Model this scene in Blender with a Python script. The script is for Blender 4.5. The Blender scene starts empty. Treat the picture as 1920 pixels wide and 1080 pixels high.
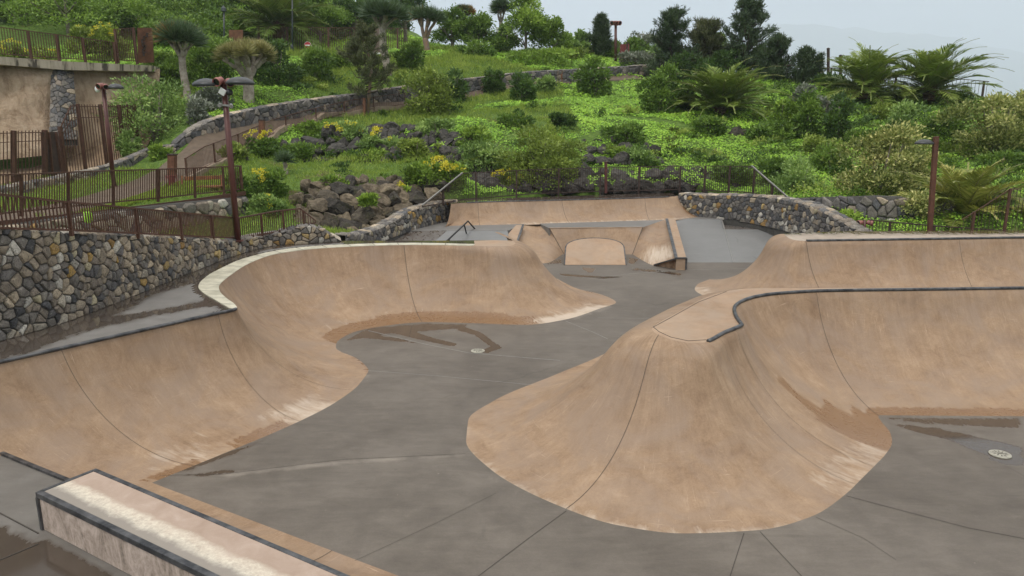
import bpy, math, random
import numpy as np
from mathutils import Vector, Matrix, noise as mnoise

random.seed(7)
RS = np.random.RandomState(11)
PI = math.pi
C = bpy.context.scene.collection
sc = bpy.context.scene

# ------------------------------------------------------------------ camera model (used to survey the place)
FPX = 1400.0
CAM_H = 5.6
TH = math.atan(320 / 1400.0)
_c, _s = math.cos(TH), math.sin(TH)

def ray(u, v):
    a = (u - 960) / FPX
    b = (540 - v) / FPX
    return (a, _c + b * _s, -_s + b * _c)

def atz(u, v, z):
    d = ray(u, v)
    t = (z - CAM_H) / d[2]
    return (d[0] * t, d[1] * t, z)

def aty(u, v, y):
    d = ray(u, v)
    t = y / d[1]
    return (d[0] * t, y, CAM_H + d[2] * t)

def mpp(y):
    return y / FPX / _c * 0.98

# ------------------------------------------------------------------ object helpers
def tag(o, label=None, cat=None, group=None, kind=None):
    if label: o['label'] = label
    if cat: o['category'] = cat
    if group: o['group'] = group
    if kind: o['kind'] = kind
    return o

def empty(name, loc=(0, 0, 0), rz=0.0):
    o = bpy.data.objects.new(name, None)
    o.empty_display_size = 0.2
    C.objects.link(o)
    o.location = loc
    o.rotation_euler = (0, 0, rz)
    return o

def thing(name, label, cat, loc=(0, 0, 0), group=None, rz=0.0):
    return tag(empty(name, loc, rz), label, cat, group)

def link(name, me, mat, parent=None):
    o = bpy.data.objects.new(name, me)
    if mat is not None:
        me.materials.append(mat)
    C.objects.link(o)
    if parent is not None:
        o.parent = parent
        # geometry is written in world space: cancel the parent's placement
        o.matrix_parent_inverse = parent_matrix(parent).inverted()
    return o

def parent_matrix(o):
    m = Matrix.LocRotScale(o.location, o.rotation_euler, o.scale)
    if o.parent is not None:
        return parent_matrix(o.parent) @ o.matrix_parent_inverse @ m
    return m

def mesh_np(name, verts, faces, mat, parent=None, tint=None, color=None, smooth=False, uv=None, attrs=None):
    """verts (N,3), faces (M,k) of one polygon size"""
    verts = np.asarray(verts, dtype=np.float32)
    faces = np.asarray(faces, dtype=np.int32)
    me = bpy.data.meshes.new(name)
    me.vertices.add(len(verts))
    me.vertices.foreach_set('co', verts.ravel())
    m, k = faces.shape
    me.loops.add(m * k)
    me.loops.foreach_set('vertex_index', faces.ravel())
    me.polygons.add(m)
    me.polygons.foreach_set('loop_start', np.arange(0, m * k, k, dtype=np.int32))
    if smooth:
        me.polygons.foreach_set('use_smooth', np.ones(m, dtype=bool))
    if tint is not None:
        a = me.attributes.new('tint', 'FLOAT', 'POINT')
        a.data.foreach_set('value', np.asarray(tint, dtype=np.float32))
    for kx, val in (attrs or {}).items():
        a = me.attributes.new(kx, 'FLOAT', 'POINT')
        a.data.foreach_set('value', np.asarray(val, dtype=np.float32))
    if color is not None:
        a = me.attributes.new('stone', 'FLOAT_COLOR', 'POINT')
        a.data.foreach_set('color', np.asarray(color, dtype=np.float32).ravel())
    if uv is not None:
        l = me.uv_layers.new(name='UVMap')
        l.data.foreach_set('uv', np.asarray(uv, dtype=np.float32)[faces.ravel()].ravel())
    me.update(calc_edges=True)
    return link(name, me, mat, parent)

class MB:
    """collects simple shapes into one mesh"""
    def __init__(self):
        self.v = []; self.f = []
    def quadbox(self, pts8):
        b = len(self.v)
        self.v += [tuple(p) for p in pts8]
        for q in ((0, 3, 2, 1), (4, 5, 6, 7), (0, 1, 5, 4), (1, 2, 6, 5), (2, 3, 7, 6), (3, 0, 4, 7)):
            self.f.append(tuple(b + i for i in q))
    def box(self, c, sx, sy, sz, rz=0.0):
        ca, sa = math.cos(rz), math.sin(rz)
        pts = []
        for dz in (-.5, .5):
            for dx, dy in ((-.5, -.5), (.5, -.5), (.5, .5), (-.5, .5)):
                x, y = dx * sx, dy * sy
                pts.append((c[0] + x * ca - y * sa, c[1] + x * sa + y * ca, c[2] + dz * sz))
        self.quadbox(pts)
    def bar(self, a, b, w, h=None):
        """square bar from a to b"""
        h = h or w
        a = Vector(a); b = Vector(b)
        d = (b - a)
        if d.length < 1e-6: return
        d.normalize()
        up = Vector((0, 0, 1)) if abs(d.z) < .95 else Vector((0, 1, 0))
        r = d.cross(up).normalized() * (w / 2)
        u = r.cross(d).normalized() * (h / 2)
        self.quadbox([a - r - u, a + r - u, b + r - u, b - r - u, a - r + u, a + r + u, b + r + u, b - r + u])
    def tube(self, pts, rad, n=8, cap=True, up=None):
        pts = [Vector(p) for p in pts]
        if not hasattr(rad, '__len__'): rad = [rad] * len(pts)
        b0 = len(self.v)
        prev = None
        for i, p in enumerate(pts):
            d = (pts[min(i + 1, len(pts) - 1)] - pts[max(i - 1, 0)])
            if d.length < 1e-9: d = Vector((0, 0, 1))
            d.normalize()
            if prev is None:
                ref = Vector((0, 0, 1)) if abs(d.z) < .9 else Vector((1, 0, 0))
                r = d.cross(ref).normalized()
            else:
                r = (prev - d * prev.dot(d))
                r = r.normalized() if r.length > 1e-6 else d.orthogonal().normalized()
            prev = r
            u = r.cross(d)
            for k in range(n):
                t = 2 * PI * k / n
                self.v.append(tuple(p + (r * math.cos(t) + u * math.sin(t)) * rad[i]))
        for i in range(len(pts) - 1):
            for k in range(n):
                a = b0 + i * n + k; b = b0 + i * n + (k + 1) % n
                self.f.append((a, b, b + n, a + n))
        if cap:
            self.f.append(tuple(b0 + k for k in range(n))[::-1])
            e = b0 + (len(pts) - 1) * n
            self.f.append(tuple(e + k for k in range(n)))
    def lathe(self, c, prof, n=20, axis=Vector((0, 0, 1)), sx=1.0, sy=1.0, rz=0.0):
        """prof: list of (r, h)"""
        b0 = len(self.v)
        axis = Vector(axis).normalized()
        q = axis.to_track_quat('Z', 'Y')
        c = Vector(c)
        for r, h in prof:
            for k in range(n):
                t = 2 * PI * k / n
                p = Vector((r * sx * math.cos(t), r * sy * math.sin(t), h))
                p.rotate(Matrix.Rotation(rz, 3, 'Z'))
                self.v.append(tuple(c + q @ p))
        for i in range(len(prof) - 1):
            for k in range(n):
                a = b0 + i * n + k; b = b0 + i * n + (k + 1) % n
                self.f.append((a, b, b + n, a + n))
        self.f.append(tuple(b0 + k for k in range(n))[::-1])
        e = b0 + (len(prof) - 1) * n
        self.f.append(tuple(e + k for k in range(n)))
    def poly(self, pts):
        b = len(self.v)
        self.v += [tuple(p) for p in pts]
        self.f.append(tuple(range(b, b + len(pts))))
    def prism(self, pts, dz):
        """closed polygon pts pushed down by vector dz"""
        dz = Vector(dz)
        n = len(pts)
        b = len(self.v)
        self.v += [tuple(p) for p in pts]
        self.v += [tuple(Vector(p) + dz) for p in pts]
        self.f.append(tuple(range(b, b + n)))
        self.f.append(tuple(range(b + 2 * n - 1, b + n - 1, -1)))
        for i in range(n):
            j = (i + 1) % n
            self.f.append((b + i, b + n + i, b + n + j, b + j))
    def build(self, name, mat, parent=None, smooth=False, bevel=0.0, seg=2, fix=True):
        me = bpy.data.meshes.new(name)
        me.from_pydata(self.v, [], self.f)
        if fix:
            import bmesh
            bm = bmesh.new(); bm.from_mesh(me)
            bmesh.ops.recalc_face_normals(bm, faces=bm.faces)
            bm.to_mesh(me); bm.free()
        if smooth:
            me.polygons.foreach_set('use_smooth', [True] * len(me.polygons))
        me.update()
        o = link(name, me, mat, parent)
        if bevel:
            m = o.modifiers.new('bevel', 'BEVEL')
            m.width = bevel; m.segments = seg; m.limit_method = 'ANGLE'
        return o

# ------------------------------------------------------------------ material helpers
class NT:
    def __init__(self, name):
        self.m = bpy.data.materials.new(name)
        self.m.use_nodes = True
        self.t = self.m.node_tree
        self.t.nodes.clear()
        self.out = self.t.nodes.new('ShaderNodeOutputMaterial')
    def n(self, typ, **kw):
        nd = self.t.nodes.new('ShaderNode' + typ)
        for k, v in kw.items():
            setattr(nd, k, v)
        return nd
    def l(self, a, b):
        self.t.links.new(a, b)
    def val(self, sock, v):
        if isinstance(v, bpy.types.NodeSocket): self.l(v, sock)
        else: sock.default_value = v
    def noise(self, vec, scale, detail=4, rough=.55, dist=0.0):
        nd = self.n('TexNoise')
        nd.inputs['Scale'].default_value = scale
        nd.inputs['Detail'].default_value = detail
        nd.inputs['Roughness'].default_value = rough
        nd.inputs['Distortion'].default_value = dist
        self.l(vec, nd.inputs['Vector'])
        return nd.outputs['Fac']
    def mapping(self, vec, scale=(1, 1, 1), rot=(0, 0, 0), loc=(0, 0, 0)):
        nd = self.n('Mapping')
        nd.inputs['Scale'].default_value = scale
        nd.inputs['Rotation'].default_value = rot
        nd.inputs['Location'].default_value = loc
        self.l(vec, nd.inputs['Vector'])
        return nd.outputs['Vector']
    def ramp(self, fac, stops):
        nd = self.n('ValToRGB')
        e = nd.color_ramp.elements
        while len(e) < len(stops): e.new(.5)
        for el, (p, c) in zip(e, stops):
            el.position = p
            el.color = (c[0], c[1], c[2], 1) if hasattr(c, '__len__') else (c, c, c, 1)
        self.l(fac, nd.inputs['Fac'])
        return nd.outputs['Color']
    def mix(self, fac, a, b, typ='MIX'):
        nd = self.n('Mix', data_type='RGBA', blend_type=typ)
        self.val(nd.inputs[0], fac)
        for s, v in ((nd.inputs[6], a), (nd.inputs[7], b)):
            if isinstance(v, bpy.types.NodeSocket): self.l(v, s)
            else: s.default_value = (v[0], v[1], v[2], 1)
        return nd.outputs[2]
    def math(self, op, a, b=0.0, c=0.0, clamp=False):
        nd = self.n('Math', operation=op)
        nd.use_clamp = clamp
        for s, v in zip(nd.inputs, (a, b, c)):
            self.val(s, v)
        return nd.outputs[0]
    def attr(self, name, out='Fac'):
        nd = self.n('Attribute')
        nd.attribute_name = name
        return nd.outputs[out]
    def pos(self):
        return self.n('NewGeometry').outputs['Position']
    def bump(self, h, strength=.3, dist=.02):
        nd = self.n('Bump')
        nd.inputs['Strength'].default_value = strength
        nd.inputs['Distance'].default_value = dist
        self.l(h, nd.inputs['Height'])
        return nd.outputs['Normal']
    def bsdf(self, col, rough=.6, normal=None, metal=0.0, spec=.5):
        nd = self.n('BsdfPrincipled')
        if isinstance(col, bpy.types.NodeSocket): self.l(col, nd.inputs['Base Color'])
        else: nd.inputs['Base Color'].default_value = (col[0], col[1], col[2], 1)
        self.val(nd.inputs['Roughness'], rough)
        self.val(nd.inputs['Metallic'], metal)
        nd.inputs['Specular IOR Level'].default_value = spec
        if normal is not None: self.l(normal, nd.inputs['Normal'])
        return nd
    def done(self, shader):
        self.l(shader, self.out.inputs['Surface'])
        return self.m

def simple(name, col, rough=.6, metal=0.0, var=.25, scale=6.0, col2=None, bump=.0, spec=.5):
    t = NT(name)
    p = t.pos()
    f = t.noise(p, scale, 6, .6)
    c2 = col2 or tuple(x * (1 - var) for x in col)
    c = t.ramp(f, [(.35, c2), (.62, col)])
    nrm = t.bump(t.noise(p, scale * 6, 4), bump, .01) if bump else None
    return t.done(t.bsdf(c, rough, nrm, metal, spec).outputs[0])

def tan_concrete(name, cols, wetcol, streak=True):
    t = NT(name)
    p = t.pos()
    uvn = t.n('UVMap')
    uv = uvn.outputs['UV']
    big = t.noise(p, .55, 8, .68, .4)
    mid = t.noise(p, 2.6, 10, .76, .6)
    st = t.noise(t.mapping(uv, (5.5, .55, 1)), 1.6, 7, .68, .7)
    st2 = t.noise(t.mapping(uv, (16, 1.1, 1), (0, 0, .12)), 1.3, 5, .7, .3)
    fine = t.noise(p, 34, 9, .82)
    f = t.math('ADD', t.math('MULTIPLY', big, .34), t.math('MULTIPLY', mid, .40))
    f = t.math('ADD', f, t.math('MULTIPLY', st, .13))
    f = t.math('ADD', f, t.math('MULTIPLY', st2, .05))
    f = t.math('ADD', f, t.math('MULTIPLY', fine, .20))
    c = t.ramp(f, [(.43, cols[0]), (.53, cols[1]), (.61, cols[2]), (.74, cols[3])])
    # hue drift: greyish wash against orange
    hue = t.noise(p, .9, 5, .6, .8)
    c = t.mix(t.ramp(hue, [(.42, .0), (.64, .65)]), c, cols[4])
    # shading of the upper faces put into the colour, as streaks below the lip
    lip_shade = t.math('MULTIPLY', t.math('POWER', t.attr('top'), 1.6), t.ramp(t.noise(t.mapping(uv, (2.6, .22, 1)), 1.7, 7, .7, .5), [(.42, 0.), (.64, .45)]))
    c = t.mix(lip_shade, c, (.175, .108, .060))
    # pale scuffs left by wheels
    sc1 = t.noise(t.mapping(uv, (1.6, 36, 1), (0, 0, .35)), 1.0, 5, .7, .5)
    sc2 = t.noise(t.mapping(uv, (40, 2.0, 1), (0, 0, -.3)), 1.0, 5, .7, .6)
    scm = t.math('MAXIMUM', t.ramp(sc1, [(.63, 0.), (.70, 1.)]), t.ramp(sc2, [(.61, 0.), (.70, 1.)]))
    scm = t.math('MULTIPLY', scm, t.ramp(t.noise(p, 1.3, 3), [(.45, 0.), (.60, .75)]))
    c = t.mix(scm, c, cols[3])
    # whitish bloom where marked
    pl = t.math('ADD', t.attr('pale'), t.math('MULTIPLY', t.math('SUBTRACT', t.noise(t.mapping(uv, (3.0, .8, 1)), 2.2, 7, .7, .6), .5), 1.5))
    c = t.mix(t.math('MULTIPLY', t.ramp(pl, [(.52, 0.), (1.1, 1.)]), .72), c, cols[5])
    # water stains where marked, ragged upper edge
    wn = t.noise(t.mapping(uv, (7, 1.2, 1)), 1.4, 6, .7, .4)
    wv = t.math('ADD', t.attr('wet'), t.math('MULTIPLY', t.math('SUBTRACT', wn, .5), .9))
    w = t.ramp(wv, [(.48, 0.), (.54, 1.)])
    wc = t.mix(st, wetcol, tuple(x * 1.35 for x in wetcol))
    c = t.mix(t.math('MULTIPLY', w, .78), c, wc)
    rough = t.math('SUBTRACT', t.math('ADD', .60, t.math('MULTIPLY', mid, .2)), t.math('MULTIPLY', w, .42))
    nrm = t.bump(t.math('ADD', fine, t.math('MULTIPLY', mid, 2.0)), .22, .006)
    return t.done(t.bsdf(c, rough, nrm, 0, .4).outputs[0])

def grey_concrete(name, cols, wetcol, base_wet=0.0):
    t = NT(name)
    p = t.pos()
    big = t.noise(p, .35, 7, .62, .5)
    mid = t.noise(p, 1.7, 8, .68, .4)
    trow = t.noise(t.mapping(p, (.8, 3.2, 1), (0, 0, .5)), 1.4, 6, .7, 1.2)
    fine = t.noise(p, 30, 10, .85)
    crk = t.n('TexVoronoi', feature='DISTANCE_TO_EDGE'); crk.inputs['Scale'].default_value = .20
    wob = t.n('VectorMath', operation='ADD'); t.l(p, wob.inputs[0])
    wsc = t.n('VectorMath', operation='SCALE'); wnz = t.n('TexNoise'); wnz.inputs['Scale'].default_value = 1.6; wnz.inputs['Detail'].default_value = 6; t.l(p, wnz.inputs['Vector']); t.l(wnz.outputs['Color'], wsc.inputs[0]); wsc.inputs['Scale'].default_value = .35; t.l(wsc.outputs[0], wob.inputs[1]); t.l(wob.outputs[0], crk.inputs['Vector'])
    f = t.math('ADD', t.math('MULTIPLY', big, .38), t.math('MULTIPLY', mid, .32))
    f = t.math('ADD', f, t.math('MULTIPLY', trow, .20))
    f = t.math('ADD', f, t.math('MULTIPLY', fine, .24))
    c = t.ramp(f, [(.43, cols[0]), (.56, cols[1]), (.70, cols[2])])
    ck = t.math('MULTIPLY', t.ramp(crk.outputs['Distance'], [(.0015, 1.), (.006, 0.)]), t.ramp(t.noise(p, .5, 3), [(.55, 0.), (.62, .35)]))
    c = t.mix(ck, c, tuple(x * .45 for x in cols[0]))
    tyre = t.noise(t.mapping(p, (.25, 9, 1), (0, 0, .9)), 1.0, 5, .6, .8)
    c = t.mix(t.math('MULTIPLY', t.ramp(tyre, [(.60, 0.), (.70, 1.)]), t.ramp(t.noise(p, .8, 3), [(.5, 0.), (.65, .4)])), c, tuple(x * .7 for x in cols[0]))
    spk = t.noise(p, 9.0, 2, .5)
    c = t.mix(t.ramp(spk, [(.765, 0.), (.80, .5)]), c, tuple(min(1, x * 1.9) for x in cols[2]))
    spd = t.noise(p, 6.0, 2, .5)
    c = t.mix(t.ramp(spd, [(.74, 0.), (.80, .35)]), c, tuple(x * .6 for x in cols[0]))
    pl = t.math('ADD', t.attr('pale'), t.math('MULTIPLY', t.math('SUBTRACT', mid, .5), 1.4))
    c = t.mix(t.math('MULTIPLY', t.ramp(pl, [(.45, 0.), (1.05, 1.)]), .55), c, tuple(min(1, x * 1.7) for x in cols[2]))
    wn = t.noise(t.mapping(p, (3.4, 1.5, 1), (0, 0, -.4)), 1.5, 9, .74, .8)
    wv = t.math('ADD', t.math('ADD', t.attr('wet'), base_wet), t.math('MULTIPLY', t.math('SUBTRACT', wn, .5), .85))
    w = t.ramp(wv, [(.40, 0.), (.50, .55), (.58, 1.)])
    c = t.mix(w, c, t.mix(mid, wetcol, tuple(x * 1.5 for x in wetcol)))
    pud = t.ramp(wv, [(.54, 0.), (.66, 1.)])
    rough = t.math('SUBTRACT', t.math('ADD', .52, t.math('MULTIPLY', mid, .25)), t.math('MULTIPLY', w, .40))
    rough = t.math('MAXIMUM', t.math('SUBTRACT', rough, t.math('MULTIPLY', pud, .20)), .04)
    nd_b = t.math('MULTIPLY', t.math('ADD', fine, mid), t.math('SUBTRACT', 1.0, t.math('MULTIPLY', w, .85)))
    nrm = t.bump(nd_b, .18, .006)
    return t.done(t.bsdf(c, rough, nrm, 0, .42).outputs[0])

def stone_mat(name, wet=0.0):
    t = NT(name)
    p = t.pos()
    c = t.attr('stone', 'Color')
    n1 = t.noise(p, 7, 8, .7, .4)
    n2 = t.noise(p, 30, 5, .7)
    v = t.math('ADD', t.math('MULTIPLY', n1, 1.5), t.math('MULTIPLY', n2, .6))
    k = t.ramp(t.math('MULTIPLY', v, .48), [(.3, .52), (.5, 1.1), (.72, 1.65)])
    c = t.mix(1.0, c, k, 'MULTIPLY')
    pit = t.noise(p, 48, 3, .6)
    c = t.mix(t.ramp(pit, [(.36, .7), (.44, 0.)]), c, (.02, .02, .02))
    c = t.mix(t.ramp(t.noise(p, 11, 5, .7), [(.60, 0.), (.72, .45)]), c, (.42, .40, .35))
    nrm = t.bump(t.math('ADD', n1, n2), .9, .03)
    return t.done(t.bsdf(c, .82, nrm, 0, .3).outputs[0])

def leaf_mat(name, dark, mid, light, trans=.28, rough=.5):
    t = NT(name)
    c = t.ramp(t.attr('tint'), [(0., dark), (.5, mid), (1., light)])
    b = t.bsdf(c, rough, None, 0, .35)
    tr = t.n('BsdfTranslucent')
    t.l(t.mix(.35, c, (.22, .30, .03)), tr.inputs['Color'])
    mx = t.n('MixShader')
    mx.inputs[0].default_value = trans
    t.l(b.outputs[0], mx.inputs[1]); t.l(tr.outputs[0], mx.inputs[2])
    return t.done(mx.outputs[0])

M = {}
TANS = [(.170, .101, .058), (.270, .177, .108), (.334, .228, .145), (.48, .355, .253), (.275, .203, .152), (.58, .49, .40)]
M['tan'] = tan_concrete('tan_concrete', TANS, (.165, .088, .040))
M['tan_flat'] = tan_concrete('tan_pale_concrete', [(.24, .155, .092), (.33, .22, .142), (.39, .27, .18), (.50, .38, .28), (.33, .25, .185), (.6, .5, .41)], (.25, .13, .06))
M['grey'] = grey_concrete('grey_concrete', [(.080, .066, .053), (.121, .103, .085), (.174, .151, .127)], (.060, .046, .035))
M['grey_bank'] = grey_concrete('grey_bank_concrete', [(.150, .150, .148), (.175, .175, .173), (.205, .205, .203)], (.06, .055, .05))
M['grey_wet'] = grey_concrete('wet_grey_concrete', [(.125, .116, .107), (.165, .156, .146), (.22, .208, .196)], (.062, .050, .041), .80)
M['joint'] = simple('joint_sealant', (.062, .052, .044), .85)
M['joint_pale'] = simple('joint_filler', (.33, .32, .30), .8)
M['steel_coping'] = simple('dark_steel_coping', (.13, .13, .135), .42, .55, .75, 5, (.035, .037, .042), .2)
M['band'] = simple('pale_coping_slab', (.56, .53, .42), .7, 0, .3, 3, (.36, .34, .26), .3)
M['stone'] = stone_mat('lava_stone')
M['mortar'] = simple('dark_mortar', (.075, .07, .062), .9, 0, .4, 9, None, .5)
M['mortar_pale'] = simple('pale_mortar', (.17, .155, .135), .9, 0, .4, 9, None, .5)
M['rust'] = simple('brown_painted_steel', (.105, .046, .028), .6, .1, .35, 7)
M['rust_dark'] = simple('dark_brown_steel', (.062, .036, .027), .6, .1, .35, 7)
M['corten'] = simple('corten_steel', (.20, .085, .045), .75, .1, .45, 5)
M['redpole'] = simple('red_brown_pole_paint', (.105, .034, .028), .45, .1, .25, 3)
M['redpole2'] = simple('rusted_pole_paint', (.13, .05, .028), .55, .1, .35, 5)
M['redhead'] = simple('faded_red_spotlight_paint', (.32, .12, .10), .5, 0, .35, 9)
M['lamp_black'] = simple('black_lamp_shell', (.045, .048, .052), .42, .2, .3, 4)
M['glass_dark'] = simple('dark_lamp_glass', (.02, .02, .022), .1)
M['white'] = simple('white_enamel', (.75, .75, .74), .45, 0, .08, 4)
M['kerb'] = simple('beige_kerb', (.33, .25, .18), .85, 0, .3, 4, None, .3)
M['path'] = simple('brown_path', (.135, .098, .068), .9, 0, .3, 2.5, None, .3)
M['yard'] = simple('trodden_earth', (.27, .185, .115), .95, 0, .4, 1.5, None, .4)
M['dirt'] = simple('ochre_dirt', (.26, .16, .075), .95, 0, .4, 3, None, .4)
M['galv'] = simple('galvanised_rail', (.34, .33, .31), .45, .5, .3, 9)

# ------------------------------------------------------------------ curve utilities
def pchip(t, y, tq):
    t = np.asarray(t, float); y = np.asarray(y, float)
    h = np.diff(t); d = np.diff(y) / h
    m = np.zeros_like(y)
    m[0] = d[0]; m[-1] = d[-1]
    for i in range(1, len(y) - 1):
        if d[i - 1] * d[i] > 0:
            w1 = 2 * h[i] + h[i - 1]; w2 = h[i] + 2 * h[i - 1]
            m[i] = (w1 + w2) / (w1 / d[i - 1] + w2 / d[i])
    k = np.clip(np.searchsorted(t, tq, side='right') - 1, 0, len(h) - 1)
    s = (tq - t[k]) / h[k]
    h00 = (1 + 2 * s) * (1 - s) ** 2; h10 = s * (1 - s) ** 2
    h01 = s * s * (3 - 2 * s); h11 = s * s * (s - 1)
    return h00 * y[k] + h10 * h[k] * m[k] + h01 * y[k + 1] + h11 * h[k] * m[k + 1]

def smooth_poly(pts, n=120):
    P = np.asarray(pts, float)
    t = np.r_[0, np.cumsum(np.maximum(np.linalg.norm(np.diff(P, axis=0), axis=1), 1e-3))]
    tq = np.linspace(0, t[-1], n)
    return np.stack([pchip(t, P[:, i], tq) for i in range(P.shape[1])], 1)

def lin_poly(pts, n=60):
    P = np.asarray(pts, float)
    t = np.r_[0, np.cumsum(np.linalg.norm(np.diff(P, axis=0), axis=1))]
    tq = np.linspace(0, t[-1], n)
    return np.stack([np.interp(tq, t, P[:, i]) for i in range(P.shape[1])], 1)

class Loft:
    """skate transition between a lip line T (z = H) and a foot line B"""
    def __init__(self, T, B, zt, zb, rho, step=.09, K=34):
        T = np.asarray([p[:2] for p in T], float); B = np.asarray([p[:2] for p in B], float)
        n = len(T)
        seg = .5 * np.linalg.norm(np.diff(T, axis=0), axis=1) + .5 * np.linalg.norm(np.diff(B, axis=0), axis=1)
        t = np.r_[0, np.cumsum(np.maximum(seg, .02))]
        N = max(12, int(t[-1] / step))
        tq = np.linspace(0, t[-1], N)
        self.cidx = np.interp(tq, t, np.arange(n))
        Tq = np.stack([pchip(t, T[:, i], tq) for i in (0, 1)], 1)
        Bq = np.stack([pchip(t, B[:, i], tq) for i in (0, 1)], 1)
        ro = np.interp(self.cidx, np.arange(n), rho)
        zt = np.interp(self.cidx, np.arange(n), zt if hasattr(zt, '__len__') else [zt] * n)
        zb = np.interp(self.cidx, np.arange(n), zb if hasattr(zb, '__len__') else [zb] * n)
        H = zt - zb
        L = np.linalg.norm(Tq - Bq, axis=1)
        phi = np.minimum(2 * np.arctan2(H, L), math.radians(84))
        P = np.zeros((N, K, 3)); ln = np.zeros((N, K))
        for j in range(K):
            q = j / (K - 1)
            split = 1 - ro
            th1 = np.minimum(q / np.maximum(split, 1e-6), 1) * phi
            a = (1 - ro) * np.sin(th1); b = (1 - ro) * (1 - np.cos(th1))
            k2 = np.clip((q - split) / np.maximum(ro, 1e-6), 0, 1) * (ro > 1e-4)
            ps = phi * (1 - k2)
            a2 = ro * (np.sin(phi) - np.sin(ps)); b2 = ro * (np.cos(ps) - np.cos(phi))
            A = (a + a2) / np.sin(phi); Bb = (b + b2) / (1 - np.cos(phi))
            P[:, j, :2] = Bq + (Tq - Bq) * A[:, None]
            P[:, j, 2] = zb + H * Bb
            if j: ln[:, j] = ln[:, j - 1] + np.linalg.norm(P[:, j] - P[:, j - 1], axis=1)
        self.P = P; self.ln = ln; self.N = N; self.K = K; self.T = Tq; self.B = Bq; self.tq = tq
        du = np.gradient(P, axis=0); dv = np.gradient(P, axis=1)
        nr = np.cross(du, dv)
        nr /= np.maximum(np.linalg.norm(nr, axis=2, keepdims=True), 1e-9)
        nr[nr[..., 2] < 0] *= -1
        self.nr = nr
    def build(self, name, mat, parent, wet=(), pale=()):
        N, K = self.N, self.K
        idx = np.arange(N * K).reshape(N, K)
        f = np.stack([idx[:-1, :-1], idx[1:, :-1], idx[1:, 1:], idx[:-1, 1:]], -1).reshape(-1, 4)
        # keep the visible side up
        p = self.P.reshape(-1, 3)
        a = np.cross(p[f[:, 1]] - p[f[:, 0]], p[f[:, 2]] - p[f[:, 0]])
        if a[:, 2].sum() < 0: f = f[:, ::-1]
        uv = np.stack([np.repeat(self.tq, K), self.ln.ravel()], 1)
        def mask(lst):
            w = np.full((N, K), -1.0)
            for c0, c1, top, amp in lst:
                side = np.minimum(self.cidx - c0, c1 - self.cidx) / .5
                side = np.clip(side, -1, 1)[:, None]
                val = np.minimum(side, (top - self.ln) / .22)
                w = np.maximum(w, np.clip(.5 + val * .5, 0, 1) * amp - (1 - amp) * 0)
            return np.clip(w, 0, 1).ravel()
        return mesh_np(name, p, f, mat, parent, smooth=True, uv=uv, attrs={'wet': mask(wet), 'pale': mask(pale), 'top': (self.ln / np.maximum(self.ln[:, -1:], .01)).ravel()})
    def at(self, c):
        return int(round(np.interp(c, self.cidx, np.arange(self.N))))
    def joint(self, c, parent, mat=None, w=.006, j0=0, c_top=None):
        """a joint line running from the foot up to the lip"""
        K = self.K
        ci = np.linspace(c, c if c_top is None else c_top, K)
        fi = np.interp(ci, self.cidx, np.arange(self.N))
        i0 = np.clip(np.floor(fi).astype(int), 0, self.N - 2); fr = (fi - i0)[:, None]
        jj = np.arange(K)
        cen = self.P[i0, jj] * (1 - fr) + self.P[i0 + 1, jj] * fr
        nr = self.nr[i0, jj]
        tan = np.gradient(cen, axis=0)
        side = np.cross(nr, tan); side /= np.linalg.norm(side, axis=1, keepdims=True)
        up = nr * .005
        a = cen - side * w / 2 + up; b = cen + side * w / 2 + up
        v = np.concatenate([a, b])[:]
        f = [(i, i + 1, K + i + 1, K + i) for i in range(j0, K - 1)]
        return mesh_np('joint_line', v, f, mat or M['joint'], parent)

def strip(name, A, B, mat, parent=None, n=80, m=2, wet=None, thick=0.0, smooth_a=False, z=None):
    """flat sheet between two lines"""
    fn = smooth_poly if smooth_a else lin_poly
    a = fn(A, n); b = fn(B, n)
    P = a[:, None, :] * (1 - np.linspace(0, 1, m)[None, :, None]) + b[:, None, :] * np.linspace(0, 1, m)[None, :, None]
    idx = np.arange(n * m).reshape(n, m)
    f = np.stack([idx[:-1, :-1], idx[1:, :-1], idx[1:, 1:], idx[:-1, 1:]], -1).reshape(-1, 4)
    p = P.reshape(-1, 3)
    nz = np.cross(p[f[:, 1]] - p[f[:, 0]], p[f[:, 2]] - p[f[:, 0]])[:, 2].sum()
    if nz < 0: f = f[:, ::-1]
    at = {}
    if wet is not None: at = {'wet': wet(p), 'pale': np.zeros(len(p))}
    o = mesh_np(name, p, f, mat, parent, attrs=at)
    if thick:
        md = o.modifiers.new('solid', 'SOLIDIFY'); md.thickness = thick; md.offset = -1
    return o

def poly_sd(px, py, poly):
    """signed distance to polygon, positive inside"""
    poly = np.asarray([p[:2] for p in poly], float)
    inside = np.zeros(px.shape, bool); d = np.full(px.shape, 1e9)
    n = len(poly)
    for i in range(n):
        x1, y1 = poly[i]; x2, y2 = poly[(i + 1) % n]
        c = ((y1 > py) != (y2 > py)) & (px < (x2 - x1) * (py - y1) / ((y2 - y1) + 1e-12) + x1)
        inside ^= c
        ex, ey = x2 - x1, y2 - y1
        t = np.clip(((px - x1) * ex + (py - y1) * ey) / (ex * ex + ey * ey + 1e-12), 0, 1)
        d = np.minimum(d, np.hypot(px - x1 - t * ex, py - y1 - t * ey))
    return np.where(inside, d, -d)

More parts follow.
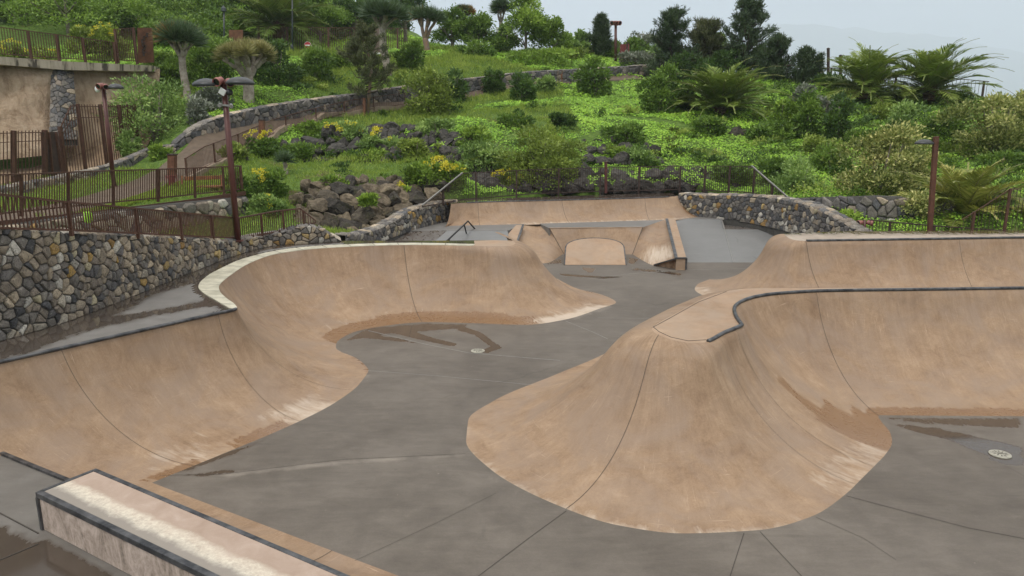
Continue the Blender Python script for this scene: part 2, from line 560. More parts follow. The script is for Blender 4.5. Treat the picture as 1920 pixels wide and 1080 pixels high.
#==SKATE==
def ledge_top():
    t = NT('ledge_top_concrete')
    p = t.pos()
    # distance across the ledge measured in the ledge's own frame
    dot = t.n('VectorMath', operation='DOT_PRODUCT')
    t.l(p, dot.inputs[0]); dot.inputs[1].default_value = LEDGE_AX
    d = t.math('SUBTRACT', dot.outputs['Value'], LEDGE_D0)
    n1 = t.noise(p, 3.0, 7, .65, .5); n2 = t.noise(p, 26, 6, .75, .3)
    c = t.ramp(n1, [(.3, (.34, .25, .195)), (.55, (.40, .305, .245)), (.75, (.46, .365, .305))])
    ax = t.math('ADD', d, t.math('MULTIPLY', t.math('SUBTRACT', n1, .5), .25))
    grey = t.ramp(ax, [(.0, 1.), (.12, 1.), (.17, .6), (.25, 0.)])
    # (distance is measured from the worn edge)
    pale = t.ramp(ax, [(.08, 0.), (.17, .9), (.28, .85), (.36, 0.)])
    spk = t.ramp(t.math('ADD', t.math('MULTIPLY', n2, .6), t.math('MULTIPLY', t.noise(p, 9, 5, .7), .4)), [(.36, 0.), (.60, 1.)])
    c = t.mix(t.math('MULTIPLY', grey, .8), c, (.25, .235, .21))
    c = t.mix(t.math('MULTIPLY', pale, t.math('ADD', t.math('MULTIPLY', spk, .75), .2)), c, (.70, .65, .54))
    return t.done(t.bsdf(c, .8, t.bump(n2, .3, .008), 0, .3).outputs[0])

def ledge_side():
    t = NT('ledge_side_concrete')
    p = t.pos()
    st = t.noise(t.mapping(p, (2.6, 2.6, 1.1)), 1.7, 8, .72, 1.4)
    n2 = t.noise(p, 24, 6, .7)
    f = t.math('ADD', t.math('MULTIPLY', st, .75), t.math('MULTIPLY', n2, .25))
    c = t.ramp(f, [(.36, (.16, .13, .105)), (.46, (.36, .285, .235)), (.58, (.52, .42, .36)), (.72, (.62, .53, .46))])
    return t.done(t.bsdf(c, .8, t.bump(n2, .3, .008), 0, .3).outputs[0])
_c0 = Vector(atz(180, 879, 1.1)); _c1 = Vector(atz(63, 923, 1.1))
_ld = (Vector(atz(660, 1082, 1.1)) - _c0).normalized()
_wd = (_c1 - _c0); _wd -= _ld * _wd.dot(_ld)
LEDGE_AX = tuple(-_wd.normalized())
LEDGE_D0 = Vector(LEDGE_AX).dot(_c0 + _wd * .90)
M['ledge_top'] = ledge_top()
M['ledge_side'] = ledge_side()
M['grey_plat'] = grey_concrete('platform_concrete', [(.105, .096, .085), (.145, .133, .119), (.185, .172, .156)], (.060, .047, .037))
M['grey_terr'] = grey_concrete('terrace_concrete', [(.12, .113, .105), (.155, .147, .138), (.20, .19, .178)], (.065, .052, .044))
M['grey_dark'] = grey_concrete('soaked_concrete', [(.12, .11, .10), (.15, .14, .13), (.2, .19, .175)], (.06, .045, .036), .5)
M['grey_wet2'] = grey_concrete('wet_deck_concrete', [(.29, .235, .185), (.38, .31, .25), (.46, .39, .32)], (.085, .062, .034), .14)
M['brick_tan'] = simple('stained_tan_concrete', (.42, .27, .17), .8, 0, .55, 5, (.16, .09, .05), .2)
M['black'] = simple('black_steel', (.025, .025, .027), .45, .4, .2, 5)
M['drain'] = simple('pale_drain_iron', (.42, .40, .33), .6, .1, .35, 14)

# ================================================================== SKATEPARK
HQ = 1.8
tz = lambda u, v, z=HQ: atz(u, v, z)[:2]
bz = lambda u, v, z=0.0: atz(u, v, z)[:2]

# ---- floor of the park: one sheet, wet marks stored per vertex
def floor_sheet():
    xs = np.arange(-8.5, 19.01, .11); ys = np.arange(6.4, 33.6, .11)
    X, Y = np.meshgrid(xs, ys, indexing='ij')
    px = X.ravel(); py = Y.ravel()
    wet = np.zeros(px.shape); pale = np.zeros(px.shape)
    W = [  # traced outlines of wet streaks on the floor
        ([(640, 640), (690, 615), (800, 606), (880, 608), (868, 616), (790, 622), (720, 628), (665, 638)], .12, .75),
        ([(730, 616), (770, 620), (815, 634), (860, 645), (850, 650), (800, 640), (745, 627)], .08, 1.0),
        ([(862, 610), (900, 622), (925, 640), (943, 652), (915, 662), (893, 661), (918, 650), (890, 628), (858, 620)], .08, 1.0),
        ([(670, 625), (745, 633), (800, 646), (740, 640), (680, 634)], .07, .8),
        ([(1640, 782), (1920, 782), (1920, 806), (1800, 800), (1700, 792)], .14, .74),
        ([(1660, 792), (1760, 802), (1850, 822), (1920, 838), (1920, 868), (1880, 866), (1835, 850), (1780, 826), (1700, 806)], .14, .92),
        ([(1855, 862), (1920, 858), (1920, 872), (1890, 872)], .10, 1.1),
        ([(1040, 512), (1110, 517), (1180, 519), (1130, 523), (1060, 518)], .10, .85),
        ([(1180, 500), (1240, 506), (1285, 512), (1280, 520), (1230, 512), (1180, 508)], .2, .62),
        ([(1085, 500), (1120, 503), (1112, 512), (1100, 512)], .08, .7),
        ([(300, 888), (370, 862), (470, 832), (540, 805), (450, 850), (350, 886)], .12, .72),
        ([(330, 892), (430, 878), (470, 882), (380, 896)], .08, .68),
        ([(1030, 488), (1057, 484), (1058, 494), (1020, 497)], .1, .6),
        ([(1178, 482), (1200, 486), (1190, 496), (1176, 494)], .1, .75),
    ]
    for pl, soft, amp in W:
        poly = [atz(u, v, 0) for u, v in pl]
        sd = poly_sd(px, py, poly)
        wet = np.maximum(wet, np.clip(.5 + sd / (2 * soft), 0, 1) * amp)
    PAL = [([(925, 905), (1060, 968), (1150, 990), (1060, 962), (900, 880)], .22, .8), ([(640, 760), (700, 700), (690, 690), (655, 745)], .15, .7),
           ([(1100, 560), (1160, 575), (1080, 602), (960, 613), (1060, 600)], .15, .6),
           ([(410, 888), (640, 862), (872, 850), (872, 856), (640, 872), (420, 896)], .09, .9),
           ([(1380, 1000), (1540, 962), (1500, 985), (1400, 1006)], .15, .55)]
    for pl, soft, amp in PAL:
        poly = [atz(u, v, 0) for u, v in pl]
        sd = poly_sd(px, py, poly)
        pale = np.maximum(pale, np.clip(.5 + sd / (2 * soft), 0, 1) * amp)
    idx = np.arange(len(px)).reshape(X.shape)
    f = np.stack([idx[:-1, :-1], idx[1:, :-1], idx[1:, 1:], idx[:-1, 1:]], -1).reshape(-1, 4)
    o = mesh_np('concrete_floor', np.stack([px, py, 0 * px], 1), f, M['grey'], attrs={'wet': wet, 'pale': pale})
    return tag(o, kind='structure')
FLOOR = floor_sheet()

def floor_line(pts, mat='joint', w=.011, z=.004, parent=None):
    P = [Vector(atz(u, v, 0)) for u, v in pts]
    v = []; f = []
    for i, p in enumerate(P):
        d = (P[min(i + 1, len(P) - 1)] - P[max(i - 1, 0)]).normalized()
        s = Vector((-d.y, d.x, 0)) * w / 2
        v += [(p.x - s.x, p.y - s.y, z), (p.x + s.x, p.y + s.y, z)]
        if i: f.append((2 * i - 2, 2 * i, 2 * i + 1, 2 * i - 1))
    mesh_np('joint_line', v, f, M[mat], parent or FLOOR)
floor_line([(1062, 958), (1000, 1003), (895, 1082), (840, 1125)])
floor_line([(1395, 1000), (1382, 1040), (1366, 1090)])
floor_line([(1425, 997), (1462, 1037), (1512, 1090)])
floor_line([(1587, 930), (1700, 960), (1815, 990), (1930, 1012)])
floor_line([(290, 892), (420, 889), (640, 862), (872, 851)], 'joint', .008)
floor_line([(1530, 970), (1620, 1010), (1680, 1050)], 'joint', .006)
floor_line([(930, 925), (820, 980), (665, 1052)], 'joint', .005)
floor_line([(690, 620), (800, 646), (880, 662), (1050, 676)], 'joint_pale', .02)
floor_line([(690, 695), (820, 705), (1000, 722)], 'joint_pale', .012)
floor_line([(1060, 602), (1110, 622), (1140, 636)], 'joint_pale', .014)
floor_line([(1120, 596), (1180, 597), (1230, 597)], 'joint_pale', .012)
floor_line([(1050, 518), (1110, 521), (1200, 512), (1290, 506), (1420, 503)], 'joint_pale', .02)

# ---- LEFT: long quarter pipe that turns into a curved pocket and ends in a rounded hip
LT = [(-10.5, 8.15), tz(0, 680), tz(200, 635), tz(400, 590), tz(443, 580), tz(441, 572), tz(425, 560), tz(412, 546), tz(413, 533), tz(430, 518),
      tz(460, 498), tz(500, 481), tz(560, 470), tz(640, 463.5), tz(770, 459.5), tz(890, 461), (-.55, 22.3), (-.18, 22.35),
      (.05, 22.55), (.1, 22.9), (.02, 23.4), (-.25, 24.2), (-.6, 25.2)]
LB = [(-7.5, 8.02), bz(285, 905), bz(420, 850), bz(550, 795), bz(628, 755), bz(672, 722), bz(690, 698), bz(682, 682), bz(663, 669), bz(640, 660),
      bz(630, 652), bz(633, 640), bz(660, 624), bz(715, 612), bz(800, 604), bz(890, 606), bz(985, 609), bz(1060, 599),
      bz(1120, 580), bz(1155, 566), bz(1130, 553), (2.2, 24.4), (1.6, 26.0)]
n = len(LT)
rho = [.0] * 15 + [.06, .16, .2, .22, .22, .22, .22, .22]
left = Loft(LT, LB, HQ, 0.0, rho)
LQ = thing('quarter_pipe', 'long curved tan concrete quarter pipe on the left with pale slab rim', 'quarter pipe', (-3.5, 16, 0))
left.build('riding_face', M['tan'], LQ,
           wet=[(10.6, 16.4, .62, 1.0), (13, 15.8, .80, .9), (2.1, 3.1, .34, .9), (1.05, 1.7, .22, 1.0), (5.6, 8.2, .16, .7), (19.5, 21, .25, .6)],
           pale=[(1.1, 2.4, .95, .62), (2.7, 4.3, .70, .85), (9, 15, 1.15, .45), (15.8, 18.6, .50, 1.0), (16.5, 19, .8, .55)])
for cc in (1.55, 3.15, 4.7):
    left.joint(cc, LQ)
left.joint(13.9, LQ, w=.012)
# white slab rim following the pocket
inner = left.T[left.at(4.0):left.at(15.0)]
outer = [tz(u, v) for u, v in [(430, 578), (404, 563), (381, 549), (372, 538), (378, 527), (400, 511), (441, 491), (483, 478), (535, 467.5), (640, 459), (770, 455.8), (890, 458)]]
WL_FOOT = [(-11.2, 8.3)] + [tz(u, v) for u, v in [(0, 638), (125, 601), (250, 553), (377, 502), (457, 473), (515, 460), (580, 456), (640, 452)]]
IN = smooth_poly([(x, y, HQ + .012) for x, y in inner], 90)
OUT = smooth_poly([(x, y, HQ + .012) for x, y in outer], 90)
b = MB()
for k in range(0, 89):
    if k >= 89: break
    e = .0
    a0, a1, o0, o1 = IN[k], IN[k + 1], OUT[k], OUT[k + 1]
    b.prism([a0, a1, o1, o0], (0, 0, -.07))
rim = b.build('slab_rim', M['band'], LQ)
for k in range(3, 84, 5):
    b = MB()
    a0 = Vector(IN[k]); o0 = Vector(OUT[k])
    d = Vector(IN[k + 1]) - a0; d.normalize(); d *= .008
    z = Vector((0, 0, .004))
    b.poly([a0 - d + z, a0 + d + z, o0 + d + z, o0 - d + z])
    b.build('slab_joint', M['joint'], rim)
b = MB()
cop = [(x, y, HQ + .012) for x, y in left.T[:left.at(4.15)]]
b.tube(cop, .034, 10)
b.build('coping', M['steel_coping'], LQ, smooth=True)
# wet deck behind the coping
import bmesh
def flat_poly(name, pts, mat, par, thick=0.0):
    bm = bmesh.new()
    vs_ = [bm.verts.new(p) for p in pts]
    f_ = bm.faces.new(vs_)
    if f_.normal.z < 0 or f_.calc_area() and (f_.normal_update() or f_.normal.z < 0): f_.normal_flip()
    bmesh.ops.triangulate(bm, faces=[f_], ngon_method='EAR_CLIP')
    me = bpy.data.meshes.new(name); bm.to_mesh(me); bm.free()
    return link(name, me, mat, par)
OUTS = [(p[0], p[1]) for p in OUT]
deck_edge = [tuple(p) for p in left.T[:left.at(3.75):6]] + OUTS + [tuple(p) for p in left.T[left.at(15.3):left.at(20):3]]
wall_line = WL_FOOT[:8] + [(-5.2, 23.4), (-2.5, 23.4), (-.6, 23.5)]
flat_poly('deck', [(x, y, HQ - .010) for x, y in deck_edge + wall_line[::-1]], M['grey_wet'], LQ)
def clipped_grid(name, poly, z, mat, par, step, wetf, margin=.06):
    P = np.array([p[:2] for p in poly])
    xs = np.arange(P[:, 0].min(), P[:, 0].max(), step); ys = np.arange(P[:, 1].min(), P[:, 1].max(), step)
    X, Y = np.meshgrid(xs, ys, indexing='ij')
    ins = poly_sd(X.ravel(), Y.ravel(), poly) > margin
    idx = np.arange(X.size).reshape(X.shape)
    f = np.stack([idx[:-1, :-1], idx[1:, :-1], idx[1:, 1:], idx[:-1, 1:]], -1).reshape(-1, 4)
    f = f[ins[f].all(1)]
    used, inv = np.unique(f, return_inverse=True)
    p = np.stack([X.ravel(), Y.ravel(), np.full(X.size, z)], 1)[used]
    return mesh_np(name, p, inv.reshape(-1, 4), mat, par, attrs={'wet': wetf(p), 'pale': np.zeros(len(p))})
DRY = [[atz(u, v, HQ) for u, v in pl] for pl in ([(222, 590), (250, 575), (290, 553), (330, 540), (366, 531), (376, 548), (385, 560), (340, 573), (280, 582)], [(60, 660), (150, 625), (230, 605), (300, 590), (390, 576), (420, 578), (330, 602), (220, 630), (80, 664)],
        [(-60, 690), (20, 668), (60, 662), (10, 684), (-60, 704)], [(490, 470), (560, 460), (640, 456), (640, 460), (530, 468), (480, 478)])]
def dry_wet(p):
    d = np.max([poly_sd(p[:, 0], p[:, 1], q) for q in DRY], axis=0)
    return -.62 * np.clip(.5 + d / .5, 0, 1)
clipped_grid('deck_surface', deck_edge + wall_line[::-1], HQ - .005, M['grey_wet'], LQ, .10, dry_wet)
flat_poly('hip_pad', [(x, y, HQ - .001) for x, y in [tuple(p) for p in left.T[left.at(14.9):left.at(20):2]] + [(-.62, 23.45), (-1.2, 23.35), OUTS[-1]]], M['tan_flat'], LQ)
# back side of the deck
strip('back_wall', [(-6.9, 23.3, HQ - .012), (-5.2, 23.4, HQ - .012), (-2.5, 23.4, HQ - .012), (-.6, 23.5, HQ - .012)],
      [(-6.9, 23.4, 0), (-5.3, 23.7, 0), (-2.5, 23.6, 0), (-.1, 23.6, 0)], M['grey'], LQ, n=12)

# ---- RIGHT: ridge with a rounded nose, spine coping and deck
RT = [(15.5, 16.75), (13.5, 16.68), tz(1920, 541), (9.3, 16.43), tz(1550, 546), tz(1450, 552), tz(1400, 562), tz(1377, 578), tz(1382, 598), tz(1390, 609), tz(1391, 611), tz(1387, 613),
      tz(1358, 625), tz(1322, 642), tz(1300, 643), tz(1275, 640), tz(1255, 635), tz(1238, 629), tz(1227, 623), tz(1222, 617), tz(1228, 609),
      tz(1246, 598), tz(1272, 584), tz(1310, 563), tz(1345, 549), (4.95, 16.42), (5.4, 16.62), (7.05, 16.66), (10, 16.72), (13.5, 16.9), (15.5, 16.97)]
RB = [(15.5, 13.42), (13.5, 13.42), (11.6, 13.42), (9.2, 13.45), bz(1650, 778.5), bz(1652, 790), bz(1666, 806), bz(1672, 822), bz(1671, 836), bz(1660, 852), bz(1657, 856), bz(1652, 861),
      bz(1618, 895), bz(1580, 931), bz(1520, 969), bz(1420, 994), bz(1280, 1000), bz(1160, 985), bz(1040, 945), bz(920, 880), bz(874, 826),
      bz(878, 788), bz(925, 752), bz(1040, 703), bz(1130, 665), (2.75, 18.1), (3.8, 19.3), (5.2, 19.6), (8.6, 19.7), (13.5, 19.8), (15.5, 19.8)]
rho = [.02] * 12 + [.04, .1, .16, .2, .22, .24, .26, .27, .28, .28, .28, .26, .22, .15, .05, .02, .02, .02, .02]
right = Loft(RT, RB, HQ, 0.0, rho)
RQ = thing('quarter_pipe', 'tan concrete ridge on the right with a wide rounded nose and flat pad', 'quarter pipe', (6, 15, 0))
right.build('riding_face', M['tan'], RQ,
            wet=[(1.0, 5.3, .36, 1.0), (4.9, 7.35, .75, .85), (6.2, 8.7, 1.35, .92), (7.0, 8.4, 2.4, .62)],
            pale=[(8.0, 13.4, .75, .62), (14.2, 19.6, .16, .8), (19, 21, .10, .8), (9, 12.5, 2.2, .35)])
for cc, w in ((4.22, .008), (11.4, .005), (12.4, .005)):
    right.joint(cc, RQ, w=w)
right.joint(17.8, RQ, w=.009, c_top=17.2)
right.joint(22.0, RQ, w=.006, c_top=22.2)
loop = [tuple(p) for p in right.T[::4]]
b = MB()
b.prism([(x, y, HQ - .003) for x, y in loop], (0, 0, -.2))
pad = b.build('top_pad', M['tan_flat'], RQ)
b = MB()
ins = [tz(u, v) for u, v in [(1324, 637), (1290, 639), (1258, 632), (1236, 622), (1225, 613)]]
for (x0, y0), (x1, y1) in zip(ins[:-1], ins[1:]):
    b.bar((x0, y0, HQ), (x1, y1, HQ), .009, .006)
ins = [tz(u, v) for u, v in [(1225, 613), (1253, 598), (1310, 566), (1362, 546.5)]]
for (x0, y0), (x1, y1) in zip(ins[:-1], ins[1:]):
    b.bar((x0, y0, HQ), (x1, y1, HQ), .009, .006)
b.build('joint_line', M['joint'], pad)
b = MB()
b.tube([(x, y, HQ + .015) for x, y in right.T[:right.at(13.0)]], .037, 12)
b.build('coping', M['steel_coping'], RQ, smooth=True)

# ---- RIGHT REAR: second quarter pipe behind the spine
FT = [(18.5, 24.0), (16.56, 23.9), (12.8, 23.57), tz(1510, 452), (9.12, 23.3), (8.98, 23.45), (8.93, 23.75), (8.98, 24.2), (9.1, 24.75)]
FB = [(18.5, 21.2), (16.56, 21.1), (12.6, 20.9), (9.7, 20.75), (7.9, 21.1), (6.6, 22.3), bz(1305, 546), (6.35, 25.0), (7.0, 25.9)]
far = Loft(FT, FB, HQ, 0.0, [.02, .02, .02, .04, .12, .2, .24, .24, .24])
FQ = thing('quarter_pipe', 'straight tan concrete quarter pipe at the right rear with a puddled deck', 'quarter pipe', (13, 23, 0))
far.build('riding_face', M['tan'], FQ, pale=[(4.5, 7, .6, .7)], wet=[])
far.joint(3.05, FQ, w=.011)
far.joint(1.6, FQ, w=.009)
b = MB()
b.tube([(x, y, HQ + .014) for x, y in far.T[:far.at(3.0)]], .04, 10)
b.build('coping', M['steel_coping'], FQ, smooth=True)
lipline = [(x, y, HQ - .003) for x, y in far.T[:far.at(7.0):3]]
strip('deck', lipline, [(18.5, 25.6, HQ - .003), (14, 25.45, HQ - .003), (11, 25.3, HQ - .003), (9.1, 24.8, HQ - .003)], M['grey_wet2'], FQ, n=90, m=14,
      wet=lambda p: np.clip(.235 + .24 * np.clip((p[:, 1] - 24.3) / .8, 0, 1), 0, 1))
strip('back_wall', [(18.5, 25.6, HQ - .01), (14, 25.45, HQ - .01), (11, 25.3, HQ - .01), (9.1, 24.8, HQ - .01)], [(18.5, 25.7, -.6), (14, 25.55, -.6), (11, 25.4, -.6), (9.1, 24.9, -.6)], M['grey'], FQ, n=6)

# ---- NEAR LEFT: raised platform with a low transition, and the grind ledge on it
ZP = .6
dv = Vector((.866, -.5)); nv = Vector((.5, .866))
e0 = Vector((-9.6, 11.58)); e1 = e0 + dv * 16
f0 = Vector(bz(285, 905)); 
off = (f0 - e0).dot(nv)
PT = [tuple(e0 + dv * s) for s in (0, 4, 8, 12, 16)]
PBt = [tuple(e0 + dv * s + nv * off) for s in (0, 4, 8, 12, 16)]
near = Loft(PT, PBt, ZP, 0.0, [0] * 5)
NP = thing('platform', 'raised grey concrete platform in the lower left corner with a tan edge', 'platform', (-6, 8, 0))
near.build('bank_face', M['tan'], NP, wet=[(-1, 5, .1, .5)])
near.joint(1.9, NP, w=.008)
near.joint(2.35, NP, w=.008)
b = MB()
b.bar((*PT[0], ZP + .008), (*PT[-1], ZP + .008), .06, .05)
b.build('edge_angle', M['steel_coping'], NP)
strip('platform_top', [(*PT[0], ZP - .004), (*PT[-1], ZP - .004)], [(-13, 4, ZP - .004), (-1, -3, ZP - .004)], M['grey_plat'], NP, n=110, m=80,
      wet=lambda p: np.clip(np.maximum(.5 + poly_sd(p[:, 0], p[:, 1], [atz(u, v, ZP) for u, v in [(75, 1004), (200, 1072), (330, 1140), (60, 1160), (20, 1080)]]) / .3,
                                        (.5 + poly_sd(p[:, 0], p[:, 1], [atz(u, v, ZP) for u, v in [(-60, 975), (20, 985), (70, 1010), (110, 1130), (-60, 1150)]]) / .4) * .80), 0, 1))
for seg in ([(-40, 945), (0, 962), (72, 1000)], [(-40, 1062), (0, 1050), (72, 1020)]):
    P = [Vector(atz(u, v, ZP)) for u, v in seg]
    b = MB()
    for p, q in zip(P[:-1], P[1:]):
        b.bar(p, q, .014, .012)
    b.build('joint_line', M['joint'], NP)

ZL = ZP + .5
LE = thing('grind_ledge', 'long low concrete grind ledge with black steel edges in the lower left corner', 'ledge', (-4, 7.5, ZP))
c0 = Vector(atz(180, 879, ZL)); c1 = Vector(atz(63, 923, ZL))
ld = (Vector(atz(660, 1082, ZL)) - c0).normalized()
wd = (c1 - c0); wd -= ld * wd.dot(ld)
Ln = 7.0
def lp(s, w, z): return c0 + ld * s + wd * w + Vector((0, 0, z))
b = MB()
g = .03
b.quadbox([lp(g, g, -.5 + .004), lp(Ln, g, -.5 + .004), lp(Ln, 1 - g, -.5 + .004), lp(g, 1 - g, -.5 + .004), lp(g, g, 0), lp(Ln, g, 0), lp(Ln, 1 - g, 0), lp(g, 1 - g, 0)])
b.build('body', M['ledge_side'], LE)
nn = 60
strip('top_face', [lp(.06, .07, .004), lp(Ln, .07, .004)], [lp(.06, .93, .004), lp(Ln, .93, .004)], M['ledge_top'], LE, n=220, m=24)
aw = .075
for nm, w0, w1 in (('edge_angle', 0.0, .085), ('edge_angle', .9, 1.0)):
    b = MB()
    b.quadbox([lp(0, w0, -.06), lp(Ln, w0, -.06), lp(Ln, w1, -.06), lp(0, w1, -.06), lp(0, w0, .012), lp(Ln, w0, .012), lp(Ln, w1, .012), lp(0, w1, .012)])
    b.build(nm, M['steel_coping'], LE, bevel=.008)
b = MB()
b.quadbox([lp(0, .085, -.06), lp(.055, .085, -.06), lp(.055, .9, -.06), lp(0, .9, -.06), lp(0, .085, .012), lp(.055, .085, .012), lp(.055, .9, .012), lp(0, .9, .012)])
b.build('end_angle', M['steel_coping'], LE, bevel=.006)
for w0, w1 in ((-.005, .05), (.95, 1.005)):
    b = MB()
    b.quadbox([lp(-.006, w0, -.496), lp(.04, w0, -.496), lp(.04, w1, -.496), lp(-.006, w1, -.496), lp(-.006, w0, -.061), lp(.04, w0, -.061), lp(.04, w1, -.061), lp(-.006, w1, -.061)])
    b.build('corner_angle', M['steel_coping'], LE)

# ---- REAR: upper terrace, banks, pocket, tombstone, hubbas
ZU = 1.0
uz = lambda u, v, z=ZU: atz(u, v, z)
terr = [uz(1030, 428), uz(1120, 425.5), uz(1205, 426.5), uz(1249, 411), uz(1352, 410.5), uz(1356, 419, .9), (11.5, 33.4, ZU)]
b = MB()
UP = [(-7, 30.4, ZU), uz(838, 432), uz(950, 433), uz(966, 427), uz(980, 420.8), uz(1008, 417.5), uz(1030, 428), uz(1120, 425.5), uz(1205, 426.5), uz(1249, 411),
      uz(1354, 410.5), (9.3, 36.5, ZU), (-4, 36.5, ZU), (-7, 34, ZU)]
b.prism(UP, (0, 0, -.5))
UT = tag(b.build('upper_terrace', M['grey_terr']), kind='structure')
# left light-grey bank
b = MB()
b.prism([uz(838, 432.3), uz(952, 433.3), (0.15, 25.4, 0.0), (-4.4, 25.4, 0.0)], (0, 0, -.25))
tag(b.build('bank', M['grey_bank']), 'pale grey concrete bank at the rear left, under the black handrail', 'bank')
b = MB()
b.prism([uz(838, 432.5), (-4.4, 25.4, .004), (-6.5, 25.4, 0.004), (-6.5, 31, ZU - .003)], (0, 0, -.25))
tag(b.build('bank', M['grey_dark']), 'dark wet concrete bank at the rear left against the stone wall', 'bank')
# right grey banks
GA = [uz(1266, 410.8), uz(1353, 410.8), atz(1375, 492, 0.0), atz(1289, 492, 0.0)]
b = MB(); b.prism(GA, (0, 0, -.3))
gb = b.build('bank', M['grey_bank'])
tag(gb, 'taller smooth grey concrete bank at the rear, right of the tan hubba ledge', 'bank')
# steel edge and wall down to the lower bank on its right
z2 = .74
pA = Vector(uz(1353, 410.8)); pB = Vector(atz(1375, 492, 0.0))
t2 = 1 - z2
pm = pA.lerp(pB, t2)
GB = [tuple(pm + Vector((.01, 0, -.012))), (12.6, pm.y, z2 - .012), (12.6, pB.y, -.012 + .012), tuple(pB + Vector((.01, 0, 0)))]
b = MB(); b.prism(GB, (0, 0, -.3))
tag(b.build('bank', M['grey_bank']), 'shorter grey concrete bank at the rear between the taller bank and the far quarter pipe', 'bank')
b = MB(); b.prism([tuple(pm + Vector((.02, 0, -.01))), (12.6, pm.y, z2 - .01), (12.9, 35.5, z2 - .01), (pA.x + .02, 36.5, z2 - .01)], (0, 0, -.3))
tag(b.build('wet_landing', M['grey_dark']), kind='structure')
b = MB()
b.bar(pA + Vector((0, 0, .006)), pm + Vector((0, 0, .006)), .06, .03)
b.bar(pm + Vector((0, 0, .006)), pB + Vector((0, 0, .006)), .02, .012)
b.build('edge_strip', M['galv'], gb)
b = MB(); b.prism([tuple(pA), tuple(pm), (pm.x, pm.y, 0.2), (pA.x, pA.y, .2)], (-.05, 0, 0))
b.build('side_wall', M['grey_bank'], gb)

# tan pocket (three planes) 
PK = thing('banked_pocket', 'low tan concrete pocket of three flat banks at the rear centre', 'bank', (3.5, 30.5, 0))
A = Vector(uz(1030, 428)); Bp = Vector(uz(1205, 426.5)); Lc = Vector(uz(1008, 417.5)); Ld_ = Vector(uz(970, 423)); Rc = Vector(uz(1249, 411))
fA = Vector(atz(1057, 476, .0)); fB = Vector(atz(1186, 477, .0))
fL = Vector(atz(1015, 494, 0)); fR = Vector(atz(1226, 498, 0))
def bank_face(pts, nm):
    """planar-ish quad subdivided so that the concrete texture has coordinates"""
    a, b_, c, d = [Vector(p) for p in pts]
    N = 24
    v = []; uv = []
    for i in range(N):
        for j in range(N):
            s, t = i / (N - 1), j / (N - 1)
            v.append((a.lerp(b_, s)).lerp(d.lerp(c, s), 1 - (1 - t)))
            uv.append((s * (b_ - a).length, t * (d - a).length))
    idx = np.arange(N * N).reshape(N, N)
    f = np.stack([idx[:-1, :-1], idx[1:, :-1], idx[1:, 1:], idx[:-1, 1:]], -1).reshape(-1, 4)
    pv = np.array([tuple(x) for x in v])
    if np.cross(pv[f[:, 1]] - pv[f[:, 0]], pv[f[:, 2]] - pv[f[:, 0]])[:, 2].sum() < 0: f = f[:, ::-1]
    at = {'wet': np.zeros(len(pv)), 'pale': np.zeros(len(pv))}
    if nm == 'right_bank':
        uvn = np.array(uv); 
        at['pale'] = np.clip(1.15 - np.hypot(pv[:, 0] - (fR.x + .5), (pv[:, 1] - fR.y - .6) * .7) / 1.0, 0, 1)
    return mesh_np(nm, pv, f, M['tan'], PK, uv=uv, attrs=at)
hubR = Vector(atz(1268, 483.5, .42))
bank_back = bank_face([A, Bp, fB, fA], 'back_bank')
def poly_patch(top, bot, nm, smooth=True):
    n_, m_ = 40, 20
    a = smooth_poly([tuple(p) for p in top], n_); b_ = smooth_poly([tuple(p) for p in bot], n_)
    V = (a[:, None] * (1 - np.linspace(0, 1, m_)[None, :, None]) + b_[:, None] * np.linspace(0, 1, m_)[None, :, None]).reshape(-1, 3)
    idx = np.arange(n_ * m_).reshape(n_, m_)
    f = np.stack([idx[:-1, :-1], idx[1:, :-1], idx[1:, 1:], idx[:-1, 1:]], -1).reshape(-1, 4)
    if np.cross(V[f[:, 1]] - V[f[:, 0]], V[f[:, 2]] - V[f[:, 0]])[:, 2].sum() < 0: f = f[:, ::-1]
    uv = np.stack([np.repeat(np.linspace(0, 3, n_), m_), np.tile(np.linspace(2.5, 0, m_), n_)], 1)
    pale = np.clip(1.2 - np.hypot(V[:, 0] - (fR.x + .4), (V[:, 1] - fR.y - .9) * .6) / 1.1, 0, 1)
    return mesh_np(nm, V, f, M['tan'], PK, uv=uv, smooth=True, attrs={'wet': 0 * pale, 'pale': pale})
qL = Vector(atz(962, 474, .40))
poly_patch([Vector(uz(980, 420.8)) + Vector((-.03, .03, .003)), Lc + Vector((0, .04, .003)), A], [qL, fL, fA], 'left_bank')
b = MB(); b.prism([tuple(qL + Vector((0, -.01, 0))), (fL.x, fL.y - .01, .0), (fL.x, fL.y - .01, -.05), (qL.x, qL.y - .01, -.05)], (0, .04, 0)); b.build('front_face', M['brick_tan'], PK)
poly_patch([Bp, Bp.lerp(Rc, .5), Rc], [fB, fR, hubR], 'right_bank')
def edge_bars(pairs, nm, par, w=.02, h=.012, mat='joint'):
    for p, q in pairs:
        b = MB(); b.bar(Vector(p) + Vector((0, 0, .006)), Vector(q) + Vector((0, 0, .006)), w, h); b.build(nm, M[mat], par)
edge_bars([(A, fA), (Bp, fB)], 'joint_line', PK, .022)
b = MB()
b.bar(A + Vector((0, .03, .006)), Bp + Vector((0, .03, .006)), .10, .02)
b.build('lip', M['tan_flat'], PK)

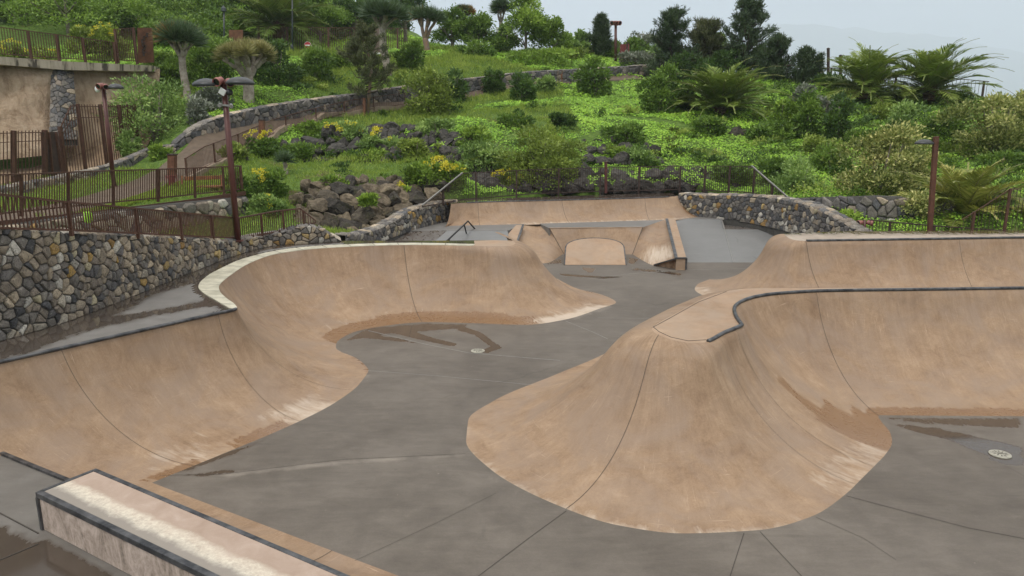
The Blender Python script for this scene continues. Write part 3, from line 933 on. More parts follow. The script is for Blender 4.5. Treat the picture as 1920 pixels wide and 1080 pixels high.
# tombstone: arched inclined slab in the mouth of the pocket
TS = thing('arched_ramp', 'pale tan ramp with an arched top and dark steel rim at the rear centre', 'ramp', (3.2, 28.5, 0))
bl = Vector(atz(1058.5, 497, 0)); br = Vector(atz(1174, 497, 0))
ztop = .72; tp = Vector(atz(1115, 447, ztop))
W_ = br - bl; up = tp - (bl + br) / 2
arch = [bl, br]
hs = .62
pts = []
for k in range(25):
    t = PI * k / 24
    cx = .5 + .5 * math.cos(t) * (1 - .0)
    cy = hs + (1 - hs) * math.sin(t) ** .85 if 0 < k < 24 else hs
    pts.append(bl + W_ * (.985 * (cx - .5) + .5) + up * cy)
outl = [bl, br] + pts
b = MB(); b.prism([tuple(p + Vector((0, 0, .012))) for p in outl], (0, .06, -.12))
b.build('ramp_face', M['tan_flat'], TS)
b = MB()
b.tube([tuple(br + Vector((0, .01, 0)))] + [tuple(p + Vector((0, .02, .0))) for p in pts] + [tuple(bl + Vector((0, .01, 0)))], .032, 6)
b.build('steel_rim', M['steel_coping'], TS)
b = MB()
for p, q in zip([br] + pts, pts + [bl]):
    b.poly([tuple(p + Vector((0, .03, -.03))), tuple(q + Vector((0, .03, -.03))), (q.x, q.y + .05, 0.0), (p.x, p.y + .05, 0.0)])
b.build('side_skirt', M['grey'], TS)

# hubba ledges either side of the pocket
HB = thing('hubba_ledge', 'sloping pale tan ledge with black edges right of the rear pocket', 'ledge', (6, 29, 0))
t0 = Vector(uz(1250, 410.3, ZU + .12)); t1 = Vector(uz(1266, 410.3, ZU + .12)); q1 = Vector(atz(1287, 484, .46)); q0 = Vector(atz(1268, 484, .46))
b = MB()
b.quadbox([(q0.x, q0.y, 0), (q1.x, q1.y, 0), (t1.x, t1.y, .4), (t0.x, t0.y, .4), tuple(q0), tuple(q1), tuple(t1), tuple(t0)])
b.build('body', M['tan_flat'], HB)
edge_bars([(t0, q0)], 'edge_angle', HB, .12, .03, 'steel_coping')
edge_bars([(q0, q1), (q1, (q1.x, q1.y, 0.02))], 'edge_angle', HB, .07, .05, 'steel_coping')
fr = Vector(fR)
b = MB()
yb = q0.y - .02
b.prism([(fr.x, fr.y - .02, .02), (q0.x, yb, .44), (q1.x, yb, .44), (q1.x, yb, 0.0), (fr.x, fr.y - .02, 0.0)], (0, .05, 0))
b.build('front_face', M['brick_tan'], HB)
edge_bars([((fr.x, fr.y - .04, .03), (q0.x, yb - .02, .45))], 'edge_angle', HB, .06, .05, 'steel_coping')
HL = thing('hubba_ledge', 'sloping pale tan ledge left of the rear pocket', 'ledge', (0, 28, 0))
t0 = Vector(uz(968, 421.5, ZU + .1)); t1 = Vector(uz(981, 421.5, ZU + .1)); q1 = Vector(atz(963, 474, .45)); q0 = Vector(atz(921, 474, .45))
b = MB()
b.quadbox([(q0.x, q0.y, 0), (q1.x, q1.y, 0), (t1.x, t1.y, .3), (t0.x, t0.y, .3), tuple(q0), tuple(q1), tuple(t1), tuple(t0)])
b.build('body', M['tan_flat'], HL)
edge_bars([(t1, q1)], 'edge_angle', HL, .09, .03, 'steel_coping')

# handrail on the left bank
HR = thing('handrail', 'black bent steel grind rail on the pale grey bank at rear left', 'rail', (-2, 28, .5))
k0 = Vector(aty(877.5, 414.5, 30.6)); k1 = Vector(aty(893, 432, 31.6)); k2 = Vector(aty(833, 456.5, 26.6))
b = MB(); b.tube([k2, k0, k1, k1 + Vector((-.03, 0, -.08))], .032, 8); b.build('bar', M['black'], HR, smooth=True)
for t, (u, v) in ((.62, (879, 455)),):
    p = k2.lerp(k0, .82); q = Vector(atz(u, v, .42))
    b = MB(); b.tube([p, q], .03, 8); b.build('leg', M['black'], HR, smooth=True)
p = k2.lerp(k0, .18); b = MB(); b.tube([p, p + Vector((.06, -.1, -.5))], .03, 8); b.build('leg', M['black'], HR, smooth=True)

# rear quarter pipe
ZT = 1.87
BT = [(-2.7, 33.0), aty(875, 376, 33.5)[:2], (-1.4, 33.75), (2, 34.5), (5, 35.2), (7.2, 35.85), aty(1258, 364.5, 36.1)[:2], (7.98, 36.35), (8.05, 36.6), (8.0, 37.2)]
u0 = atz(850, 419.5, ZU); u1 = atz(1245, 405.5, ZU)
BB = [(-2.9, 31.6), (-2.9, 32.0), (-1.0, 32.35), (2.3, 33.0), (5.3, 33.65), (7.2, 34.1), (8.3, 34.6), (8.95, 35.2), (9.1, 35.8), (9.0, 36.8)]
rear = Loft(BT, BB, ZT, ZU - .01, [.0, 0, 0, 0, 0, 0, .03, .05, .08, .08], K=20)
BQ = thing('quarter_pipe', 'low tan concrete quarter pipe along the rear edge, below the picket fence', 'quarter pipe', (3, 34.5, 1))
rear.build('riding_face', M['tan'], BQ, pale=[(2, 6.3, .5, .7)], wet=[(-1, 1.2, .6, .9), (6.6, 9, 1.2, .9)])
for cc in (1.8, 3.1, 4.55):
    rear.joint(cc, BQ, w=.014)
lip = [(x, y, ZT - .003) for x, y in rear.T[::4]]
strip('deck', lip, [(-3.2, 34.6, ZT - .003), (2, 36.2, ZT - .003), (8.2, 38.2, ZT - .003)], M['grey_dark'], BQ, n=50, m=4, wet=lambda p: 0 * p[:, 0] + .4)
b = MB(); b.tube([(x, y, ZT) for x, y in rear.T[rear.at(1):rear.at(6):2]], .03, 6); b.build('coping', M['steel_coping'], BQ)

# floor drains
def drain(u, v, label):
    c = Vector(atz(u, v, 0))
    D = thing('floor_drain', label, 'drain', c, 'drain covers in the bowl floors')
    b = MB(); b.lathe(c + Vector((0, 0, .003)), [(.17, 0), (.17, .012), (.155, .016)], 28); b.build('frame', M['drain'], D)
    b = MB(); b.lathe(c + Vector((0, 0, .014)), [(.145, 0), (.14, .009), (.03, .011)], 28); dd = b.build('cover', M['drain'], D)
    b = MB()
    for k in range(10):
        t = 2 * PI * k / 10
        b.box(c + Vector((.09 * math.cos(t), .09 * math.sin(t), .0245)), .05, .018, .004, t)
    for k in range(4):
        b.box(c + Vector((-.04 + k * .027, 0, .0265)), .012, .05, .004)
    b.build('slots', M['joint'], dd)
drain(896, 658.5, 'round pale drain cover at the end of a wet streak in the left bowl')
drain(1875, 852.5, 'round pale drain cover in the puddle at the right edge')
# ================================================================== TERRAIN
TP = [  # (u, v, distance) surveyed ground points on the hillside
    # lower slope behind the rear fence
    (900, 352, 38.5), (1000, 345, 38.5), (1100, 340, 38.5), (1200, 338, 38.5), (1300, 340, 38.5), (1400, 350, 38),
    (900, 318, 40), (1000, 318, 40.5), (1100, 318, 41), (1200, 316, 41.5), (1300, 312, 41.5), (1400, 312, 41),
    (930, 262, 44), (1050, 255, 44.5), (1150, 250, 45), (1250, 258, 46), (1350, 250, 47), (1430, 262, 46),
    (900, 215, 51), (1000, 200, 54), (1100, 192, 57), (1200, 180, 60), (1290, 205, 54), (1350, 212, 52), (1450, 215, 52),
    (760, 203, 53.5), (850, 190, 56), (950, 172, 60), (1080, 160, 64), (1220, 150, 68), (1300, 148, 68),
    # centre-left slope
    (600, 262, 46), (700, 245, 47), (800, 240, 47.5), (660, 222, 51), (560, 250, 46.5), (500, 270, 43.5),
    (500, 300, 40.5), (600, 300, 40.6), (700, 300, 40.6), (800, 302, 40.6), (860, 300, 40.6),
    (500, 345, 34.5), (600, 345, 33.6), (700, 345, 34.2), (800, 335, 35.5), (860, 330, 37), (560, 320, 37.5), (700, 322, 37.5),
    (480, 405, 29.0), (560, 440, 27.0), (640, 445, 26.5), (700, 443, 27.5), (600, 430, 31.0), (680, 428, 31.8), (745, 408, 33.0), (800, 395, 34.6),
    (520, 392, 30.6), (470, 366, 32), (540, 425, 29.0),
    # walkways on the left
    (300, 372, 29.5), (400, 362, 31), (250, 380, 28.5), (150, 395, 26.5), (60, 408, 24.5), (0, 415, 23),
    (200, 352, 31.5), (120, 362, 31), (0, 385, 27.5), (330, 330, 34), (400, 300, 37), (440, 282, 39.5), (380, 335, 33.5),
    (262, 318, 37), (330, 285, 39), (480, 248, 43.5), (410, 268, 40.8), (540, 240, 46),
    (60, 352, 33.5), (0, 362, 32), (215, 315, 40), (120, 330, 38), (0, 335, 37.5),
    (0, 285, 42), (100, 275, 43), (200, 265, 43.5), (260, 275, 42),
    # path just below its wall, and ground above the wall
    (560, 224, 48), (660, 210, 52), (760, 193, 55.5), (870, 178, 58.5), (1000, 158, 62.8), (1100, 154, 65.5), (1220, 146, 69.5),
    (360, 246, 40.6), (480, 207, 45.8), (560, 192, 49.6), (660, 178, 53.6), (760, 164, 57), (870, 150, 60.2), (1000, 135, 64.3), (1100, 131, 67), (1220, 123, 71),
    # upper meadow
    (330, 240, 41.5), (357, 214, 45), (468, 190, 47.5), (450, 165, 51), (600, 160, 54), (700, 140, 58), (800, 135, 61), (900, 120, 66), (1000, 112, 69), (1080, 108, 72), (1180, 118, 73),
    (600, 110, 68), (700, 100, 71), (830, 98, 72), (500, 120, 62), (420, 130, 58), (900, 104, 72),
    (650, 92, 78), (530, 95, 74), (760, 90, 78), (420, 95, 66), (870, 92, 78), (960, 100, 78), (1060, 104, 78),
    (650, 50, 90), (500, 55, 84), (400, 40, 76), (300, 60, 66), (330, 110, 57), (250, 20, 78), (100, 20, 72), (0, 20, 70),
    # right hill
    (1450, 312, 39.5), (1500, 350, 35), (1560, 300, 40.5), (1650, 300, 41), (1760, 300, 40), (1850, 290, 40), (1900, 300, 38.5),
    (1500, 260, 46), (1600, 255, 46), (1700, 260, 45), (1850, 250, 44), (1920, 260, 42),
    (1500, 205, 54), (1600, 200, 55), (1700, 198, 55), (1800, 205, 53), (1900, 210, 50),
    (1400, 150, 63), (1480, 155, 62), (1560, 165, 60), (1660, 172, 59), (1780, 182, 57), (1880, 192, 54), (1960, 205, 50),
    (1560, 372, 33), (1650, 372, 33), (1740, 375, 33), (1600, 415, 29.5), (1700, 420, 29), (1800, 415, 28.5), (1900, 405, 28), (1850, 350, 33), (1950, 350, 31),
]
TW = [aty(*p) for p in TP]
TW += [  # world points: under the park, beyond the ridge, behind the camera
    (-5, 15, -.8), (0, 15, -.8), (5, 15, -.8), (12, 15, -.8), (0, 22, -.8), (8, 22, -.8), (15, 22, -.8), (0, 29, -.8), (6, 29, -.4), (2, 33, .3), (6, 34, .3),
    (-5, 8, -.8), (5, 8, -.8), (14, 8, -.8), (0, 0, -.8), (-12, 0, .4), (14, 0, -.8), (0, -15, -.5), (-9.2, 21.5, 1.1), (-8, 25, 1.1), (-11, 22, 1.0), (-12.5, 18.5, 1.3), (-14, 15, 1.6), (-13, 11, 1.8), (-14.0, 21.6, 1.0), (-12.7, 24.5, .95), (-11.5, 27.6, .95), (-10.3, 30.2, 1.0), (-15.6, 22.3, 2.35), (-14.3, 25.2, 2.35), (-13.0, 28.3, 2.33), (-11.7, 31.4, 2.33), (-9.5, 27, 1.0), (-18.1, 20.2, 2.3), (-16.6, 19.0, 1.3), (-20, 14, 2.6), (-25, 20, 2.6),
    (20, 26, -.4), (18, 28, 0.3), (24, 24, -.6), (26, 14, -2), (22, 6, -2), (34, 26, .3), (40, 36, 3.0), (44, 44, 4.2), (55, 38, 1.0), (50, 20, -3), (60, 55, 2.0),
    (20, 76, 8.2), (10, 82, 11.0), (32, 74, 6.5), (44, 66, 5), (20, 95, 4), (0, 100, 10), (40, 90, 0), (60, 75, -2), (-15, 110, 18), (-40, 110, 24), (-70, 100, 24), (-70, 70, 16), (-60, 50, 10), (-50, 35, 5), (-45, 20, 3), (-40, 0, 2), (0, 125, 6), (70, 110, -8), (70, 0, -8), (-70, -20, 2), (0, -25, -1), (40, -25, -6), (70, 40, -2),
    (-30, 46.5, 8.1), (-26, 48, 8.3), (-34, 45, 8.1), (-40, 44, 8.0), (-23, 49.5, 8.2), (-32, 52, 8.6), (-26, 55, 9.5), (-42, 52, 9),
]
TWa = np.array(TW, float)
_ctr = TWa[:, :2]
_D = np.linalg.norm(_ctr[:, None] - _ctr[None], axis=2)
_A = _D + 1e-6 * np.eye(len(_D))
_Aug = np.block([[_D + .02 * np.eye(len(_D)) * -1, np.ones((len(_D), 1))], [np.ones((1, len(_D))), np.zeros((1, 1))]])
_sol = np.linalg.solve(_Aug, np.r_[TWa[:, 2], 0])

PARK = [(-11.5, 4), (-9.4, 12.5), (-8.8, 15.6), (-8.3, 19.0), (-8.2, 21.2), (-7.6, 22.9), (-5.6, 24), (-6.3, 26), (-5.2, 29.5), (-3.6, 34), (0, 37), (8.5, 38.3), (11.2, 35.3), (13.2, 31), (13.4, 26.8), (19.5, 26.2), (22, 14), (18, 0), (-6, -4)]
def terr_z(x, y):
    x = np.atleast_1d(np.asarray(x, float)); y = np.atleast_1d(np.asarray(y, float))
    out = np.zeros(x.shape)
    for i in range(0, len(x), 4000):
        d = np.hypot(x[i:i + 4000, None] - _ctr[None, :, 0], y[i:i + 4000, None] - _ctr[None, :, 1])
        out[i:i + 4000] = d @ _sol[:-1] + _sol[-1]
    lump = .10 * np.sin(x * 1.3 + 1.7 * np.sin(y * .9)) * np.sin(y * 1.1 + x * .35) + .05 * np.sin(2.9 * x + y) * np.sin(2.3 * y - .7 * x)
    out = out + lump * (y > 36)
    sd = poly_sd(x, y, PARK)
    return np.where(sd > -.15, np.minimum(out, -.5), out)
def tz1(x, y):
    return float(terr_z([x], [y])[0])
def ground(u, v, d0=20.0, d1=110.0):
    """first place where the sight line through a survey pixel meets the hillside"""
    dd = np.arange(d0, d1, .2)
    d = ray(u, v)
    x = d[0] * dd / d[1]; z = CAM_H + d[2] * dd / d[1]
    t = terr_z(x, dd)
    k = np.where(z < t)[0]
    i = k[0] if len(k) else len(dd) - 1
    return (float(x[i]), float(dd[i]), float(t[i]))

def build_terrain():
    xs = np.r_[np.linspace(-2600, -95, 14)[:-1], np.arange(-95, -50, 3), np.arange(-50, 56, .55), np.arange(56, 96, 3), np.linspace(96, 2600, 14)]
    ys = np.r_[np.linspace(-2600, -30, 12)[:-1], np.arange(-30, 6, 3), np.arange(6, 100, .55), np.arange(100, 131, 3), np.linspace(132, 3200, 14)]
    X, Y = np.meshgrid(xs, ys, indexing='ij')
    Xc = np.clip(X, -95, 95); Yc = np.clip(Y, -30, 130)
    Z = terr_z(Xc.ravel(), Yc.ravel()).reshape(X.shape)
    far = np.hypot(X - Xc, Y - Yc)
    Z = Z * np.exp(-far / 150) - 60 * (1 - np.exp(-far / 220))
    Z = np.where(far > 0, np.minimum(Z, 30), Z)
    V = np.stack([X.ravel(), Y.ravel(), Z.ravel()], 1)
    idx = np.arange(X.size).reshape(X.shape)
    f = np.stack([idx[:-1, :-1], idx[1:, :-1], idx[1:, 1:], idx[:-1, 1:]], -1).reshape(-1, 4)
    t = NT('hillside_soil')
    p = t.pos()
    n1 = t.noise(p, .5, 7, .65, .4); n2 = t.noise(p, 4, 7, .7)
    c = t.ramp(n2, [(.35, (.045, .085, .014)), (.5, (.085, .145, .025)), (.68, (.14, .21, .045))])
    so_ = t.ramp(n2, [(.3, (.07, .045, .028)), (.7, (.16, .105, .065))])
    c = t.mix(t.ramp(n1, [(.60, 0.), (.68, .8)]), c, so_)
    m = t.done(t.bsdf(c, .95, t.bump(n2, .8, .08), 0, .2).outputs[0])
    o = mesh_np('hillside', V, f, m, smooth=True)
    tag(o, kind='structure')
build_terrain()

# ---- paths draped on the hillside
def drape(name, L, Rr, mat, n=90, m=6, dz=.05, thick=.0):
    a = smooth_poly([p[:2] for p in L], n); b_ = smooth_poly([p[:2] for p in Rr], n)
    P = []
    for i in range(n):
        for j in range(m):
            q = a[i] * (1 - j / (m - 1)) + b_[i] * j / (m - 1)
            P.append((q[0], q[1]))
    P = np.array(P); z = terr_z(P[:, 0], P[:, 1]) + dz
    idx = np.arange(n * m).reshape(n, m)
    f = np.stack([idx[:-1, :-1], idx[1:, :-1], idx[1:, 1:], idx[:-1, 1:]], -1).reshape(-1, 4)
    V = np.c_[P, z]
    if np.cross(V[f[:, 1]] - V[f[:, 0]], V[f[:, 2]] - V[f[:, 0]])[:, 2].sum() < 0: f = f[:, ::-1]
    return mesh_np(name, V, f, mat, smooth=True)
# wall line of the upper path (foot of the wall) and its outer kerb
WALLF = [ground(u, v) for u, v in [(330, 285), (362, 262), (410, 247), (480, 233), (560, 221), (660, 208), (760, 192), (870, 178), (1000, 159), (1100, 154.5), (1220, 147), (1300, 143)]]
KERB = [ground(u, v) for u, v in [(352, 343), (385, 326), (430, 305), (470, 284), (515, 262), (570, 243), (660, 219), (760, 203), (870, 186), (1000, 163.5), (1100, 158.5), (1220, 151), (1300, 147)]]
LOWL = [ground(u, v) for u, v in [(300, 312), (250, 338), (130, 372), (0, 400)]]
tag(drape('path', [(-27, 24.5)] + [ground(u, v)[:2] for u, v in [(0, 402), (130, 378), (240, 345), (310, 306)]] + WALLF[1:], [(-27, 21.5)] + [ground(u, v)[:2] for u, v in [(0, 420), (150, 400), (260, 378), (330, 345)]] + KERB[1:], M['path']), kind='structure')
YARD = [(-34, 35.5)] + [ground(u, v)[:2] for u, v in [(0, 352), (86, 341), (150, 331), (215, 314), (262, 302)]] + [aty(300, 280, 44.4)[:2], aty(200, 290, 42.9)[:2], aty(110, 300, 40.6)[:2], aty(0, 300, 38.5)[:2], (-34, 37)]
tag(drape('yard', [(-34, 35.2)] + [ground(u, v)[:2] for u, v in [(0, 352), (86, 341), (150, 331), (215, 314), (262, 302)]], [(-34, 37.8), aty(-60, 300, 37.9)[:2], aty(0, 300, 38.9)[:2], aty(110, 300, 41.2)[:2], aty(200, 290, 43.4)[:2], aty(300, 280, 45)[:2]], M['yard'], 60, 8, .06), kind='structure')
DIRT = drape('dirt_path', [(-7.4, 24.5), (-6.0, 25.2), (-5.3, 27)], [(-7.0, 23.6), (-5.4, 23.9), (-4.2, 27.5)], M['dirt'], 20, 5, .06)
tag(DIRT, kind='structure')
# ================================================================== STONE WALLS
PAL_DARK = [(0.095, 0.090, 0.089), (0.125, 0.116, 0.109), (0.161, 0.147, 0.133), (0.085, 0.084, 0.086), (0.189, 0.170, 0.146)]
PAL_WARM = [(0.270, 0.223, 0.169), (0.203, 0.169, 0.135), (0.338, 0.277, 0.203), (0.169, 0.151, 0.132)]
PAL_OCHRE = [(.36, .235, .085), (.40, .29, .13), (.30, .185, .07), (.38, .33, .22)]
PAL_PALE = [(.34, .30, .24), (.42, .39, .34)]

def pick(rng, mixw, s=0.0):
    r = rng.rand()
    a, b_, c_, d_ = mixw(s) if callable(mixw) else mixw
    if r < a: p = PAL_DARK
    elif r < a + b_: p = PAL_WARM
    elif r < a + b_ + c_: p = PAL_OCHRE
    else: p = PAL_PALE
    col = np.array(p[rng.randint(len(p))]) * (.8 + .45 * rng.rand())
    return col

def clip_half(poly, nx, ny, d):
    out = []
    n = len(poly)
    for i in range(n):
        p = poly[i]; q = poly[(i + 1) % n]
        a = p[0] * nx + p[1] * ny - d; b_ = q[0] * nx + q[1] * ny - d
        if a <= 0: out.append(p)
        if a * b_ < 0:
            t = a / (a - b_)
            out.append((p[0] + (q[0] - p[0]) * t, p[1] + (q[1] - p[1]) * t))
    return out

def stone_wall(name, label, base, top, size, mixw, thick=.45, side=-1, cap=None, seed=1, mortar='mortar', gap=.10, bulge=.07, aspect=1.25, cat='stone wall', group=None, capw=.5):
    """wall between a foot line and a top line; individually cut stones over a mortar core"""
    rng = np.random.RandomState(seed)
    base = np.asarray(base, float); top = np.asarray(top, float)
    t = np.r_[0, np.cumsum(np.linalg.norm(np.diff(base[:, :2], axis=0), axis=1))]
    Lw = t[-1]
    n = max(16, int(Lw / .3))
    tq = np.linspace(0, Lw, n)
    Bq = np.stack([pchip(t, base[:, i], tq) for i in range(3)], 1)
    Tq = np.stack([pchip(t, top[:, i], tq) for i in range(3)], 1)
    tan = np.gradient(Bq[:, :2], axis=0); tan /= np.linalg.norm(tan, axis=1, keepdims=True)
    nrm = np.stack([tan[:, 1], -tan[:, 0]], 1) * side
    Hs = np.linalg.norm(Tq - Bq, axis=1)
    def mp(s, h, dep):
        s = np.clip(s, 0, Lw)
        bx = np.array([np.interp(s, tq, Bq[:, i]) for i in range(3)])
        tx = np.array([np.interp(s, tq, Tq[:, i]) for i in range(3)])
        nx = np.array([np.interp(s, tq, nrm[:, i]) for i in range(2)])
        H = np.linalg.norm(tx - bx)
        p = bx + (tx - bx) * (h / max(H, 1e-3))
        p[:2] += nx * dep
        return p
    root = thing(name, label, cat, tuple(Bq[n // 2]), group)
    # core
    back = Tq.copy(); back[:, :2] -= nrm * thick
    backb = Bq.copy(); backb[:, :2] -= nrm * thick; backb[:, 2] -= .3
    bb = Bq.copy(); bb[:, 2] -= .3
    V = np.concatenate([bb, Tq, back, backb])
    f = []
    for i in range(n - 1):
        for k in range(3):
            a = k * n + i
            f.append((a, a + 1, a + n + 1, a + n))
    core = mesh_np('mortar_core', V, f, M[mortar], root)
    # stones
    cells = []
    dx = size * aspect; dy = size
    Hm = Hs.max()
    seeds = []
    rows = int(Hm / dy) + 2
    for r in range(rows):
        for c_ in range(int(Lw / dx) + 2):
            s = (c_ + .5 * (r % 2) + rng.uniform(-.38, .38)) * dx
            h = (r + .45 + rng.uniform(-.38, .38)) * dy
            if rng.rand() < .10: continue
            if rng.rand() < .22:   # a few small filler stones
                seeds.append((s + dx * rng.uniform(.3, .5), h + dy * rng.uniform(-.4, .4)))
            seeds.append((s, h))
    S = np.array(seeds)
    verts = []; faces = []; cols = []
    for i, (s, h) in enumerate(S):
        if s < -.3 * dx or s > Lw + .3 * dx: continue
        Hl = np.interp(np.clip(s, 0, Lw), tq, Hs)
        if h > Hl + .1 * dy: continue
        poly = [(s - dx, h - dy * 1.1), (s + dx, h - dy * 1.1), (s + dx, h + dy * 1.1), (s - dx, h + dy * 1.1)]
        dd = S - S[i]
        near_ = np.where((np.abs(dd[:, 0]) < 2.2 * dx) & (np.abs(dd[:, 1]) < 2.2 * dy))[0]
        for j in near_:
            if j == i: continue
            vx, vy = dd[j]
            l = math.hypot(vx, vy)
            if l < 1e-6: continue
            vx /= l; vy /= l
            poly = clip_half(poly, vx, vy, s * vx + h * vy + l / 2 - gap * size * .28)
            if len(poly) < 3: break
        if len(poly) < 3: continue
        poly = clip_half(poly, -1, 0, 0.0) if poly else poly
        poly = clip_half(poly, 1, 0, Lw) if poly else poly
        poly = clip_half(poly, 0, 1, Hl - .01) if poly else poly
        poly = clip_half(poly, 0, -1, -.0) if poly else poly
        if len(poly) < 3: continue
        # cut the corners
        q = []
        m_ = len(poly)
        for k in range(m_):
            a = poly[k]; b_ = poly[(k + 1) % m_]
            for tt in (.12, .88):
                q.append((a[0] + (b_[0] - a[0]) * tt + rng.uniform(-.02, .02) * size, a[1] + (b_[1] - a[1]) * tt + rng.uniform(-.02, .02) * size))
        cx = sum(p[0] for p in q) / len(q); cy = sum(p[1] for p in q) / len(q)
        area = abs(sum(q[k][0] * q[(k + 1) % len(q)][1] - q[(k + 1) % len(q)][0] * q[k][1] for k in range(len(q)))) / 2
        if area < .04 * dx * dy: continue
        col = pick(rng, mixw, s / Lw)
        b0 = len(verts); m2 = len(q)
        tilt = rng.uniform(-.18, .18, 2) * bulge / size * 2
        bd = bulge * rng.uniform(.65, 1.25)
        for scale, dep in ((1.0, -.02), (.96, .45), (.72, .9)):
            for p in q:
                px_, py_ = cx + (p[0] - cx) * scale, cy + (p[1] - cy) * scale
                d_ = dep * bd + ((px_ - cx) * tilt[0] + (py_ - cy) * tilt[1]) * (dep > 0) + rng.uniform(-.06, .06) * bd
                verts.append(mp(px_, py_, d_)); cols.append((*(col * rng.uniform(.92, 1.08)), 1))
        verts.append(mp(cx, cy, bd)); cols.append((*col, 1))
        for ring in range(2):
            for k in range(m2):
                a = b0 + ring * m2 + k; b2 = b0 + ring * m2 + (k + 1) % m2
                faces.append((a, b2, b2 + m2, a + m2))
        ce = b0 + 3 * m2
        for k in range(0, m2, 1):
            a = b0 + 2 * m2 + k; b2 = b0 + 2 * m2 + (k + 1) % m2
            faces.append((a, b2, ce, ce))
    faces = [tuple(f_) for f_ in faces]
    me = bpy.data.meshes.new('stones')
    me.from_pydata([tuple(v) for v in verts], [], [f_[:3] if f_[2] == f_[3] else f_ for f_ in faces])
    at = me.attributes.new('stone', 'FLOAT_COLOR', 'POINT')
    at.data.foreach_set('color', np.asarray(cols, np.float32).ravel())
    me.update()
    link('stones', me, M['stone'], root)
    # rough capping stones along the top
    if cap:
        capmix = (.8, .2, 0, 0) if (not callable(mixw) and mixw[2] == 0) else (.45, .47, .0, .08)
        b = MB(); cc = []
        s = 0.0
        cv = []; cf = []; ccol = []
        while s < Lw:
            w_ = cap * rng.uniform(.7, 1.5)
            for lane in range(max(1, int(round(thick / cap * .9)))):
                d0 = -thick + lane * (thick / max(1, int(round(thick / cap * .9))))
                d1 = d0 + thick / max(1, int(round(thick / cap * .9)))
                Hs0 = np.interp(s, tq, Hs); Hs1 = np.interp(min(Lw, s + w_), tq, Hs)
                s1 = min(Lw, s + w_ * .93)
                hh = rng.uniform(.02, .07)
                o4 = [mp(s, Hs0, d1 + .03), mp(s1, Hs1, d1 + .03), mp(s1, Hs1, d0 + .015), mp(s, Hs0, d0 + .015)]
                ct = sum(o4) / 4
                col = pick(rng, capmix)
                k0 = len(cv)
                for p in o4: cv.append(p - np.array([0, 0, .03]))
                for p in o4:
                    q_ = p * .8 + ct * .2; cv.append(q_ + np.array([0, 0, hh * rng.uniform(.7, 1.3)]))
                for _ in range(8): ccol.append((*(col * 1.3), 1))
                for q4 in ((4, 5, 6, 7), (0, 1, 5, 4), (1, 2, 6, 5), (2, 3, 7, 6), (3, 0, 4, 7)):
                    cf.append(tuple(k0 + z_ for z_ in q4))
            s += w_
        mesh_np('capping', cv, cf, M['stone'], root, color=ccol)
    return root

def wtop(u, v, p):
    """height of a traced top edge above a foot point"""
    return aty(u, v, p[1])
# left wall beside the wet deck
wl = WL_FOOT
bz0 = HQ - .02
tops = [3.3] + [aty(u, v, p[1])[2] for (u, v), p in zip([(0, 430), (125, 434), (250, 440), (377, 447), (457, 449), (515, 438), (580, 422), (640, 450)], wl[1:])]
stone_wall('stone_wall', 'tall mixed grey and ochre lava stone wall along the wet deck at the left edge', 'x' and [(x, y, bz0) for x, y in wl],
           [(x, y, z) for (x, y), z in zip(wl, tops)], .170, lambda s: (.52 - .42 * min(1, s * 1.7), .36 + .40 * min(1, s * 1.7), .055, .065), .4, side=1, cap=.28, seed=3, mortar='mortar', gap=.16, bulge=.06, aspect=1.12)
# wall under the upper railing
w2 = [ground(u, v) for u, v in [(-60, 440)]]
W2B = [(-17.4, 19.6, 1.0), (-14.8, 21.9, .95), (-13.5, 24.8, .9), (-12.2, 27.9, .9), (-10.9, 31.0, .95)]
W2T = [(-17.5, 19.6, 2.45), (-14.9, 21.9, 2.5), (-13.6, 24.8, 2.5), (-12.3, 27.9, 2.46), (-11.0, 31.0, 2.42)]
stone_wall('stone_wall', 'brownish rubble wall below the upper railing on the left', W2B, W2T, .36, (.30, .55, .02, .13), .5, side=1, cap=None, seed=5, bulge=.12)
# rear left wall with stepped top
RL = [(-6.0, 26.6, .6), (-5.55, 27.6, .75), (-4.9, 29.2, .9), (-4.1, 31.2, .95), (-3.2, 33.2, .95), (-2.5, 34.3, .95)]
RT_ = [(-6.0, 26.6, aty(714, 440, 26.6)[2]), (-5.55, 27.6, aty(716, 437, 27.6)[2]), (-4.9, 29.2, aty(735, 421, 29.2)[2]), (-4.1, 31.2, aty(785, 392, 31.2)[2]), (-3.2, 33.2, aty(830, 380, 33.2)[2]), (-2.5, 34.3, aty(870, 376, 34.3)[2])]
stone_wall('stone_wall', 'dark lava stone wall with pale speckles stepping up at the rear left', RL, RT_, .20, (.66, .14, .10, .10), .5, side=1, cap=.26, seed=8, mortar='mortar', bulge=.06)
# rear right curved wall
RR = [(8.1, 36.4, .95), aty(1310, 404, 35.4), aty(1400, 417, 33.6), aty(1450, 428, 32.2), aty(1500, 441, 30.2), (12.3, 28.6, .6), (13.0, 27.2, .5)]
RR = [(p[0], p[1], min(p[2], .95)) for p in RR]
RRT = [(RR[0][0], RR[0][1], aty(1272, 363, 36.4)[2])] + [(RR[i][0], RR[i][1], aty(u, v, RR[i][1])[2]) for i, (u, v) in enumerate([(1310, 365), (1400, 367), (1450, 371), (1500, 381), (1540, 405), (1575, 441)], 1)]
stone_wall('stone_wall', 'black lava stone wall with ochre stones curving down at the rear right', RR, RRT, .19, (.74, .08, .11, .07), .62, side=1, cap=.24, seed=12, mortar='mortar', bulge=.06)
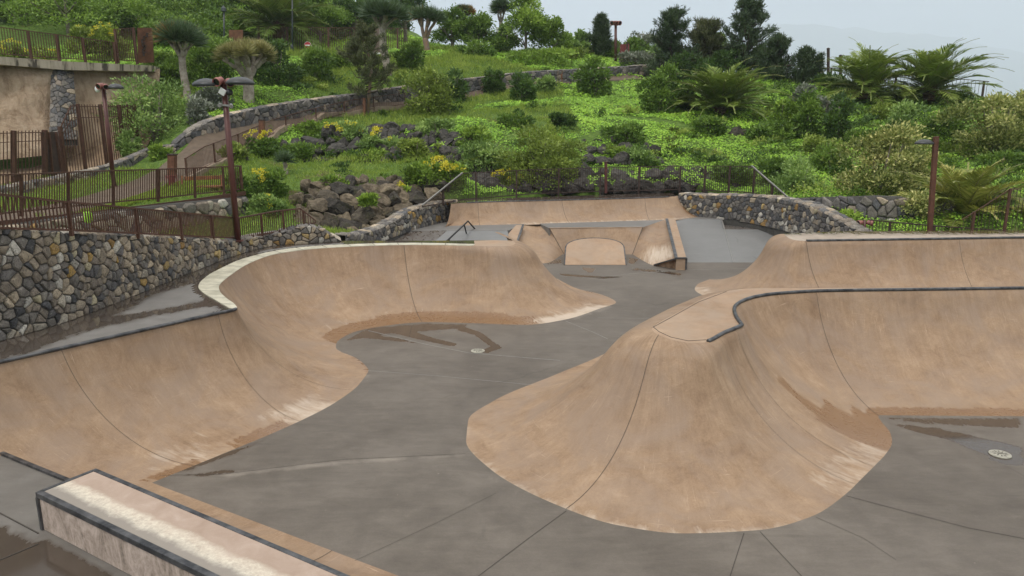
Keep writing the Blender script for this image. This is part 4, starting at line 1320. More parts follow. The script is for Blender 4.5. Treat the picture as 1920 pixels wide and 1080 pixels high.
# wall above the path
PW = WALLF
PT_ = []
for p, (u, v) in zip(PW, [(330, 272), (362, 246), (410, 224), (480, 207), (560, 193), (660, 180), (760, 165), (870, 151), (1000, 137), (1100, 132), (1220, 124), (1300, 120)]):
    PT_.append((p[0], p[1], aty(u, v - 3, p[1])[2]))
stone_wall('stone_wall', 'long dark dry stone wall running along the upper path across the hillside', [(p[0], p[1], p[2] - .1) for p in PW], PT_, .36, (.85, .15, 0, .0), .5, side=1, cap=.5, seed=21, bulge=.09)
# low stone edge below the tall fence
LE_ = [ground(u, v) for u, v in [(0, 372), (70, 357), (125, 345), (215, 322), (262, 303), (285, 292), (330, 286)]]
stone_wall('stone_edge', 'low grey stone edging at the foot of the tall rusty picket fence', [(p[0], p[1], p[2] - .1) for p in LE_], [(p[0], p[1] + .1, p[2] + .38) for p in LE_], .3, (.6, .3, 0, .1), .35, side=1, cap=.35, seed=31, bulge=.05, cat='stone edging')
# lower right wall under the bushes
BR = [ground(u, v) for u, v in [(1490, 408), (1560, 412), (1640, 412), (1720, 410), (1790, 405)]]
stone_wall('stone_wall', 'dark stone wall under the variegated bushes beyond the right rear deck', [(p[0], p[1], p[2] - .3) for p in BR], [(p[0], p[1] + .15, aty(u, v, p[1])[2]) for p, (u, v) in zip(BR, [(1490, 372), (1560, 370), (1640, 369), (1720, 372), (1790, 376)])], .40, (.8, .18, 0, .02), .5, side=1, seed=41, bulge=.1)

# ================================================================== LEFT: sprayed concrete bank, slab walkway, pillar
t = NT('sprayed_concrete')
p = t.pos()
n1 = t.noise(p, .6, 7, .65, .5); n2 = t.noise(p, 4, 8, .7); n3 = t.noise(t.mapping(p, (2.5, 2.5, .35)), 1.5, 6, .65, .8)
c = t.ramp(t.math('ADD', t.math('MULTIPLY', n1, .5), t.math('MULTIPLY', n3, .5)), [(.36, (.22, .15, .095)), (.5, (.37, .275, .19)), (.66, (.47, .37, .27))])
M['shotcrete'] = t.done(t.bsdf(c, .95, t.bump(t.math('ADD', n2, t.math('MULTIPLY', n1, 3)), .8, .12), 0, .2).outputs[0])
t = NT('stained_slab_edge')
p = t.pos()
n1 = t.noise(t.mapping(p, (2.2, 2.2, .25)), 1.3, 5, .6, .4); n2 = t.noise(p, 8, 6, .7)
c = t.ramp(n1, [(.40, (.10, .085, .07)), (.46, (.42, .36, .28)), (.7, (.56, .49, .40))])
M['slab_edge'] = t.done(t.bsdf(c, .9, t.bump(n2, .4, .03), 0, .3).outputs[0])
RW = thing('retaining_bank', 'bare sprayed concrete bank under the walkway slab at the left edge', 'retaining wall', (-27, 45, 4))
def bank_grid(pts_b, pts_t, nm, mat, par, bul=.5, n=70, m=24, seed=0):
    a = lin_poly(pts_b, n); b_ = lin_poly(pts_t, n)
    V = []
    for i in range(n):
        for j in range(m):
            q = a[i] + (b_[i] - a[i]) * j / (m - 1)
            s = bul * (mnoise.noise(Vector((q[0] * .35, q[2] * .35, seed))) + .5 * mnoise.noise(Vector((q[0] * 1.1, q[2] * 1.1, seed + 5))))
            V.append((q[0], q[1] - s, q[2]))
    idx = np.arange(n * m).reshape(n, m)
    f = np.stack([idx[:-1, :-1], idx[1:, :-1], idx[1:, 1:], idx[:-1, 1:]], -1).reshape(-1, 4)
    return mesh_np(nm, V, f, mat, par, smooth=True)
bank_grid([aty(-200, 300, 36.5), aty(0, 300, 38.6), aty(100, 290, 40), aty(150, 270, 42)], [aty(-200, 95, 38.2), aty(0, 108, 41.2), aty(60, 110, 42), aty(110, 113, 43)], 'bank_face', M['shotcrete'], RW, .55)
bank_grid([aty(120, 300, 41.5), aty(200, 290, 43), aty(300, 270, 45)], [aty(120, 118, 43.6), aty(220, 126, 45.6), aty(300, 130, 47.6)], 'bank_face', M['shotcrete'], RW, .45, seed=3)
# stone pillar
pb = [aty(92, 262, 40), aty(145, 262, 40.4)]
P0 = aty(92, 262, 39.6); P1 = aty(146, 262, 40.6)
pt0 = aty(96, 128, 42.6); pt1 = aty(137, 128, 43.6)
stone_wall('stone_pillar', 'square grey rubble stone pillar holding up the walkway slab at left', [P0, ((P0[0] + P1[0]) / 2, P0[1], P0[2]), P1], [pt0, ((pt0[0] + pt1[0]) / 2, pt0[1], pt0[2]), pt1], .30, (.88, .12, 0, 0), 1.2, side=1, seed=51, bulge=.06, cat='pillar')
# slab
SL = thing('walkway_slab', 'stained pale concrete walkway slab jutting out above the bank at upper left', 'walkway', (-25, 42, 8))
f0_, f1_ = [aty(u, v, d) for u, v, d in [(-260, 92, 36.5), (0, 106, 40.0), (120, 115, 42.5), (286, 123, 46.5)]], [aty(u, v, d) for u, v, d in [(-260, 110, 36.5), (0, 121, 40.0), (120, 131, 42.5), (286, 134, 46.5)]]
b = MB()
for i in range(3):
    a, b2, c2, d2 = Vector(f0_[i]), Vector(f0_[i + 1]), Vector(f1_[i + 1]), Vector(f1_[i])
    bk = Vector((-1.4, 6.5, 0))
    b.quadbox([d2, c2, c2 + bk, d2 + bk, a, b2, b2 + bk, a + bk])
b.build('slab', M['slab_edge'], SL)

# ================================================================== FENCES
def fence(name, label, bot, top, mats, post_at, pick_gap=.11, post_w=.07, pick_w=.018, rails=(0.06, 1.0), group=None, toprail=.05, sub=None, cat='fence', over=0.0, mid_rail=False):
    """picket fence between a foot line and a top line (lists of 3D points)"""
    bot = np.asarray(bot, float); top = np.asarray(top, float)
    t = np.r_[0, np.cumsum(np.linalg.norm(np.diff(bot[:, :2], axis=0), axis=1))]
    L = t[-1]
    fb = lambda s: np.array([np.interp(s, t, bot[:, i]) for i in range(3)])
    ft = lambda s: np.array([np.interp(s, t, top[:, i]) for i in range(3)])
    root = thing(name, label, cat, tuple(fb(L / 2)), group)
    b = MB()
    for i in range(len(bot) - 1):
        b.bar(top[i], top[i + 1], toprail, toprail * .8)
    b.build('top_rail', M[mats[1]], root)
    b = MB()
    for i in range(len(bot) - 1):
        b.bar(bot[i] + (top[i] - bot[i]) * rails[0], bot[i + 1] + (top[i + 1] - bot[i + 1]) * rails[0], .035, .04)
        pass
    b.build('bottom_rail', M[mats[1]], root)
    if mid_rail:
        b = MB()
        for i in range(len(bot) - 1):
            b.bar(bot[i] + (top[i] - bot[i]) * .84, bot[i + 1] + (top[i + 1] - bot[i + 1]) * .84, .03, .035)
        b.build('middle_rail', M[mats[1]], root)
    b = MB()
    s = pick_gap * .5
    while s < L:
        p, q = fb(s), ft(s)
        b.bar(p + (q - p) * .03, q + (0, 0, over), pick_w, pick_w)
        s += pick_gap
        if L < 12 * pick_gap:
            b.build('picket', M[mats[0]], root, fix=False); b = MB()
    if b.v: b.build('pickets', M[mats[0]], root, fix=False)
    for s in post_at:
        p, q = fb(s * L), ft(s * L)
        b = MB(); b.bar(p - np.array((0, 0, .08)), q + np.array((0, 0, .012 + over)), post_w, post_w)
        b.build('post', M[mats[1]], root)
    return root
def foot(lst): return [aty(*p) for p in lst]
# railing on the left stone wall
d1 = [(-11.0, 8.4), (-9.2, 12.62), (-8.34, 15.6), (-7.32, 19.1)]
DL = [p[1] + .12 for p in WL_FOOT[1:]]
FB_ = [(-11.3, 8.6, 3.33), aty(-14, 431, DL[0]), aty(125, 434.5, DL[1]), aty(250, 440, DL[2]), aty(377, 446, DL[3]), aty(450, 449, DL[4])]
FT_ = [(-11.3, 8.6, 3.98), aty(-14, 362, DL[0]), aty(125, 378, DL[1]), aty(250, 390, DL[2]), aty(377, 402, DL[3]), aty(450, 409, DL[4])]
FT_ = [(b_[0], b_[1], t_[2]) for b_, t_ in zip(FB_, FT_)]
fence('railing', 'brown picket railing on top of the tall lava wall at left', FB_, FT_, ('rust', 'rust'), [0, .15, .30, .46, .62, .76, .88, .995], .075, .06, .020, toprail=.05, cat='railing')
FB_ = [aty(450, 449, DL[4]), aty(520, 437, DL[5]), aty(565, 426, DL[6]), aty(592, 417.5, DL[6] + .2)]
FT_ = [aty(450, 409, DL[4]), aty(520, 396, DL[5]), aty(565, 391, DL[6]), aty(592, 414, DL[6] + .2)]
FT_ = [(b_[0], b_[1], t_[2]) for b_, t_ in zip(FB_, FT_)]
fence('railing', 'short brown picket railing right of the tall lamp, ending in a slanted rail', FB_, FT_, ('rust', 'rust'), [.32, .62, .86], .075, .06, .020, toprail=.05, cat='railing')
# upper railing
FB_ = [(-17.5, 19.7, 2.62), aty(0, 405, 21.9), aty(178, 386, 25.3), aty(340, 370, 28.6), aty(456, 357, 31.0)]
FT_ = [(-17.5, 19.7, 3.75), aty(0, 328, 21.9), aty(178, 321, 25.3), aty(340, 316, 28.6), aty(452, 311, 31.0)]
UR = fence('railing', 'upper brown picket railing on a steel channel, beside the sloping path', FB_, FT_, ('rust', 'rust'), [.12, .30, .43, .565, .705, .83, .93, .997], .095, .085, .024, toprail=.055, cat='railing')
b = MB()
ch = [(-17.5, 19.7, 2.36), aty(0, 419, 21.85), aty(178, 400, 25.25), aty(340, 380, 28.55), aty(460, 362, 30.95)]
for p, q in zip(ch[:-1], ch[1:]): b.bar(p, q, .06, .16)
b.build('channel', M['rust'], UR)
b = MB()
# path fence
KF = KERB
kb = [(p[0], p[1], p[2] + .22) for p in KF[:8]]
kt = [(p[0], p[1], aty(u, v, p[1])[2]) for p, (u, v) in zip(KF[:8], [(322, 300), (385, 276), (430, 259), (470, 243), (515, 226), (570, 212), (660, 192), (760, 181)])]
kt = [(a[0], a[1], a[2] + min(1.15, max(.8, c_[2] - a[2]))) for a, c_ in zip(kb, kt)]
fence('railing', 'thin brown picket railing along the climbing path', kb, kt, ('rust', 'rust'), [0, .14, .28, .42, .55, .68, .8, .9, 1], .13, .07, .016, toprail=.045, cat='railing')
b = MB()
KB2 = smooth_poly([(p[0], p[1], p[2]) for p in KF[:8]], 40)
for p, q in zip(KB2[:-1], KB2[1:]):
    b.bar((p[0], p[1], tz1(p[0], p[1]) + .12), (q[0], q[1], tz1(q[0], q[1]) + .12), .3, .3)
tag(b.build('path_kerb', M['kerb']), 'pale beige concrete kerb under the thin railing of the climbing path', 'kerb')
# tall rusty pickets
FB_ = foot([(-40, 364, 33.4), (0, 356, 34), (60, 347, 35), (86, 343, 35.6)]); FT_ = foot([(-40, 251, 33.4), (0, 250, 34), (60, 248.5, 35), (86, 248, 35.6)])
fence('picket_fence', 'tall rusty picket fence at the left edge in front of the sprayed bank', FB_, FT_, ('rust', 'rust'), [.1, .5, .99], .15, .16, .03, rails=(.02, 1), over=.1, mid_rail=True)
GT = thing('gate', 'solid dark rusty steel gate between the two tall picket fences', 'gate', foot([(102, 345, 36)])[0])
g0 = foot([(85, 350, 35.6), (120, 343, 36.3)]); g1 = foot([(80, 248, 35.6), (106, 247, 36.3)])
b = MB(); b.quadbox([g0[0], g0[1], np.array(g0[1]) + (0, .08, 0), np.array(g0[0]) + (0, .08, 0), g1[0], g1[1], np.array(g1[1]) + (0, .08, 0), np.array(g1[0]) + (0, .08, 0)]); b.build('leaf', M['rust_dark'], GT)
for s in (.0, .5, 1.0):
    p = Vector(g0[0]).lerp(Vector(g0[1]), s); q = Vector(g1[0]).lerp(Vector(g1[1]), s)
    b = MB(); b.bar(p + Vector((0, -.06, 0)), q + Vector((0, -.06, 0)), .09, .09); b.build('frame_bar', M['rust'], GT)
FB_ = foot([(122, 341, 36.4), (150, 334, 37.2), (215, 318, 39), (263, 304, 41)]); FT_ = foot([(106, 247, 36.4), (141, 199, 37.2), (205, 200, 39), (262, 200, 41)])
FT_ = [(b_[0], b_[1], t_[2]) for b_, t_ in zip(FB_, FT_)]
fence('picket_fence', 'very tall rusty picket fence right of the solid gate, below the grey-green shrub', FB_, FT_, ('rust', 'rust'), [.02, .25, .5, .75, .9, 1], .15, .14, .03, rails=(.02, 1), over=.1, mid_rail=True)
# railing on the slab
FB_ = foot([(-260, 90, 36.6), (0, 104, 40.1), (120, 112, 42.6), (222, 117, 45)]); FT_ = foot([(-260, 30, 36.6), (0, 50, 40.1), (120, 66, 42.6), (220, 80, 45)])
FT_ = [(b_[0], b_[1], t_[2]) for b_, t_ in zip(FB_, FT_)]
fence('railing', 'rusty picket railing along the edge of the walkway slab at upper left', FB_, FT_, ('rust', 'rust'), [0, .2, .4, .6, .72, .84, .99], .13, .12, .028, cat='railing')
FB_ = foot([(222, 116, 45), (258, 118, 45.8)]); FT_ = foot([(219, 55, 45), (257, 52, 45.8)])
FT_ = [(b_[0], b_[1], t_[2]) for b_, t_ in zip(FB_, FT_)]
fence('railing', 'taller rusty picket panel beside the cut-out steel panel on the slab', FB_, FT_, ('rust', 'rust'), [0, .98], .10, .12, .03, cat='railing')
CP = thing('steel_sign', 'orange-brown weathered steel sign with cut-out figures at the end of the slab', 'sign', foot([(272, 119, 46)])[0])
p0, p1, p2, p3 = foot([(259, 118, 45.8), (288, 117, 46.6), (284, 52, 46.6), (257, 52, 45.8)])
b = MB(); b.quadbox([p0, p1, np.array(p1) + (0, .1, 0), np.array(p0) + (0, .1, 0), p3, p2, np.array(p2) + (0, .1, 0), np.array(p3) + (0, .1, 0)]); b.build('sheet', M['corten'], CP)
rng = random.Random(4)
for k in range(7):
    s = .3 + .4 * rng.random(); h = .25 + .09 * k
    p = (Vector(p0).lerp(Vector(p1), s)).lerp(Vector(p3).lerp(Vector(p2), s), h)
    b = MB(); b.box(p + Vector((0, -.03, 0)), .1, .06, .22); b.box(p + Vector((.07, -.03, .1)), .14, .06, .06); b.build('cut_out', M['rust_dark'], CP)
# rear fence above the rear quarter pipe
FB_ = foot([(792, 388, 31.4), (868, 377, 34.9), (1000, 366, 36.3), (1136, 361, 37.3), (1290, 358, 37.9), (1405, 364, 35.2), (1480, 377, 32.6)])
FT_ = foot([(792, 386, 31.4), (868, 325, 34.9), (1000, 318, 36.3), (1136, 314, 37.3), (1290, 311, 37.9), (1403, 312, 35.2), (1480, 374, 32.6)])
FT_ = [(b_[0], b_[1], t_[2]) for b_, t_ in zip(FB_, FT_)]
fr_ = fence('fence', 'long brown picket fence behind the rear quarter pipe, both ends slanting down', FB_, FT_, ('rust_dark', 'rust_dark'), [.085, .205, .30, .40, .50, .592, .69, .755, .82, .885, .945], .115, .085, .02, toprail=.04)
b = MB(); b.bar(np.array(FT_[0]) + (0, -.05, .03), np.array(FT_[1]) + (0, -.05, .03), .05, .05); b.build('slanted_rail', M['galv'], fr_)
b = MB(); b.bar(np.array(FT_[5]) + (0, -.05, .03), np.array(FT_[6]) + (0, -.05, .03), .05, .05); b.build('slanted_rail', M['galv'], fr_)
# railing behind the far right deck
FB_ = [(13.2, 27.5, .75), (15.0, 27.0, .6), (17.5, 26.6, .45), (20.5, 26.3, .3)]
FT_ = [aty(1545, 412, 27.5), aty(1640, 422, 27.0), aty(1740, 432, 26.6), aty(1840, 440, 26.3)]
FT_ = [(b_[0], b_[1], t_[2]) for b_, t_ in zip(FB_, FT_)]
fence('railing', 'low dark picket railing just beyond the far right deck', FB_, FT_, ('rust_dark', 'rust_dark'), [.1, .3, .62, .9], .11, .07, .018, cat='railing')
FB_ = foot([(1800, 440, 25.6), (1822, 440, 25.6), (1882, 442, 25.4), (1990, 446, 25.2)]); FT_ = foot([(1800, 412, 25.6), (1822, 397, 25.6), (1886, 354, 25.4), (1990, 356, 25.2)])
FT_ = [(b_[0], b_[1], t_[2]) for b_, t_ in zip(FB_, FT_)]
fence('fence', 'thin brown picket fence at the right edge in front of the palm fronds', FB_, FT_, ('rust_dark', 'rust'), [.12, .43], .12, .075, .012, toprail=.03)
# fence line along the top of the slope behind the white car
FB_ = foot([(480, 98, 72), (560, 98, 72.5), (650, 99, 73), (765, 100, 73.5)]); FT_ = foot([(480, 50, 72), (560, 51, 72.5), (650, 52, 73), (765, 53, 73.5)])
fence('fence', 'brown picket fence at the top of the meadow behind the pale trunks', [(p[0], p[1], p[2]) for p in FB_], FT_, ('rust', 'rust'), [.02, .2, .47, .7, .93], .2, .16, .045)
# wire fence on the ridge at right
FB_ = foot([(1440, 160, 62.5), (1560, 170, 61), (1680, 178, 59.5), (1850, 186, 57)]); FT_ = foot([(1440, 120, 62.5), (1560, 128, 61), (1680, 138, 59.5), (1850, 153, 57)])
FT_ = [(b_[0], b_[1], t_[2]) for b_, t_ in zip(FB_, FT_)]
fence('fence', 'thin dark railing along the ridge behind the two palms', FB_, FT_, ('rust_dark', 'rust_dark'), [.06, .3, .6, .98], .25, .12, .02, toprail=.06)
for u, v0, v1, d, lb in ((1553, 150, 92, 61, 'taller dark wooden post on the ridge left of the palms'), (1576, 150, 105, 60.5, 'shorter dark wooden post on the ridge left of the palms')):
    p = aty(u, v0, d); q = aty(u, v1, d)
    b = MB(); b.tube([p, q], .12, 8); b.lathe(q, [(.14, 0), (.14, .05), (.04, .1)], 8)
    tag(b.build('post', M['rust_dark']), lb, 'post', 'posts on the ridge')

# ================================================================== BOULDERS
def boulder_mesh(seed):
    import bmesh
    bm = bmesh.new()
    bmesh.ops.create_icosphere(bm, subdivisions=4, radius=1.0)
    o = Vector((seed * 7.3, seed * 3.1, seed * 1.7))
    rr = random.Random(seed)
    planes = [(Vector((rr.gauss(0, 1), rr.gauss(0, 1), rr.gauss(0, 1))).normalized(), rr.uniform(.45, .8)) for _ in range(11)]
    for v in bm.verts:
        p = v.co.copy()
        for n_, d in planes:
            k = p.dot(n_)
            if k > d: p -= n_ * (k - d) * .92
        k = 1 + .17 * mnoise.noise(p * 1.6 + o) + .09 * mnoise.noise(p * 4.5 + o) + .045 * mnoise.noise(p * 11 + o)
        v.co = p * k
    me = bpy.data.meshes.new('boulder')
    bm.to_mesh(me); bm.free()
    return me
t = NT('boulder_rock')
p = t.n('TexCoord').outputs['Object']
oi = t.n('ObjectInfo').outputs['Random']
n1 = t.noise(p, 1.6, 8, .7, .5); n2 = t.noise(t.pos(), 5, 7, .72)
base_ = t.ramp(oi, [(.0, (.052, .047, .041)), (.3, (.082, .071, .058)), (.6, (.135, .108, .076)), (1., (.21, .168, .115))])
k_ = t.ramp(n1, [(.3, .5), (.52, 1.0), (.72, 1.6)])
c = t.mix(1., base_, k_, 'MULTIPLY')
c = t.mix(t.ramp(n2, [(.56, 0.), (.7, .55)]), c, (.30, .25, .17))
c = t.mix(t.ramp(t.noise(p, 1.1, 5, .7), [(.56, 0.), (.68, .6)]), c, (.075, .08, .03))
M['boulder'] = t.done(t.bsdf(c, .9, t.bump(t.math('ADD', n1, n2), .9, .08), 0, .25).outputs[0])
t = NT('dark_boulder_rock')
p = t.n('TexCoord').outputs['Object']
n1 = t.noise(p, 1.6, 8, .7, .5); n2 = t.noise(t.pos(), 5, 7, .72)
c = t.ramp(n1, [(.3, (.030, .028, .027)), (.52, (.070, .065, .059)), (.75, (.15, .135, .115))])
c = t.mix(t.ramp(n2, [(.6, 0.), (.74, .5)]), c, (.20, .17, .12))
M['boulder_dark'] = t.done(t.bsdf(c, .9, t.bump(t.math('ADD', n1, n2), .9, .08), 0, .25).outputs[0])
BMS = {}
for mk in ('boulder', 'boulder_dark'):
    BMS[mk] = []
    for s_ in range(9):
        me = boulder_mesh(s_ + 1); me.materials.append(M[mk]); me.polygons.foreach_set('use_smooth', [False] * len(me.polygons))
        BMS[mk].append(me)
def put_boulder(par, loc, r, rng, mk='boulder', name='boulder', flat=.8):
    o = bpy.data.objects.new(name, rng.choice(BMS[mk]))
    C.objects.link(o)
    o.location = loc; o.rotation_euler = (rng.uniform(-.4, .4), rng.uniform(-.4, .4), rng.uniform(0, 6.28))
    o.scale = (r * rng.uniform(.95, 1.25), r * rng.uniform(.8, 1.0), r * rng.uniform(flat - .12, flat + .1))
    if par is not None:
        o.parent = par; o.matrix_parent_inverse = parent_matrix(par).inverted()
    return o
def boulder_wall(label, rows, mk, seed, cat='boulder wall', dist=None):
    """rows: (v, u0, u1, d0, d1, size_px)"""
    rng = random.Random(seed)
    v0, a, c_, d_, e_, _ = rows[len(rows) // 2]
    root = thing('boulder_wall', label, cat, aty((a + c_) / 2, v0, (d_ + e_) / 2))
    for v, u0, u1, da, db, px in rows:
        u = u0
        while u < u1:
            s = px * rng.uniform(.75, 1.35)
            uu = u + s / 2
            d = da + (db - da) * (uu - u0) / max(1, u1 - u0)
            vv = v + rng.uniform(-.2, .2) * px
            p = Vector(aty(uu, vv, d))
            put_boulder(root, p, s * .54 * d / FPX, rng, mk)
            u += s * .66
    return root
boulder_wall('rough wall of big volcanic boulders behind the dirt gap, left of the stepped wall', [
    (442, 590, 704, 30.2, 31.2, 38), (427, 552, 712, 30.4, 31.6, 42), (411, 545, 730, 30.7, 32.2, 42), (395, 540, 745, 31.1, 32.9, 42), (379, 540, 765, 31.6, 33.5, 40), (364, 545, 790, 32.1, 34.3, 36), (351, 560, 815, 32.8, 35.4, 32), (341, 600, 840, 33.6, 36.4, 24)], 'boulder', 3)
boulder_wall('upper outcrop of dark lava rocks among yellow flowers, left of centre on the slope', [
    (302, 560, 900, 40.4, 40.6, 24), (288, 540, 900, 41.3, 41.6, 34), (271, 520, 890, 42.6, 43, 32), (255, 600, 880, 44, 44.4, 26), (243, 640, 780, 45.6, 45.8, 22)], 'boulder_dark', 5)
boulder_wall('row of large dark boulders behind the long rear fence', [
    (353, 885, 1440, 37.8, 38.4, 34), (338, 860, 1430, 38.6, 39.2, 34), (326, 870, 1430, 39.6, 40.2, 30), (320, 870, 1060, 40.0, 40.4, 28)], 'boulder_dark', 7)
boulder_wall('dark rocky outcrop in the green slope above the middle of the rear fence', [
    (302, 1085, 1230, 41.8, 42, 30), (284, 1075, 1215, 43.0, 43.3, 30), (268, 1085, 1190, 44.2, 44.4, 24), (256, 1090, 1170, 45.2, 45.3, 18)], 'boulder_dark', 9)
rng = random.Random(17)
for u, v, px, lb in ((770, 246, 30, 'flat dark boulder in the grass above the yellow-flowered outcrop'), (1228, 302, 24, 'single dark grey boulder at the right end of the slope outcrop'),
                     (1380, 255, 46, 'brown eroded rock below the big feathery palm'), (1345, 288, 22, 'small rock in the greenery below the eroded rock'), (940, 238, 18, 'small dark rock on the slope above the big mixed shrub'), (455, 302, 34, 'dark rock at the corner where the upper railing ends')):
    p = ground(u, v); r = px * .5 * p[1] / FPX
    o = put_boulder(None, (p[0], p[1], p[2] + r * .15), r, rng, 'boulder_dark' if 'dark' in lb else 'boulder', 'boulder', .7)
    tag(o, lb, 'boulder', 'loose rocks on the slope')
# ================================================================== VEGETATION
LM = {
    'bright': leaf_mat('bright_leaf', (0.075, 0.136, 0.019), (0.189, 0.306, 0.041), (0.378, 0.521, 0.084)),
    'mid': leaf_mat('mid_leaf', (0.044, 0.095, 0.016), (0.111, 0.201, 0.031), (0.234, 0.355, 0.059)),
    'dark': leaf_mat('dark_leaf', (0.024, 0.059, 0.015), (0.059, 0.121, 0.029), (0.132, 0.230, 0.049)),
    'olive': leaf_mat('olive_leaf', (0.081, 0.116, 0.019), (0.190, 0.258, 0.044), (0.360, 0.448, 0.087)),
    'greygreen': leaf_mat('grey_green_leaf', (0.083, 0.151, 0.038), (0.199, 0.310, 0.085), (0.419, 0.563, 0.168)),
    'silver': leaf_mat('silver_leaf', (0.100, 0.120, 0.085), (0.200, 0.220, 0.170), (0.340, 0.360, 0.300), .15),
    'cream': leaf_mat('variegated_leaf', (0.094, 0.131, 0.029), (0.303, 0.333, 0.097), (0.837, 0.765, 0.322), .2),
    'palm': leaf_mat('palm_leaflet', (0.073, 0.119, 0.022), (0.176, 0.254, 0.048), (0.367, 0.443, 0.098), .22, .42),
    'palm_pale': leaf_mat('pale_palm_leaflet', (0.106, 0.136, 0.028), (0.270, 0.305, 0.069), (0.564, 0.519, 0.147), .25, .42),
    'dragon': leaf_mat('dragon_tree_sword', (0.031, 0.055, 0.028), (0.080, 0.131, 0.065), (0.177, 0.239, 0.123), .12, .45),
    'dragon_y': leaf_mat('yellowing_sword', (0.108, 0.116, 0.039), (0.308, 0.285, 0.116), (0.554, 0.493, 0.231), .15, .5),
    'dry': leaf_mat('dry_sword', (0.140, 0.070, 0.020), (0.270, 0.150, 0.045), (0.380, 0.250, 0.090), .1, .6),
    'pine': leaf_mat('pine_needle', (0.022, 0.042, 0.020), (0.055, 0.092, 0.040), (0.120, 0.160, 0.070), .08, .5),
    'pine_w': leaf_mat('weathered_pine_needle', (0.043, 0.055, 0.022), (0.101, 0.116, 0.046), (0.200, 0.193, 0.085), .1, .5),
    'ivy': leaf_mat('ground_leaf', (0.114, 0.228, 0.021), (0.271, 0.496, 0.047), (0.559, 0.833, 0.099), .3),
    'grass': leaf_mat('grass_blade', (0.109, 0.173, 0.023), (0.229, 0.333, 0.050), (0.457, 0.547, 0.108), .3),
    'flower': leaf_mat('yellow_petal', (0.480, 0.400, 0.020), (0.720, 0.620, 0.030), (0.850, 0.760, 0.120), .3),
}
M['bark'] = simple('grey_bark', (.26, .22, .185), .9, 0, .5, 5, (.12, .095, .075), .6)
M['bark_pale'] = simple('pale_ringed_bark', (.40, .35, .29), .9, 0, .4, 4, (.22, .18, .14), .5)
M['bark_red'] = simple('reddish_bark', (.26, .15, .095), .9, 0, .4, 4, (.20, .17, .145), .5)
M['bark_dark'] = simple('dark_bark', (.075, .05, .036), .9, 0, .4, 6, None, .5)
M['palm_trunk'] = simple('palm_boots', (.15, .085, .045), .95, 0, .6, 8, (.05, .032, .02), .8)

def unit(a):
    return a / np.maximum(np.linalg.norm(a, axis=-1, keepdims=True), 1e-9)

def leaf_quads(c, d, L, W, rng, flat=None):
    """pointed leaves: base c, direction d, length L, width W  (arrays)"""
    n = len(c)
    L = np.broadcast_to(L, (n,))[:, None]; W = np.broadcast_to(W, (n,))[:, None]
    r = unit(rng.normal(size=(n, 3))) if flat is None else flat
    s = unit(np.cross(d, r))
    up = np.cross(s, d)
    v = np.stack([c, c + d * L * .5 + s * W * .5 + up * L * .04, c + d * L, c + d * L * .5 - s * W * .5 + up * L * .04], 1)
    f = np.arange(n * 4).reshape(n, 4)
    return v.reshape(-1, 3), f

def lobed_points(n, rx, ry, rz, rng, nl=9, fill=.45, lr=.37):
    """leaf positions on uneven lobes that make up a crown; centre at 0, also returns outward direction and lobe tint"""
    th = rng.uniform(0, 2 * PI, nl); cz = rng.uniform(-.85, 1.0, nl); r = np.sqrt(np.maximum(0, 1 - cz ** 2)) * rng.uniform(.45, 1.0, nl)
    lc = np.stack([np.cos(th) * r, np.sin(th) * r, cz * rng.uniform(.5, .85, nl)], 1)
    lc[0] = 0
    lrad = rng.uniform(.5, 1.35, nl) * lr
    lrad[0] = lr * 1.25
    lt = rng.normal(0, .18, nl)
    k = rng.choice(nl, n, p=lrad ** 2 / (lrad ** 2).sum())
    u = unit(rng.normal(size=(n, 3)))
    u[:, 2] = np.where(u[:, 2] < -.3, -u[:, 2] * .6, u[:, 2])
    # leaves sit in twiggy bunches
    nb = max(8, n // 14)
    bu = unit(rng.normal(size=(nb, 3))); bu[:, 2] = np.where(bu[:, 2] < -.35, -bu[:, 2] * .6, bu[:, 2])
    bi = rng.randint(0, nb, n)
    u = unit(bu[bi] + .32 * u)
    rad = (fill + (1 - fill) * rng.uniform(0, 1, n) ** .6) * (1 + .30 * np.abs(rng.normal(size=nb))[bi] - .1)
    p = lc[k] + u * (lrad[k] * rad)[:, None]
    p = p * np.array([rx, ry, rz])
    bt = rng.normal(0, .14, nb)
    return p, u, lt[k] + bt[bi], p[:, 2] / max(rz, .01)

def wid(px, y): return px * y / FPX

